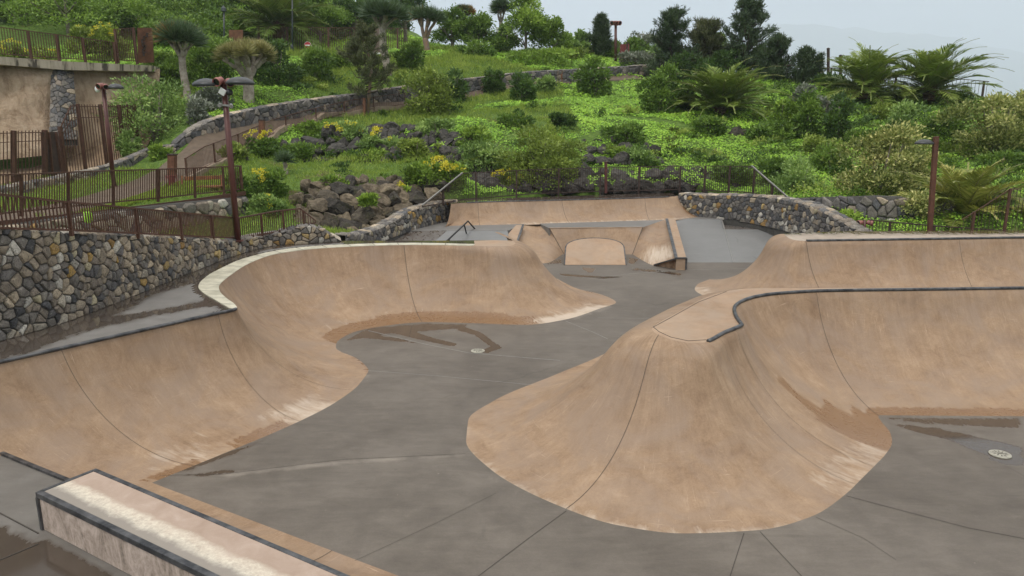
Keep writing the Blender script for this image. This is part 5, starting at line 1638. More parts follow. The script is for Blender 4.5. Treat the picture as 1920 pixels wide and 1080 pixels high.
def shrub(u, v, wpx, hpx, kind, label, name='shrub', cat='shrub', d=None, n=None, leaf=None, group='shrubs on the hillside', stem=True, seed=None, flowers=0, sink=.22, nl=15, yr=.9, asp=.42, fill=.4):
    if d is None: x, y, z = ground(u, v)
    else:
        x, y, _ = aty(u, v, d); z = tz1(x, y) if name != 'x' else _
        z = min(z, _ + .3) if abs(z - _) > 1.2 else _
    W = wid(wpx, y); H = wid(hpx, y)
    rng = np.random.RandomState(seed if seed is not None else int(u * 7 + v * 3) % 99991)
    rx, rz = W * .5, H * .5
    n = n or int(np.clip(900 + 55 * wpx * hpx / 100, 900, 6500))
    leaf = leaf or float(np.clip(.0048 * y, .15, .30))
    p, u_, lt, hz = lobed_points(n, rx, rx * yr, rz, rng, nl=nl, fill=fill)
    sk = rng.rand(n) < .24      # leaves right down to the ground
    aa = rng.uniform(0, 2 * PI, n); rr_ = np.sqrt(rng.uniform(.35, 1, n)) * .92
    p = np.where(sk[:, None], np.stack([np.cos(aa) * rr_ * rx, np.sin(aa) * rr_ * rx * yr, rng.uniform(-.95, -.1, n) * rz], 1), p)
    u_ = np.where(sk[:, None], np.stack([np.cos(aa), np.sin(aa), .3 + 0 * aa], 1), u_)
    p = p + np.array([x, y, z + rz * (1 - sink)])
    dd = unit(u_ + rng.normal(size=(n, 3)) * .65 + np.array([0, 0, .25]))
    V, f = leaf_quads(p, dd, leaf * rng.uniform(.7, 1.3, n), leaf * asp * rng.uniform(.8, 1.2, n), rng)
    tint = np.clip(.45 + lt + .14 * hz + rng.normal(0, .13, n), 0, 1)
    root = thing(name, label, cat, (x, y, z), group)
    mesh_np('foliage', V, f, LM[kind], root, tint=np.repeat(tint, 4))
    if stem:
        b = MB()
        for k in range(5):
            a = rng.uniform(0, 6.28); r = rng.uniform(.1, .5) * rx
            b.tube([(x + .05 * math.cos(a), y + .05 * math.sin(a), z - .2), (x + r * .5 * math.cos(a), y + r * .5 * math.sin(a), z + H * .3), (x + r * math.cos(a), y + r * math.sin(a), z + H * .72)], [.04 + W * .012, .03 + W * .008, .012], 5)
        b.build('stem', M['bark'], root, smooth=True)
    if flowers:
        nf = int(flowers * 1.6)
        pf, uf, _, hz_ = lobed_points(nf * 4, rx * 1.05, rx * yr, rz * 1.05, rng, nl=6, fill=.9)
        sel = np.argsort(-(pf[:, 2] / rz - .9 * pf[:, 1] / max(rx, .1)))[:nf]
        pf = pf[sel] + np.array([x, y, z + rz * .95 + leaf * .5])
        cs = np.repeat(pf, 16, axis=0); dn = unit(rng.normal(size=(len(cs), 3)) + np.array([0, -.3, .3]))
        cs = cs + dn * .10 * rng.uniform(.2, 1, (len(cs), 1))
        V, f = leaf_quads(cs, dn, .09, .07, rng)
        mesh_np('blossom', V, f, LM['flower'], root, tint=np.repeat(rng.uniform(.2, 1, len(cs)), 4))
    return root

# ---------------------------------------------------------------- trees
def tree(u, v, wpx, hpx, kind, label, d=None, trunk_px=6, crown_from=.3, group='leafy trees on the ridge', name='leafy_tree', bark='bark', n=None, seed=None, nl=14):
    if d is None: x, y, z = ground(u, v)
    else:
        x, y, z = aty(u, v, d)
    W = wid(wpx, y); H = wid(hpx, y)
    rng = np.random.RandomState(seed if seed is not None else int(u * 13 + v) % 9973)
    n = n or int(np.clip(1500 + 60 * wpx * hpx / 100, 1500, 8000))
    leaf = float(np.clip(.0040 * y, .16, .30))
    ch = H * (1 - crown_from)
    p, u_, lt, hz = lobed_points(n, W * .5, W * .45, ch * .5, rng, nl=nl, fill=.35, lr=.36)
    p[:, :2] *= np.clip(1.12 - .42 * hz, .35, 1.4)[:, None]
    p = p + np.array([x, y, z + H * crown_from + ch * .5])
    dd = unit(u_ + rng.normal(size=(n, 3)) * .7)
    V, f = leaf_quads(p, dd, leaf * rng.uniform(.7, 1.3, n), leaf * .45, rng)
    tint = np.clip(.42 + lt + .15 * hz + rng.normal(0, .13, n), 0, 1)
    root = thing(name, label, 'tree', (x, y, z), group)
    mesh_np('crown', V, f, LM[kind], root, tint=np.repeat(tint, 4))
    b = MB()
    tr = wid(trunk_px, y) * .5
    b.tube([(x, y, z - .3), (x + .05, y, z + H * .35), (x, y, z + H * .8)], [tr * 1.2, tr, tr * .3], 8)
    for k in range(7):
        a = rng.uniform(0, 6.28); h0 = rng.uniform(.25, .6) * H; r = W * rng.uniform(.2, .4)
        b.tube([(x, y, z + h0), (x + r * .6 * math.cos(a), y + r * .6 * math.sin(a), z + h0 + ch * .15), (x + r * math.cos(a), y + r * math.sin(a), z + h0 + ch * .3)], [tr * .5, tr * .35, tr * .12], 5)
    b.build('trunk', M[bark], root, smooth=True)
    return root

def palm(u, v, wpx, label, d=None, trunk_h=.5, nf=58, kind='palm', seed=1, elev=(5, 82), dry=0.0, leaf_w=.05, group='feathery palms', lean=0.0, rise=1.0, npair=54, droop=1.0, wind=0.0, lw=None):
    if d is None: x, y, z = ground(u, v)
    else: x, y, z = aty(u, v, d)
    R = wid(wpx, y) * .55
    rng = np.random.RandomState(seed)
    z0 = z + trunk_h
    top = np.array([x + lean, y, z0])
    root = thing('palm_tree', label, 'palm tree', (x, y, z), group)
    cs = []; ds = []; fl = []; Ls = []; tn = []
    rib = MB()
    for i in range(nf):
        q = (i + .5) / nf
        az = i * 2.39996 + rng.uniform(-.2, .2)
        el = math.radians(elev[0] + (elev[1] - elev[0]) * (1 - q) ** .85 + rng.uniform(-6, 6))
        Lf = R * rng.uniform(.85, 1.3) * (1.15 if q > .3 else .95)
        m = 9
        pts = [top.copy()]
        e = el
        for k in range(1, m + 1):
            e -= math.radians((9.0 if el > .9 else 7.5) * droop * (k / m) * 1.7 * rng.uniform(.8, 1.2))
            pts.append(pts[-1] + np.array([math.cos(az) * math.cos(e) + wind, math.sin(az) * math.cos(e), math.sin(e) * rise]) * Lf / m)
        pts = np.array(pts)
        rib.tube(pts, [.032] * 3 + [.022] * 3 + [.012] * (m - 5), 4, cap=False)
        tt = np.linspace(.10, .99, npair)
        k = np.clip((tt * m).astype(int), 0, m - 1); fr = (tt * m - k)[:, None]
        pc = pts[k] * (1 - fr) + pts[k + 1] * fr
        tg = unit(pts[k + 1] - pts[k])
        sd = unit(np.cross(tg, np.array([0, 0, 1.0])))
        un = np.cross(sd, tg)
        ll = R * .29 * np.sin(np.clip(tt * 1.12 + .12, 0, 1) * PI) ** .6 + .06
        base_t = .45 + rng.normal(0, .20) + (.12 if q < .3 else 0)
        isdry = rng.rand() < dry * (q > .6)
        for sgn in (-1, 1):
            dirs = unit(sd * sgn * .85 + tg * (.75 + .3 * tt[:, None]) + un * rng.uniform(.05, .45) + rng.normal(size=(npair, 3)) * .11 - np.array([0, 0, .22]) * (.4 + tt[:, None]))
            cs.append(pc); ds.append(dirs); Ls.append(ll * rng.uniform(.85, 1.1, npair)); fl.append(np.broadcast_to(un, dirs.shape) + rng.normal(size=dirs.shape) * .25)
            tn.append(np.clip(base_t + rng.normal(0, .10, npair) + .12 * tt + (.35 if isdry else 0), 0, 1))
    cs = np.concatenate(cs); ds = np.concatenate(ds); Ls = np.concatenate(Ls); fl = np.concatenate(fl); tn = np.concatenate(tn)
    V, f = leaf_quads(cs, ds, Ls, lw or leaf_w * max(1, R * .40), rng, unit(fl))
    cr = mesh_np('crown', V, f, LM[kind], root, tint=np.repeat(tn, 4))
    rib.build('frond_ribs', M['rib'], cr, fix=False)
    b = MB()
    tr = max(.16, R * .10)
    prof = []
    hh = trunk_h + .25
    ns = 9
    b.tube([(x + lean * k / ns, y, z - .3 + (hh + .3) * k / ns) for k in range(ns + 1)], [tr * (1.25 if k % 2 else 1.0) * (1.1 if k > 6 else 1) for k in range(ns + 1)], 10)
    b.build('trunk', M['palm_trunk'], root)
    return root
M['rib'] = simple('frond_rib', (.20, .19, .065), .5, 0, .2, 5)

def dragon_tree(u, v, path, wpx, label, d=None, levels=2, forks=4, kind='dragon', bark='bark_pale', seed=2, trunk_px=12, crown_h=.5, sword=None, group='dragon trees', dryf=0.0, spread=1.0, nros=None, branch_px=None):
    """path: traced trunk centre line (u, v) from the foot up to the first fork; crown spans wpx"""
    if d is None: x, y, z = ground(u, v)
    else: x, y, z = aty(u, v, d)
    rng = np.random.RandomState(seed)
    pts = [np.array(aty(a, b_, y)) for a, b_ in path]
    pts[0][2] = min(pts[0][2], z) - .25
    R = wid(wpx, y) * .5
    r0 = wid(trunk_px, y) * .5
    root = thing('dragon_tree', label, 'dragon tree', (x, y, z), group)
    b = MB()
    sp = smooth_poly(pts, 10)
    b.tube(sp, np.linspace(r0 * 1.12, r0 * .92, 10), 12)
    b.build('trunk', M[bark], root, smooth=True)
    br = MB()
    tips = []
    fork = sp[-1]
    H = R * crown_h * 2
    def grow(p, dirv, r, lev, ln):
        q = p + dirv * ln
        mid = (p + q) / 2 + np.array([dirv[0], dirv[1], -.2]) * ln * .10
        br.tube(smooth_poly([p, mid, q], 5), np.linspace(r, r * .72, 5), 7)
        if lev == 0:
            tips.append((q, dirv)); return
        k = rng.randint(2, 4)
        for j in range(k):
            a = rng.uniform(0, 6.28)
            nd = unit(dirv + np.array([math.cos(a), math.sin(a), .15]) * .55 * spread)
            grow(q, nd, r * .68, lev - 1, ln * .72)
    for i in range(forks):
        a = 2 * PI * i / forks + rng.uniform(-.3, .3)
        el = rng.uniform(.75, 1.15)
        dv_ = unit(np.array([math.cos(a) * math.cos(el) * spread, math.sin(a) * math.cos(el) * spread, math.sin(el)]))
        grow(fork - np.array([0, 0, r0 * .5]), dv_, r0 * .62, levels, H * .42)
    br.build('branches', M[bark], root, smooth=True)
    sword = sword or R * .42
    tp = np.array([t_[0] for t_ in tips]); td = np.array([t_[1] for t_ in tips])
    # fit the rosette heads to the traced crown width
    c0 = fork.copy()
    ex = np.abs(tp[:, 0] - c0[0]).max() + sword * .75
    per = 95
    cs = np.repeat(tp, per, axis=0); dd = unit(np.repeat(td, per, axis=0) * .55 + unit(rng.normal(size=(len(cs), 3))) * .95 + np.array([0, 0, .15]))
    dd[:, 2] = np.where(dd[:, 2] < -.25, -dd[:, 2], dd[:, 2])
    dd = unit(dd)
    rt = np.repeat(rng.normal(0, .12, len(tp)), per)
    Lw = sword * rng.uniform(.75, 1.1, len(cs))
    V, f = leaf_quads(cs, dd, Lw, max(.045, .0011 * y), rng)
    dry = np.repeat(rng.rand(len(tp)) < dryf, per)
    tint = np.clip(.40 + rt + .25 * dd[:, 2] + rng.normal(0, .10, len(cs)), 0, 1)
    k4 = np.repeat(dry, 4)
    def sub(mask, nm, kd):
        if not mask.any(): return
        vv = V.reshape(-1, 4, 3)[mask].reshape(-1, 3)
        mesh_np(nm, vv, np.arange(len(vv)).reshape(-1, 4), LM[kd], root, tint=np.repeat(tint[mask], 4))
    sub(~dry, 'crown', kind); sub(dry, 'dry_leaves', 'dry')
    return root

def pine(u, v, wpx, hpx, label, d=None, kind='pine', seed=3, trunk_px=6, crown_from=.2, group='pines', nb=46, shape=.75, tuft=None, den=50, bare=.0):
    if d is None: x, y, z = ground(u, v)
    else: x, y, z = aty(u, v, d)
    rng = np.random.RandomState(seed)
    W = wid(wpx * 1.2, y); H = wid(hpx, y)
    root = thing('pine_tree', label, 'pine tree', (x, y, z), group)
    tr = wid(trunk_px, y) * .5
    b = MB()
    b.tube([(x, y, z - .3), (x + .04 * H * rng.normal(), y, z + H * .5), (x, y, z + H * .97)], [tr * 1.2, tr * .8, tr * .2], 8)
    b.build('trunk', M['bark_dark'] if kind == 'pine' else M['bark_red'], root, smooth=True)
    br = MB(); cs = []; ds = []; tt = []
    nl = tuft or max(.24, .056 * y / 10)
    def tuft_at(p, dr, t0):
        n = den
        c = np.repeat(p[None], n, 0) + dr * rng.uniform(-1.0, .25, (n, 1)) * nl * 1.5 + rng.normal(size=(n, 3)) * nl * .22
        dd = unit(dr + unit(rng.normal(size=(n, 3))) * 1.05 + np.array([0, 0, .25]))
        cs.append(c); ds.append(dd); tt.append(np.clip(.42 + t0 + rng.normal(0, .13, n), 0, 1))
    for i in range(nb):
        q = (i + rng.uniform(0, 1)) / nb
        h = z + H * (crown_from + (1 - crown_from) * q)
        rad = W * .5 * (1 - q) ** shape * rng.uniform(.25, 1.2) + .05 * W
        a = rng.uniform(0, 6.28)
        dv_ = np.array([math.cos(a), math.sin(a), .0])
        p0 = np.array([x, y, h - rad * .15]); p1 = p0 + dv_ * rad * .6 + np.array([0, 0, rad * .10]); p2 = p0 + dv_ * rad + np.array([0, 0, rad * rng.uniform(.05, .75)])
        br.tube([p0, p1, p2], [tr * .35, tr * .25, tr * .1], 4, cap=False)
        t0 = rng.normal(0, .12)
        if rng.rand() < bare: continue
        tuft_at(p2, unit(p2 - p1), t0 + .08)
        for k in range(4):
            s = rng.uniform(.35, .95)
            side = np.array([-dv_[1], dv_[0], .25]) * rng.uniform(-.5, .5) * rad
            pp = p0 + (p2 - p0) * s + side + np.array([0, 0, .05 * rad])
            tuft_at(pp, unit(dv_ * .6 + np.array([0, 0, .9]) + rng.normal(size=3) * .3), t0)
    tuft_at(np.array([x, y, z + H * .97]), np.array([0, 0, 1.0]), .1)
    cs = np.concatenate(cs); ds = np.concatenate(ds); tt = np.concatenate(tt)
    V, f = leaf_quads(cs, ds, nl * rng.uniform(.7, 1.2, len(cs)), max(.035, .0009 * y), rng)
    cr = mesh_np('crown', V, f, LM[kind], root, tint=np.repeat(tt, 4))
    br.build('branches', M['bark_dark'], root, fix=False)
    return root

# ---------------------------------------------------------------- ground cover
def cover():
    rng = np.random.RandomState(5)
    n = 760000
    # more leaves near, fewer far; uneven density
    x = rng.uniform(-34, 34, n); y = 24 + (95 - 24) * rng.uniform(0, 1, n) ** 1.25
    keep = (np.abs(x) < y * .72 + 1)
    x, y = x[keep], y[keep]
    sd = poly_sd(x, y, PARK)
    ok = sd < -.25
    pathp = [p[:2] for p in WALLF] + [p[:2] for p in KERB[::-1]]
    ok &= poly_sd(x, y, pathp) < -.05
    lower = [(-27, 24.8)] + [ground(u, v)[:2] for u, v in [(0, 402), (130, 378), (240, 345), (310, 306)]] + [WALLF[1][:2], KERB[1][:2]] + [ground(u, v)[:2] for u, v in [(330, 345), (260, 378), (150, 400), (0, 420)]] + [(-27, 21.3)]
    ok &= poly_sd(x, y, lower) < 0
    ok &= poly_sd(x, y, [(-7.6, 24.2), (-5.4, 23.9), (-4.2, 27.6), (-5.3, 27.2), (-6.4, 25.4)]) < 0
    ok &= ~((x < -14) & (y < 46.5) & (y > 37) & (x < -.58 * (y - 41) - 17))   # bare bank
    ok &= poly_sd(x, y, YARD) < -.05
    x, y = x[ok], y[ok]
    z = terr_z(x, y)
    # clumpiness
    def vn(sx, o):
        return np.sin(x * sx + 2.1 * np.sin(y * sx * .7 + o) + o) * np.sin(y * sx * .9 + 1.7 * np.sin(x * sx * .6 - o) + 2 * o)
    cl = .5 * vn(1.1, .4) + .35 * vn(2.6, 1.7) + .3 * vn(5.5, 3.1)
    big = vn(.33, 2.2)
    bare = (vn(.75, 5.0) > .70) & (y > 38) & (x > -2)
    cl = np.where(bare, -2, cl)
    kp = rng.rand(len(x)) < np.clip(.62 + .5 * cl, .0, 1)
    x, y, z, cl, big = x[kp], y[kp], z[kp], cl[kp], big[kp]
    n = len(x)
    h = np.clip(.16 + .14 * cl, .03, .5) * rng.uniform(.15, 1, n)
    md = np.clip(np.sin(x * .9 + 3 * np.sin(y * .53)) * np.sin(y * .8 + 2 * np.sin(x * .47)) - .35, 0, 1)
    h = h * .75 + .45 * md * rng.uniform(.6, 1, n)
    grassy = ((x < -3.0) & (y < 42)) | ((y > 45) & (x < 4) & (y < 75) & (big > -.1)) | (rng.rand(n) < .12)
    up = unit(rng.normal(size=(n, 3)) * .75 + np.array([0, -.15, .75]))
    Lf = np.clip(.0030 * y, .10, .26)
    c = np.stack([x, y, z + h], 1)
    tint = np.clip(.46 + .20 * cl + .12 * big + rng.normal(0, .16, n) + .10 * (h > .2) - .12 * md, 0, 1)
    g = ~grassy
    flat = unit(rng.normal(size=(g.sum(), 3)) * .8)
    dl = unit(np.stack([rng.normal(size=g.sum()), rng.normal(size=g.sum()) - .2, rng.normal(0, .45, g.sum())], 1))
    upn = unit(rng.normal(size=(g.sum(), 3)) * .34 + np.array([0, -.45, 1.0]))
    V, f = leaf_quads(c[g], unit(dl - upn * (dl * upn).sum(1, keepdims=True) + .12 * upn), Lf[g] * rng.uniform(.7, 1.2, g.sum()), Lf[g] * .85, rng, upn)
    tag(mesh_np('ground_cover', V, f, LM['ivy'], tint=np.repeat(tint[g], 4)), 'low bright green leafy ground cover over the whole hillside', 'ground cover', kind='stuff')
    g = grassy
    c2 = c[g].copy(); c2[:, 2] -= .06
    V, f = leaf_quads(c2, unit(up[g] + np.array([0, 0, .7])), Lf[g] * 1.9 * rng.uniform(.6, 1.3, g.sum()), Lf[g] * .22, rng)
    tag(mesh_np('grass', V, f, LM['grass'], tint=np.repeat(np.clip(tint[g] + .1, 0, 1), 4)), 'soft yellow-green grass on the terraces and the upper meadow', 'grass', kind='stuff')
    # strip of short lawn beside the lower path
    m = 26000
    q = rng.uniform(0, 1, m); a = smooth_poly([ground(u, v)[:2] for u, v in [(150, 402), (250, 385), (340, 368), (450, 352)]], 60); b_ = smooth_poly([ground(u, v)[:2] for u, v in [(160, 398), (255, 372), (335, 345), (440, 335)]], 60)
    i = rng.randint(0, 59, m)
    P = a[i] + (a[i + 1] - a[i]) * rng.rand(m)[:, None]; Q = b_[i]
    P = P + (Q - P) * q[:, None]
    zz = terr_z(P[:, 0], P[:, 1])
    c3 = np.c_[P, zz + .01]
    V, f = leaf_quads(c3, unit(rng.normal(size=(m, 3)) * .45 + np.array([0, 0, 1.])), .13 * rng.uniform(.6, 1.3, m), .03, rng)
    tag(mesh_np('lawn', V, f, LM['grass'], tint=np.repeat(np.clip(.75 + rng.normal(0, .15, m), 0, 1), 4)), 'short bright lawn strip behind the upper railing', 'grass', kind='stuff')
cover()

# ---------------------------------------------------------------- planting: palms
palm(1350, 212, 172, 'big dark green feathery palm with drooping fronds in the middle of the right slope', seed=4, nf=66, trunk_h=.2, elev=(6, 85), npair=64, wind=0.0, droop=.88)
palm(1622, 178, 170, 'palm with yellowing inner fronds, left one of the two palms on the right ridge', d=56, seed=9, nf=58, trunk_h=.35, elev=(-14, 87), kind='palm', droop=.88, wind=.05, npair=58)
palm(1742, 182, 172, 'darker green palm, right one of the two palms on the right ridge', d=55, seed=14, nf=62, trunk_h=.4, elev=(-16, 88), droop=.92, wind=.06, npair=58)
palm(525, 92, 175, 'large palm with arching fronds on the upper bank left of the pale trunks', d=74, seed=21, nf=62, trunk_h=2.2, elev=(-18, 84), droop=.75, npair=58)
palm(1800, 440, 215, 'young pale green palm behind the right lamp post', d=30, seed=26, nf=44, trunk_h=.6, elev=(12, 86), kind='palm_pale', droop=.75, npair=58, lw=.055)
palm(1925, 440, 120, 'palm cut off by the right edge behind the picket fence', d=28.5, seed=30, nf=30, trunk_h=.3, elev=(5, 84), kind='palm_pale', droop=.9, npair=34, lw=.05)
# dragon trees
dragon_tree(357, 214, [(358, 218), (350, 170), (343, 130), (341, 105)], 92, 'tall dragon tree with slim pale trunk and flat dark crown near the slab', seed=5, trunk_px=13, levels=2, forks=6, crown_h=.46, sword=1.05, dryf=.08)
dragon_tree(468, 190, [(466, 194), (466, 165), (465, 142)], 96, 'yellowish dragon tree with forked pale trunk, just right of the tall lamp', seed=8, trunk_px=19, levels=2, forks=6, crown_h=.60, kind='dragon_y', bark='bark_pale', sword=.85)
dragon_tree(728, 140, [(729, 142), (723, 110), (717, 75), (717, 52)], 88, 'leaning dragon tree with a ringed grey trunk in front of the white car', seed=11, trunk_px=13, levels=2, forks=5, crown_h=.42, sword=1.25, bark='bark_pale')
dragon_tree(799, 92, [(801, 96), (799, 82), (797, 72)], 64, 'dragon tree with several reddish stems and an orange-tinted crown', d=72, seed=15, trunk_px=11, levels=1, forks=5, crown_h=.85, spread=.55, sword=1.3, bark='bark_red', dryf=.3)
dragon_tree(871, 70, [(871, 75), (871, 48), (871, 36)], 46, 'small rounded dragon tree against the sky, left of the pale branched one', d=84, seed=18, trunk_px=5, levels=2, forks=4, crown_h=.34, sword=.9, dryf=.25, bark='bark_red')
dragon_tree(941, 78, [(941, 82), (940, 58), (939, 42)], 58, 'pale branched dragon tree reaching the top of the picture beside the leafy tree', d=78, seed=23, trunk_px=7, levels=1, forks=4, crown_h=.62, spread=.7, sword=1.2, bark='bark')
dragon_tree(536, 326, [(537, 330), (536, 318), (534, 305)], 62, 'little blue-green dragon tree on a short stem among the yellow flowers', seed=27, trunk_px=8, levels=0, forks=3, crown_h=.2, sword=.62, group='young dragon trees')
# pines
pine(688, 216, 100, 155, 'wispy brownish young pine with two stems beside the upper path', seed=3, kind='pine_w', trunk_px=6, crown_from=.28, nb=44, shape=.55, bare=.15, den=50)
pine(1256, 150, 82, 118, 'dark pine on the ridge right of the red panel', d=68, seed=6, trunk_px=5, nb=58, shape=.45, crown_from=.05, den=48)
pine(1320, 150, 80, 100, 'brownish open pine between two darker pines on the ridge', d=69, seed=7, trunk_px=5, nb=64, shape=.5, crown_from=.1, kind='pine_w')
pine(1393, 150, 88, 137, 'tallest pine on the ridge, above the big feathery palm', d=67, seed=10, trunk_px=7, nb=62, shape=.42, crown_from=.12, den=48)
pine(1126, 112, 34, 72, 'small slim pine left of the double-headed lamp', d=76, seed=12, trunk_px=4, nb=52, shape=.6, crown_from=.15)
pine(1450, 172, 62, 94, 'dark bushy pine at the right end of the pine row', d=63, seed=16, trunk_px=5, nb=58, shape=.4, crown_from=.0, den=48)
pine(1512, 172, 54, 72, 'short dark open pine left of the wooden posts', d=62, seed=19, trunk_px=4, nb=50, shape=.45, crown_from=.05)
# leafy trees
tree(985, 126, 84, 132, 'bright', 'bright green leafy tree with a tall thin top at the centre of the ridge', d=72, seed=31, trunk_px=5, crown_from=.12, n=6500)
tree(1036, 126, 66, 86, 'bright', 'bright green leafy tree with a rounded top, right of the taller leafy tree', d=73, seed=32, trunk_px=4, crown_from=.12)
tree(848, 104, 78, 82, 'mid', 'rounded green tree between the reddish dragon tree and the path meadow', d=76, seed=33, crown_from=.08)
tree(897, 112, 66, 74, 'mid', 'dense green tree with a dark base left of the pale branched dragon tree', d=75, seed=34, crown_from=.06)
tree(1088, 112, 48, 48, 'greygreen', 'low grey-green tree on the ridge left of the slim pine', d=77, seed=35, crown_from=.1)
tree(1204, 118, 56, 62, 'silver', 'greyish airy tree on the ridge behind the red panel', d=78, seed=36, crown_from=.2, n=1300)
tree(1190, 118, 60, 40, 'mid', 'low green tree right behind the red panel', d=76, seed=37, crown_from=.05)
tree(602, 100, 92, 100, 'mid', 'tall leafy tree behind the picket fence, right of the large palm', d=80, seed=38, crown_from=.1)
tree(668, 92, 90, 100, 'dark', 'dark leafy tree at the top of the picture behind the steel panel', d=84, seed=39, crown_from=.1)
tree(760, 84, 90, 90, 'dark', 'dark tree mass behind the leaning dragon tree crown', d=86, seed=40, crown_from=.1)
tree(560, 60, 120, 90, 'mid', 'leafy tree behind the large palm at the top edge', d=88, seed=41, crown_from=.1)
tree(130, 80, 210, 110, 'bright', 'wide bright green tree above the walkway slab at the upper left', d=62, seed=42, crown_from=.05, n=8000, nl=22)
tree(30, 70, 130, 90, 'olive', 'brownish scrubby tree at the top left corner', d=66, seed=43, crown_from=.05)
tree(330, 46, 150, 90, 'mid', 'mixed green tree on the bank behind the tall dragon tree', d=76, seed=44, crown_from=.05)
tree(420, 30, 110, 80, 'dark', 'dark green tree behind the small black street lamp', d=84, seed=45, crown_from=.05)
tree(230, 90, 110, 90, 'mid', 'dense green tree above the taller picket panel on the slab', d=64, seed=46, crown_from=.05)
# shrubs, traced one by one
S = shrub
S(292, 262, 150, 118, 'greygreen', 'large grey-green shrub with upright shoots behind the very tall picket fence', n=6500)
S(252, 300, 44, 55, 'greygreen', 'small pale shrub poking through the very tall picket fence', d=39.5)
S(398, 205, 56, 40, 'silver', 'silvery white low shrub on the meadow between the lamp and the slim trunk')
S(392, 152, 92, 86, 'mid', 'dense green shrub between the slim dragon tree and the yellowish one', d=50)
S(520, 158, 84, 78, 'dark', 'dark shrub touching the right side of the yellowish dragon tree')
S(592, 150, 62, 62, 'mid', 'round green shrub right of the dark shrub on the meadow')
S(803, 212, 88, 74, 'olive', 'bushy yellow-green shrub hanging over the path wall')
S(850, 190, 46, 56, 'dark', 'darker thin shrub just right of the yellow-green shrub on the path wall')
S(928, 176, 36, 46, 'dark', 'thin dark sapling in front of the path wall')
S(980, 190, 46, 54, 'dark', 'dark round shrub in front of the path wall, right of the thin sapling')
S(1022, 176, 30, 36, 'greygreen', 'very small shrub in front of the path wall beside the rusty post')
S(1114, 180, 64, 66, 'mid', 'loose green shrub over the right end of the path wall')
S(1238, 208, 72, 88, 'mid', 'tall green shrub immediately left of the big feathery palm')
S(1278, 212, 40, 60, 'dark', 'dark shrub squeezed between the tall green shrub and the big palm', d=54)
S(770, 132, 48, 52, 'mid', 'upright green shrub right of the leaning trunk')
S(640, 132, 40, 34, 'bright', 'low bright shrub under the wispy pine')
S(895, 112, 60, 36, 'mid', 'low shrub in front of the dense green tree', d=70)
S(1010, 128, 130, 34, 'bright', 'low spreading bright shrub below the two leafy trees', d=69)
S(1065, 118, 60, 30, 'olive', 'yellowish low shrub on the ridge below the slim pine', d=72)
S(1195, 122, 70, 26, 'silver', 'pale grey low shrub on top of the path wall below the red panel', d=71.5)
S(1300, 150, 70, 50, 'dark', 'dark low shrub below the brownish pine', d=66)
S(1366, 140, 60, 46, 'dark', 'dark low shrub under the tallest pine', d=66)
S(1555, 182, 60, 44, 'dark', 'dark shrub under the two wooden posts', d=60)
S(1505, 200, 40, 40, 'silver', 'bluish grey shrub left of the left ridge palm', d=56)
S(1466, 250, 46, 68, 'bright', 'light green upright shrub on the slope right of the big palm')
S(1512, 262, 50, 88, 'mid', 'column-shaped green shrub right of the light green upright one')
S(1572, 262, 50, 82, 'dark', 'dark column-shaped shrub below the left ridge palm')
S(1545, 215, 44, 36, 'silver', 'pale blue-grey shrub above the dark column-shaped shrub')
S(1698, 258, 60, 62, 'greygreen', 'grey-green shrub on the slope below the right ridge palm')
S(1762, 262, 76, 60, 'mid', 'green leafy shrub left of the big cream shrub')
S(1862, 288, 150, 116, 'cream', 'big cream and green variegated shrub at the right edge of the slope', n=7500, asp=.5)
S(1930, 250, 90, 80, 'cream', 'cream variegated shrub cut off by the right edge behind the big one', n=3500, d=45)
S(1642, 378, 165, 150, 'cream', 'very big variegated pale green shrub left of the right lamp', n=9500, asp=.5, d=34)
S(1716, 350, 66, 90, 'cream', 'smaller variegated shrub hiding behind the right lamp pole', n=2600, d=35)
S(1494, 384, 104, 92, 'greygreen', 'pale green bushy shrub behind the right end of the rear fence', n=4200, d=35)
S(1455, 345, 56, 54, 'mid', 'mid green shrub above the slanted end of the rear fence', d=37)
S(1722, 442, 100, 80, 'cream', 'pale variegated shrub at the foot of the right lamp', n=3800, d=29.5)
S(1628, 412, 40, 44, 'greygreen', 'small fresh green shrub in front of the low dark wall', d=31.5)
S(1590, 442, 90, 44, 'bright', 'low green plants behind the low dark railing', d=30)
S(1015, 338, 158, 98, 'olive', 'big mixed olive shrub behind the middle of the rear fence', n=8500, d=39.0)
S(905, 322, 92, 54, 'greygreen', 'light green shrub left of the big mixed olive shrub', n=3600)
S(890, 282, 72, 46, 'bright', 'bright green shrub at the right end of the yellow-flowered outcrop')
S(965, 240, 60, 30, 'mid', 'low green hummock on the slope above the big mixed shrub')
S(1208, 318, 50, 42, 'greygreen', 'feathery grey-green bush beside the single boulder')
S(1175, 268, 70, 34, 'mid', 'dark green creeper on top of the slope outcrop')
S(1055, 238, 44, 24, 'dark', 'small dark shrub by a bare soil patch on the slope')
S(1440, 262, 90, 40, 'mid', 'low spreading shrub below the big palm to its right')
S(1560, 330, 70, 60, 'mid', 'green shrub behind the very big variegated one, on its left', d=38)
S(1660, 225, 60, 30, 'olive', 'brownish low shrub under the ridge palms')
S(1800, 230, 90, 34, 'mid', 'low green shrub between the right ridge palm and the cream shrub', d=52)
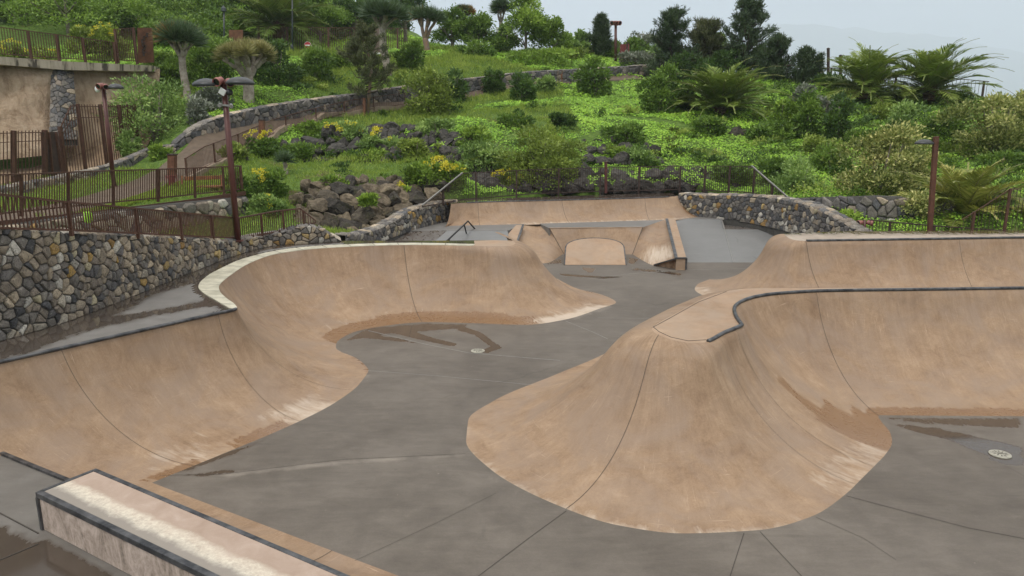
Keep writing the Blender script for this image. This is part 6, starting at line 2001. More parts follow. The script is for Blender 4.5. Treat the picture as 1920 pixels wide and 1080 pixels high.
for a in [(492, 296, 62, 44, 'mid', 'yellow-flowered plant at the top of the outcrop beside the beige kerb', 9), (648, 272, 74, 40, 'greygreen', 'yellow-flowered plant on the upper dark rocks, the left one of the two there', 11),
          (708, 292, 66, 40, 'greygreen', 'yellow-flowered plant on the upper dark rocks, the right one of the two there', 11), (505, 366, 66, 52, 'mid', 'yellow-flowered plant left of the little blue-green dragon tree', 10),
          (498, 408, 70, 44, 'greygreen', 'yellow-flowered plant low down behind the short railing', 6), (795, 352, 74, 46, 'bright', 'yellow-flowered plant spilling over the big tan boulders', 12),
          (846, 350, 52, 42, 'bright', 'yellow-flowered plant beside the slanted end rail of the rear fence', 9), (752, 372, 34, 24, 'bright', 'small yellow-flowered plant growing between the big boulders', 4),
          (962, 352, 64, 30, 'olive', 'yellow-flowered plant seen through the rear fence', 8)]:
    S(*a[:5], a[5], name='flowering_shrub', cat='flowering shrub', group='yellow-flowered plants', flowers=a[6], stem=True)
for u, v, wp, hp, kd, lb in [(450, 378, 50, 60, 'mid', 'dark green plant between the railing end and the boulders'), (560, 300, 66, 34, 'mid', 'low green plant left of the upper dark rocks'), (600, 258, 80, 30, 'bright', 'low green plants above the upper dark rocks'),
                             (820, 262, 60, 40, 'greygreen', 'pale leafy shrub right of the flat dark boulder'), (780, 300, 50, 44, 'bark' if False else 'olive', 'dry brownish shrub among the upper dark rocks'), (440, 305, 40, 34, 'olive', 'brownish shrub next to the dark corner rock'),
                             (300, 300, 30, 24, 'bright', 'small bright shrub on the low stone edging'), (375, 236, 40, 50, 'silver', 'grey leggy shrub beside the foot of the slim trunk')]:
    S(u, v, wp, hp, kd, lb)
for u, v, d, lb in [(60, 48, 52, 'yellow-flowered bush behind the slab railing, near the left edge'), (20, 44, 51, 'yellow-flowered bush behind the slab railing at the left edge'), (165, 70, 53, 'yellow-flowered bush behind the slab railing, near the steel panel'), (205, 72, 54, 'yellow-flowered bush right beside the taller picket panel')]:
    S(u, v + 26, 70, 46, 'olive', lb, name='flowering_shrub', cat='flowering shrub', group='yellow-flowered plants', flowers=9, d=d)
S(310, 130, 60, 34, 'mid', 'green shrub on the bank right of the steel panel', d=50)
S(325, 168, 60, 50, 'mid', 'green shrub below the end of the walkway slab', d=49)
S(410, 120, 80, 46, 'mid', 'green bank shrub behind the dense green shrub', d=58)

def thicket():
    """closed scrub on the upper bank, one mass far behind the single trees"""
    rng = np.random.RandomState(77)
    Vs = []; ts = []
    spots = []
    for _ in range(900):
        u = rng.uniform(-60, 800); v = rng.uniform(-60, 92)
        if u < 290 and v > 40: continue
        if u > 480 and v > 78: continue
        x, y, z = ground(u, max(v, -40), 45, 108)
        if y < 50 or y > 107: continue
        if 440 < u < 610 and y < 79: continue
        if u > 285 and y < 62: continue
        spots.append((x, y, z))
    for x, y, z in spots[:330]:
        r = rng.uniform(.9, 2.2)
        n = int(260 + 130 * r)
        p, u_, lt, hz = lobed_points(n, r, r, r * rng.uniform(.55, .95), rng, nl=6, fill=.5)
        p += np.array([x, y, z + r * .35])
        V, f = leaf_quads(p, unit(u_ + rng.normal(size=(n, 3)) * .7), .34 * rng.uniform(.7, 1.2, n), .16, rng)
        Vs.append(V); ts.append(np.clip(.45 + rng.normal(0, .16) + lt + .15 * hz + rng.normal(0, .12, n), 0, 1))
    V = np.concatenate(Vs)
    tag(mesh_np('thicket', V, np.arange(len(V)).reshape(-1, 4), LM['mid'], tint=np.repeat(np.concatenate(ts), 4)), 'closed green scrub covering the upper bank at the top left', 'scrub', kind='stuff')
thicket()

tree(1290, 150, 80, 60, 'dark', 'full dark green tree between the pines on the ridge', d=70, seed=61, crown_from=.0)
tree(1345, 150, 70, 70, 'mid', 'full green tree behind the brownish pine on the ridge', d=71, seed=62, crown_from=.0)
tree(1425, 160, 60, 60, 'dark', 'full dark tree right of the tallest pine', d=66, seed=63, crown_from=.0)
tree(1240, 140, 70, 56, 'greygreen', 'grey-green full tree left of the dark pines', d=74, seed=64, crown_from=.0)
tree(1150, 116, 60, 36, 'mid', 'low full green tree left of the floodlight mast', d=77, seed=65, crown_from=.0)
tree(1060, 120, 50, 50, 'greygreen', 'grey-green tree between the rounded leafy tree and the slim pine', d=78, seed=66, crown_from=.0)
tree(940, 112, 50, 54, 'mid', 'full green tree at the foot of the pale branched dragon tree', d=74, seed=67, crown_from=.0)
shrub(1370, 338, 80, 34, 'mid', 'green plant on the boulders near the slanted end of the rear fence', d=38.6)
shrub(1155, 300, 60, 26, 'bright', 'bright creeper among the rocks of the slope outcrop', d=43)
shrub(690, 300, 80, 22, 'bright', 'bright creeper at the foot of the yellow-flowered outcrop', d=40.8)
shrub(1330, 250, 60, 30, 'mid', 'low green shrub just below the trunk of the big palm', d=47)
shrub(1620, 285, 60, 44, 'mid', 'mid green shrub above the very big variegated shrub', d=44)
shrub(1540, 300, 70, 50, 'olive', 'olive shrub on the slope left of the very big variegated shrub', d=42)
shrub(1760, 330, 80, 44, 'bright', 'bright low shrub on the slope right of the lamp head', d=38)
shrub(1880, 330, 90, 50, 'mid', 'green shrub near the right edge above the picket fence', d=36)

def undergrowth():
    """weeds and small nameless plants that fill the gaps of the slope"""
    rng = np.random.RandomState(91)
    for kd, cnt, sd_, lb in (('mid', 95, 1, 'mid green weeds filling the gaps between the slope shrubs'), ('olive', 55, 2, 'yellowish weeds filling the gaps between the slope shrubs'), ('dark', 40, 3, 'dark weeds filling the gaps between the slope shrubs')):
        Vs = []; ts = []
        k = 0
        while k < cnt:
            if rng.rand() < .62: u = rng.uniform(1240, 1940); v = rng.uniform(165, 380)
            else: u = rng.uniform(470, 1240); v = rng.uniform(120, 345)
            x, y, z = ground(u, v, 30, 90)
            if poly_sd(np.array([x]), np.array([y]), [p[:2] for p in WALLF] + [p[:2] for p in KERB[::-1]])[0] > -.4: continue
            if poly_sd(np.array([x]), np.array([y]), PARK)[0] > -1.0: continue
            k += 1
            r = rng.uniform(.25, .75) * (1.3 if u > 1400 else .9)
            n = int(60 + 170 * r)
            p, u_, lt, hz = lobed_points(n, r * 1.3, r, r * rng.uniform(.5, 1.1), rng, nl=5, fill=.35)
            p += np.array([x, y, z + r * .3])
            V, f = leaf_quads(p, unit(u_ + rng.normal(size=(n, 3)) * .7 + np.array([0, 0, .3])), .0042 * y * rng.uniform(.7, 1.3, n), .0020 * y, rng)
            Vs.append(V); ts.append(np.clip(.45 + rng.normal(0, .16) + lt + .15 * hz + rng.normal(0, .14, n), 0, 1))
        V = np.concatenate(Vs)
        tag(mesh_np('undergrowth', V, np.arange(len(V)).reshape(-1, 4), LM[kd], tint=np.repeat(np.concatenate(ts), 4)), lb, 'weeds', kind='stuff')
undergrowth()

shrub(625, 352, 46, 22, 'bright', 'small green plant on the top edge of the big boulder wall', d=33.4)
shrub(690, 384, 30, 20, 'bright', 'tiny green plant growing from a gap in the big boulder wall', d=31.4)
# ================================================================== LAMPS, CAR, PANELS AND OTHER SMALL THINGS
def disc_head(par, c, r, sx=1.0, arm=None, name='lamp_head'):
    b = MB()
    b.lathe(c, [(r, -.05), (r * 1.02, -.015), (r * .98, .02), (r * .80, .075), (r * .76, .08), (r * .52, .125), (r * .2, .15), (.01, .155)], 28, sx=sx)
    o = b.build(name, M['lamp_black'], par, smooth=True)
    b = MB(); b.lathe((c[0], c[1], c[2] - .052), [(r * .86, 0), (r * .86, -.006), (.01, -.008)], 24, sx=sx); b.build('lens', M['glass_dark'], o)
    return o
def spot(par, c, dr, r=.12, ln=.24, name='spotlight'):
    dr = Vector(dr).normalized()
    c = Vector(c)
    b = MB()
    b.lathe(c - dr * ln * .5, [(r * .45, -.03), (r * .75, 0), (r * .82, ln * .55), (r, ln * .6), (r, ln), (r * .86, ln), (r * .84, ln * .82)], 18, axis=dr)
    o = b.build(name, M['redhead'], par, smooth=False)
    b = MB(); b.lathe(c + dr * ln * .34, [(r * .8, 0), (.01, .004)], 18, axis=dr); b.build('lens', M['glass_dark'], o)
def lamp_post(label, foot_, top_, r, heads, spots, extra=True, mat='redpole', group='red-brown lamp posts', square=False):
    p = Vector(foot_); q = Vector(top_)
    L = thing('street_lamp', label, 'street lamp', p, group)
    b = MB()
    if square: b.bar(p - Vector((0, 0, .05)), q, r * 2, r * 1.6)
    else: b.tube([p - Vector((0, 0, .05)), q], [r, r * .92], 16)
    b.build('pole', M[mat], L, smooth=not square)
    b = MB(); b.lathe(p, [(r * 1.9, 0), (r * 1.9, .03), (r * 1.05, .035)], 16); b.build('base_plate', M[mat], L)
    return L, p, q
# tall lamp on the left wall
yL = WL_FOOT[5][1] - .25
ft = aty(446, 452, yL); tp_ = aty(419, 150, yL)
L, p, q = lamp_post('tall red-brown lamp post on the left wall with two black disc heads', ft, tp_, .085, 2, 2)
k = yL / FPX
hc1 = Vector(aty(388, 158, yL)); hc2 = Vector(aty(450, 155, yL - .1))
for c in (hc1, hc2): disc_head(L, c, 25 * k)
b = MB(); b.bar(hc1 + Vector((.2, 0, -.01)), hc2 + Vector((-.2, 0, -.01)), .07, .06); b.build('arm', M['redpole'], L)
spot(L, aty(410, 152, yL - .15), (-.25, -1, -.35), .115, .26)
spot(L, aty(430, 154, yL - .12), (.55, -.8, -.3), .105, .24)
b = MB(); c = Vector(aty(417, 172, yL - .17)); b.box(c, .17, .05, .17); o = b.build('sensor_box', M['white'], L, bevel=.008)
o.rotation_euler = (0, 0, 0)
o.data.transform(Matrix.Translation(c) @ Matrix.Rotation(math.radians(35), 4, 'Y') @ Matrix.Rotation(math.radians(12), 4, 'X') @ Matrix.Translation(-c))
b = MB(); b.lathe(aty(430, 173, yL - .08), [(.08, -.05), (.10, 0), (.08, .05), (.03, .08)], 14, axis=(.5, -.7, .2)); b.build('dome', M['lamp_black'], L, smooth=True)
b = MB(); b.bar(Vector(aty(413, 197, yL - .1)), Vector(aty(433, 198, yL - .05)), .05, .05); b.tube([aty(411, 198, yL - .25), aty(413, 196, yL)], .05, 8); b.tube([aty(434, 200, yL - .25), aty(433, 197, yL)], .05, 8); b.build('camera_bracket', M['galv'], L)
# smaller lamp further left
yM = 31.5
ft = aty(214, 350, yM); tp_ = aty(193, 158, yM)
L, p, q = lamp_post('smaller red-brown lamp post by the very tall picket fence, with one black disc', ft, tp_, .09, 1, 2)
k = yM / FPX
disc_head(L, Vector(aty(217, 164, yM)), 13.5 * k)
b = MB(); b.bar(q + Vector((0, 0, -.1)), Vector(aty(210, 165, yM)), .07, .06); b.build('arm', M['redpole'], L)
spot(L, aty(188, 161, yM - .2), (-.3, -1, -.3), .12, .26)
spot(L, aty(198, 162, yM - .15), (.5, -.8, -.3), .11, .24)
b = MB(); b.lathe(aty(183, 166, yM), [(.04, -.08), (.14, -.06), (.16, 0), (.1, .06), (.02, .08)], 14, axis=(-.4, -.8, .3)); b.build('glass_globe', M['white'], L, smooth=True)
# lamp at right
yR = 25.9
ft = aty(1743, 439, yR); tp_ = aty(1755, 256, yR)
L, p, q = lamp_post('single-arm rusty lamp post on the far right deck with one black oval head', ft, tp_, .075, 1, 0, mat='redpole2', square=True)
hc = Vector(aty(1733, 268, yR)); k = yR / FPX
b = MB(); b.lathe(hc, [(.30, -.04), (.31, -.01), (.28, .03), (.20, .08), (.10, .115), (.01, .12)], 24, sx=1.05, sy=.75); o = b.build('lamp_head', M['lamp_black'], L, smooth=True)
b = MB(); b.lathe(hc + Vector((0, 0, -.042)), [(.26, 0), (.01, -.006)], 20, sx=1.05, sy=.75); b.build('lens', M['glass_dark'], o)
b = MB(); b.tube([hc + Vector((.2, 0, 0)), hc + Vector((.42, 0, -.02))], [.06, .04], 8); b.build('arm', M['lamp_black'], L, smooth=True)
# two-headed red spots low at right
yS = 28.2
ft = aty(1621, 450, yS); tp_ = aty(1621, 412, yS)
L, p, q = lamp_post('low red post with two rounded red spotlights behind the low dark railing', ft, tp_, .06, 0, 2)
spot(L, aty(1612, 418, yS), (-1, -.5, -.1), .11, .22); spot(L, aty(1632, 418, yS), (1, -.5, -.1), .11, .22)
# lamp on the ridge
yK = 72.0
ft = aty(1154, 122, yK); tp_ = aty(1154.5, 40, yK)
L, p, q = lamp_post('red-brown floodlight mast on the ridge beside the red panel', ft, tp_, .13, 0, 4)
b = MB(); b.bar(Vector(aty(1148, 43, yK)), Vector(aty(1161, 43, yK)), .16, .12); b.build('arm', M['redpole'], L)
for du, dr in ((-5.5, (-.6, -1, -.3)), (-1.5, (-.1, -1, -.4)), (2, (.2, -1, -.4)), (6, (.7, -1, -.3))):
    spot(L, aty(1154.5 + du, 43, yK - .2), dr, .20, .36)
# bare red post behind the rear fence
p = Vector(aty(1136, 362, 37.0)); q = Vector(aty(1136, 304, 37.0))
P_ = thing('steel_post', 'bright red-brown steel post standing in the middle of the rear fence', 'post', p)
b = MB(); b.bar(p, q, .13, .13); b.build('shaft', M['redpole'], P_)
b = MB(); b.box(q + Vector((0, 0, .015)), .16, .16, .03); b.build('cap', M['redpole'], P_)
# rusty posts at the path fence
for u, v0, v1, d, lb in ((323, 338, 291, 33.5, 'thick square rusty post at the lower end of the climbing path'), (491, 262, 226, 42.5, 'square rusty post with a dark cap halfway up the climbing path'), (683, 219, 184, 51.6, 'square wooden post beside the wispy pine'), (1052, 158, 133, 64.0, 'square rusty post in front of the path wall')):
    p = Vector(aty(u, v0, d)); q = Vector(aty(u, v1, d)); w_ = (13 if u == 323 else 9 if u == 491 else 5) * d / FPX
    P_ = thing('path_post', lb, 'post', p, 'square posts along the path')
    b = MB(); b.bar(p, q, w_, w_); b.build('shaft', M['corten'], P_, bevel=.015)
    b = MB(); b.box(q + Vector((0, 0, .03)), w_ * 1.12, w_ * 1.12, .06); b.build('cap', M['rust_dark'], P_)
# bench and red box behind the upper railing
M['wood'] = simple('orange_wood', (.30, .12, .045), .7, 0, .4, 4)
yB = 31.8
BN = thing('bench', 'orange-brown wooden bench with backrest behind the upper railing', 'bench', aty(385, 358, yB))
a0 = Vector(aty(346, 335, yB)); a1 = Vector(aty(420, 332, yB)); s0 = Vector(aty(334, 351, yB - .3)); s1 = Vector(aty(418, 349, yB - .3))
b = MB(); b.bar(a0, a1, .05, .16); b.build('backrest', M['wood'], BN, bevel=.01)
b = MB(); b.bar(s0, s1, .42, .07); b.build('seat', M['wood'], BN, bevel=.01)
for t_ in (.06, .94):
    p = s0.lerp(s1, t_)
    b = MB(); b.bar(p + Vector((0, .25, .45)), Vector((p.x, p.y + .12, tz1(p.x, p.y))), .07, .07); b.bar(p + Vector((0, -.12, 0)), Vector((p.x, p.y - .12, tz1(p.x, p.y))), .07, .07)
    b.bar(p + Vector((0, -.12, -.06)), p + Vector((0, .2, -.06)), .05, .05)
    b.build('leg_frame', M['wood'], BN)
yC = 31.2
BX = thing('bin', 'small red litter bin on two legs behind the upper railing, left of the bench', 'litter bin', aty(322, 356, yC))
c0 = Vector(aty(322, 338, yC))
M['red'] = simple('dull_red_paint', (.24, .05, .045), .6, 0, .3, 6)
b = MB(); b.lathe(c0 + Vector((0, 0, -.25)), [(.13, .05), (.16, .42), (.17, .44), (.14, .44), (.12, .1)], 16); b.build('bucket', M['red'], BX)
b = MB()
b.tube([c0 + Vector((-.22, 0, .2)), c0 + Vector((-.22, 0, -.5))], .025, 6)
b.tube([c0 + Vector((.22, 0, .2)), c0 + Vector((.22, 0, -.5))], .025, 6)
b.bar(c0 + Vector((-.23, 0, .1)), c0 + Vector((.23, 0, .1)), .03, .03)
b.build('stand', M['red'], BX)
# bright green vest hung on the railing
t = NT('high_visibility_cloth')
c = t.ramp(t.noise(t.pos(), 6, 4), [(.3, (.25, .62, .04)), (.7, (.45, .85, .07))])
M['hivis'] = t.done(t.bsdf(c, .7).outputs[0])
M['reflect'] = simple('grey_reflective_tape', (.55, .58, .52), .4)
yV = 14.9
VS = thing('safety_vest', 'bright green striped safety vest bundle hanging behind the left railing', 'safety vest', aty(165, 416, yV))
c0 = Vector(aty(165, 408, yV)); k = yV / FPX
prof = []
b = MB()
nb_ = 14
rows = []
for i in range(9):
    s = i / 8
    wv = (6 + 3.2 * math.sin(PI * min(1, s * 1.1))) * k * (1 if s < .9 else .8)
    rows.append([(c0.x + wv * math.cos(2 * PI * j / nb_) + .01 * math.sin(3 * j + i), c0.y + .05 * math.sin(2 * PI * j / nb_), c0.z + (11 - 21 * s) * k) for j in range(nb_)])
for r_ in rows: b.v += r_
for i in range(8):
    for j in range(nb_):
        b.f.append((i * nb_ + j, i * nb_ + (j + 1) % nb_, (i + 1) * nb_ + (j + 1) % nb_, (i + 1) * nb_ + j))
b.f.append(tuple(range(nb_))); b.f.append(tuple(range(8 * nb_, 9 * nb_))[::-1])
b.build('cloth', M['hivis'], VS, smooth=True)
for du in (-2.4, 2.6):
    b = MB(); b.bar(c0 + Vector((du * k, -.053, 9 * k)), c0 + Vector(((du + 1.0) * k, -.053, -8 * k)), .018, .008); b.build('stripe', M['reflect'], VS)
# white car on the upper road
yA = 74.0
CA = thing('parked_car', 'white car parked at the top of the meadow, half hidden by trunks', 'car', aty(695, 100, yA))
M['carwhite'] = simple('white_car_paint', (.72, .73, .74), .25, 0, .04, 3)
M['tyre'] = simple('tyre_rubber', (.02, .02, .02), .8)
kA = yA / FPX
prof = [(656, 102), (655, 96), (660, 93), (668, 91.5), (676, 84), (690, 81.5), (708, 81.5), (718, 85), (728, 91.5), (742, 94), (747, 97), (747, 102)]
pts = [Vector(aty(u, v, yA)) for u, v in prof]
b = MB(); b.prism([tuple(p) for p in pts], (0, 1.7, 0)); b.build('body', M['carwhite'], CA, bevel=.06, seg=3)
for wn_ in ([(671, 91.5), (678, 85.2), (690, 83), (690, 91.5)], [(692.5, 91.5), (692.5, 83), (707, 83), (715, 86), (723, 91.5)]):
    b = MB(); b.prism([tuple(Vector(aty(u, v, yA)) + Vector((0, -.01, 0))) for u, v in wn_], (0, .03, 0)); b.build('window', M['glass_dark'], CA)
for u in (671, 731):
    c = Vector(aty(u, 101.5, yA)) + Vector((0, .1, 0))
    b = MB(); b.lathe(c + Vector((0, .1, 0)), [(.30, 0), (.33, .03), (.33, .2), (.2, .22)], 18, axis=(0, -1, 0)); w_ = b.build('wheel', M['tyre'], CA)
    b = MB(); b.lathe(c + Vector((0, -.12, 0)), [(.2, 0), (.05, .02)], 14, axis=(0, -1, 0)); b.build('rim', M['galv'], w_)
b = MB(); b.box(Vector(aty(744, 96, yA)) + Vector((0, .25, 0)), .12, .35, .12); b.build('headlight', M['reflect'], CA)
# road no-entry sign
M['signred'] = simple('sign_red', (.42, .02, .025), .5)
c = Vector(aty(577, 85, 70.0)); r = 6.3 * 70 / FPX
SG = thing('road_sign', 'round red and white no-entry sign on a post at the top of the meadow', 'road sign', aty(577, 112, 70))
b = MB(); b.lathe(c, [(r, -.02), (r, .02)], 28, axis=(0, -1, 0)); b.build('rim', M['white'], SG)
b = MB(); b.lathe(c + Vector((0, -.03, 0)), [(r * .92, 0), (r * .92, .012)], 28, axis=(0, -1, 0)); b.build('disc', M['signred'], SG)
b = MB(); b.box(c + Vector((0, -.055, 0)), r * 1.3, .02, r * .32); b.build('bar', M['white'], SG)
b = MB(); b.tube([aty(577, 116, 70.1), aty(577, 84, 70.1)], .045, 8); b.build('post', M['galv'], SG)
# standing steel info panel beside the leaning trunk
yP = 64.0
SP = thing('steel_sign', 'tall grey-brown steel sign with cut-out figures left of the leaning trunk', 'sign', aty(700, 102, yP))
q0, q1, q2, q3 = aty(688, 101, yP), aty(713, 100, yP), aty(711, 53, yP), aty(687, 53, yP)
M['panelbrown'] = simple('grey_brown_steel', (.21, .15, .125), .7, 0, .25, 5)
b = MB(); b.quadbox([q0, q1, np.array(q1) + (0, .1, 0), np.array(q0) + (0, .1, 0), q3, q2, np.array(q2) + (0, .1, 0), np.array(q3) + (0, .1, 0)]); b.build('sheet', M['panelbrown'], SP)
b = MB()
for p, q in ((q0, q1),): b.bar(np.array(p) + (0, -.05, 0), np.array(q) + (0, -.05, 0), .12, .12)
b.build('foot_bar', M['white'], SP)
for (u, v, mk, w_) in ((694, 64, 'rust_dark', .14), (698, 61, 'rust_dark', .12), (693, 68, 'rust_dark', .12), (700, 67, 'rust_dark', .1), (696, 80, 'rust_dark', .12), (698, 76, 'rust_dark', .1), (701, 84, 'white', .12), (700, 91, 'white', .1), (703, 84, 'white', .1)):
    b = MB(); b.box(Vector(aty(u, v, yP - .04)), w_, .04, w_ * 1.4); b.build('cut_out', M[mk], SP)
# red panel on the ridge
RP = thing('steel_sign', 'dark red steel sign on the ridge beside the floodlight mast', 'sign', aty(1171, 116, 72))
q0, q1, q2, q3 = aty(1163, 118, 71.8), aty(1180, 118, 72.4), aty(1180, 82, 72.4), aty(1163, 83, 71.8)
b = MB(); b.quadbox([q0, q1, np.array(q1) + (0, .12, 0), np.array(q0) + (0, .12, 0), q3, q2, np.array(q2) + (0, .12, 0), np.array(q3) + (0, .12, 0)]); b.build('sheet', M['red'], RP)
b = MB(); b.bar(Vector(aty(1175.5, 120, 72.1)) + Vector((0, -.12, 0)), Vector(aty(1175.5, 79, 72.1)) + Vector((0, -.12, 0)), .12, .1); b.build('post', M['rust_dark'], RP)
# small rusty panel behind the yellowish dragon tree
q0, q1, q2, q3 = aty(429, 82, 62), aty(455, 80, 62.4), aty(455, 56, 62.4), aty(429, 56, 62)
b = MB(); b.quadbox([q0, q1, np.array(q1) + (0, .12, 0), np.array(q0) + (0, .12, 0), q3, q2, np.array(q2) + (0, .12, 0), np.array(q3) + (0, .12, 0)])
SP2 = thing('steel_sign', 'small rusty steel sign behind the crown of the yellowish dragon tree', 'sign', q0)
b.build('sheet', M['corten'], SP2)
b = MB(); b.bar(Vector(q0) + Vector((.1, .15, -.8)), Vector(q3) + Vector((.1, .15, 0)), .1, .1); b.build('post', M['rust_dark'], SP2)
# black street lamps at the top
M['lampgrey'] = simple('dark_grey_lamp_paint', (.05, .06, .065), .5)
for u, v0, v1, d, lb, hd in ((420, 90, 25, 66, 'black classic street lamp above the small rusty panel', True), (548, 96, -6, 70, 'tall black lamp pole in front of the large palm', False)):
    p = Vector(aty(u, v0, d)); q = Vector(aty(u, v1, d))
    L = thing('street_lamp', lb, 'street lamp', p, 'black street lamps on the upper road')
    b = MB(); b.tube([p, q], [.09, .06], 10); b.lathe(p, [(.16, 0), (.14, .5), (.09, .6)], 10); b.build('pole', M['lampgrey'], L, smooth=True)
    b = MB(); b.lathe(q, [(.05, 0), (.08, .1), (.22, .18), (.20, .42), (.06, .55), (.02, .66)], 12); b.build('lantern', M['lampgrey'], L)
# white house glimpses behind the trees
M['plaster'] = simple('white_plaster', (.70, .69, .66), .85, 0, .1, 3)
M['roof'] = simple('terracotta_roof', (.32, .13, .07), .8, 0, .3, 5)
for u, v, w_, h_, d, lb in ((945, 66, 26, 22, 98, 'small white house showing behind the pale branched dragon tree'), (1062, 84, 34, 14, 100, 'white house with a flat roof behind the rounded leafy tree'), (1112, 108, 44, 16, 92, 'low white house with an orange roof behind the slim pine')):
    c = Vector(aty(u, v, d)); W_ = w_ * d / FPX; H_ = h_ * d / FPX
    HS = thing('house', lb, 'house', c, 'houses behind the ridge')
    b = MB(); b.box(c + Vector((0, 2, -.9)), W_, 4, H_ + 1.8); b.build('wall', M['plaster'], HS)
    b = MB(); b.box(c + Vector((0, 2, H_ / 2 + .08)), W_ * 1.08, 4.3, .16) if 'orange' not in lb else b.prism([tuple(c + Vector((-W_ * .55, -.2, H_ / 2))), tuple(c + Vector((W_ * .55, -.2, H_ / 2))), tuple(c + Vector((W_ * .3, -.2, H_ / 2 + .7))), tuple(c + Vector((-W_ * .3, -.2, H_ / 2 + .7)))], (0, 4.4, 0))
    b.build('roof', M['roof'] if 'orange' in lb else M['plaster'], HS)
    b = MB(); b.box(c + Vector((W_ * .1, -.02, .1)), W_ * .22, .06, H_ * .4); b.build('window', M['glass_dark'], HS)
# distant mountain flank across the bay, and the moist air in front of it
hx = [(u, v) for u, v in [(1380, 40), (1560, 52), (1700, 64), (1810, 80), (1920, 108), (2040, 150), (2180, 205)]]
YH = 9000.0
hp = smooth_poly([(aty(u, v, YH)[0], aty(u, v, YH)[2]) for u, v in hx], 70)
V = []
n_ = 70; m_ = 14
for i in range(n_):
    for j in range(m_):
        s_ = j / (m_ - 1)
        zz = -60 + (hp[i][1] + 60) * math.sin(s_ * PI / 2) + (40 * mnoise.noise(Vector((i * .3, j * .6, 1.0))) if 0 < j else 0)
        V.append((hp[i][0], YH - 1500 * (1 - s_) + 120 * mnoise.noise(Vector((i * .2, 3, j * .2))), zz))
idx = np.arange(n_ * m_).reshape(n_, m_)
F = np.stack([idx[:-1, :-1], idx[1:, :-1], idx[1:, 1:], idx[:-1, 1:]], -1).reshape(-1, 4)
M['headland'] = simple('headland_scrub', (.07, .085, .05), .95, 0, .4, .02)
tag(mesh_np('headland', V, F, M['headland'], smooth=True), kind='structure')
HZ = MB(); HZ.box((0, 3400, 595), 17400, 12900, 1345)
hm = bpy.data.materials.new('moist_air'); hm.use_nodes = True
ht = hm.node_tree; ht.nodes.clear()
ho = ht.nodes.new('ShaderNodeOutputMaterial'); hv = ht.nodes.new('ShaderNodeVolumePrincipled')
hv.inputs['Color'].default_value = (.84, .91, 1.0, 1); hv.inputs['Density'].default_value = .00026; hv.inputs['Anisotropy'].default_value = .2
ht.links.new(hv.outputs[0], ho.inputs['Volume'])
tag(HZ.build('haze', hm), 'thin grey mist in the air over the hillside', 'haze', kind='stuff')
# ================================================================== CAMERA, SKY, SUN
cam_d = bpy.data.cameras.new('camera')
cam = bpy.data.objects.new('camera', cam_d)
C.objects.link(cam)
cam.location = (0, 0, CAM_H)
cam.rotation_euler = (PI / 2 - TH, 0, 0)
cam_d.sensor_width = 36.0
cam_d.lens = FPX / 1920 * 36.0
cam_d.clip_start = .05; cam_d.clip_end = 20000
sc.camera = cam

SUN_EL = math.radians(58); SUN_AZ = math.radians(205)   # azimuth clockwise from +Y
w = bpy.data.worlds.new('World'); sc.world = w
w.use_nodes = True
wt = w.node_tree; wt.nodes.clear()
def wn(t, **k):
    n_ = wt.nodes.new('ShaderNode' + t)
    for a, b_ in k.items(): setattr(n_, a, b_)
    return n_
sky = wn('TexSky', sky_type='NISHITA', sun_disc=False)
sky.sun_elevation = SUN_EL; sky.sun_rotation = SUN_AZ
bg1 = wn('Background'); bg1.inputs['Strength'].default_value = .05
wt.links.new(sky.outputs[0], bg1.inputs['Color'])
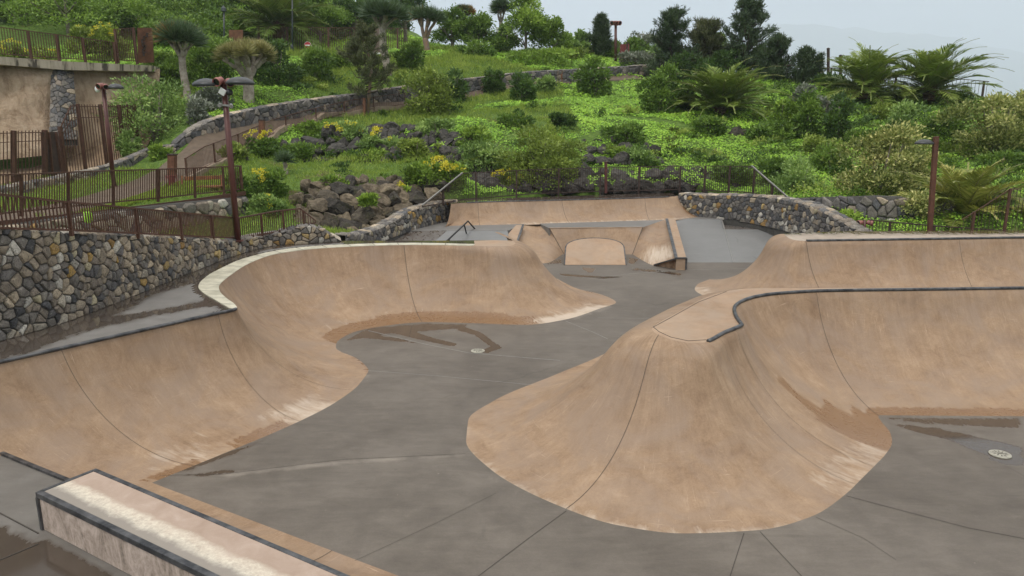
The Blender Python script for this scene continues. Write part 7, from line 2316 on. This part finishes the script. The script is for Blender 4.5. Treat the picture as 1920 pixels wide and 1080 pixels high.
# overcast cloud layer, brighter overhead than near the horizon
tc = wn('TexCoord')
sep = wn('SeparateXYZ'); wt.links.new(tc.outputs['Generated'], sep.inputs[0])
mp = wn('Mapping'); mp.inputs['Scale'].default_value = (1.0, 1.0, 3.6)
wt.links.new(tc.outputs['Generated'], mp.inputs['Vector'])
nz = wn('TexNoise'); nz.inputs['Scale'].default_value = 2.8; nz.inputs['Detail'].default_value = 7; nz.inputs['Roughness'].default_value = .55
nz.inputs['Distortion'].default_value = .5
wt.links.new(mp.outputs[0], nz.inputs['Vector'])
rc = wn('ValToRGB'); e = rc.color_ramp.elements
e[0].position = .3; e[0].color = (.33, .385, .485, 1); e[1].position = .66; e[1].color = (.60, .66, .765, 1)
wt.links.new(nz.outputs['Fac'], rc.inputs['Fac'])
rz_ = wn('ValToRGB'); e = rz_.color_ramp.elements
e[0].position = 0.0; e[0].color = (1.06, 1.05, 1.03, 1); e[1].position = 1.0; e[1].color = (4.6, 3.85, 2.95, 1)
el = rz_.color_ramp.elements.new(.25); el.color = (1.04, 1.03, 1.0, 1)
wt.links.new(sep.outputs['Z'], rz_.inputs['Fac'])
mu = wn('Mix', data_type='RGBA', blend_type='MULTIPLY'); mu.inputs[0].default_value = 1
wt.links.new(rc.outputs[0], mu.inputs[6]); wt.links.new(rz_.outputs[0], mu.inputs[7])
bg2 = wn('Background'); bg2.inputs['Strength'].default_value = .92
wt.links.new(mu.outputs[2], bg2.inputs['Color'])
ms = wn('MixShader'); ms.inputs[0].default_value = .86
wt.links.new(bg1.outputs[0], ms.inputs[1]); wt.links.new(bg2.outputs[0], ms.inputs[2])
wo = wn('OutputWorld'); wt.links.new(ms.outputs[0], wo.inputs['Surface'])

sd = bpy.data.lights.new('sun', 'SUN'); sd.energy = 1.5; sd.angle = math.radians(14); sd.color = (1.0, .965, .91)
so = bpy.data.objects.new('sun', sd); C.objects.link(so)
dirv = Vector((math.sin(SUN_AZ) * math.cos(SUN_EL), math.cos(SUN_AZ) * math.cos(SUN_EL), math.sin(SUN_EL)))
so.rotation_euler = dirv.to_track_quat('Z', 'Y').to_euler()
so.location = (0, 0, 40)
vs = sc.view_settings
vs.view_transform = 'Standard'; vs.look = 'None'; vs.exposure = 0.22; vs.gamma = 1.0
sc.cycles.use_denoising = True
sc.cycles.max_bounces = 6
sc.cycles.diffuse_bounces = 3
sc.cycles.volume_bounces = 2
sc.cycles.transparent_max_bounces = 6
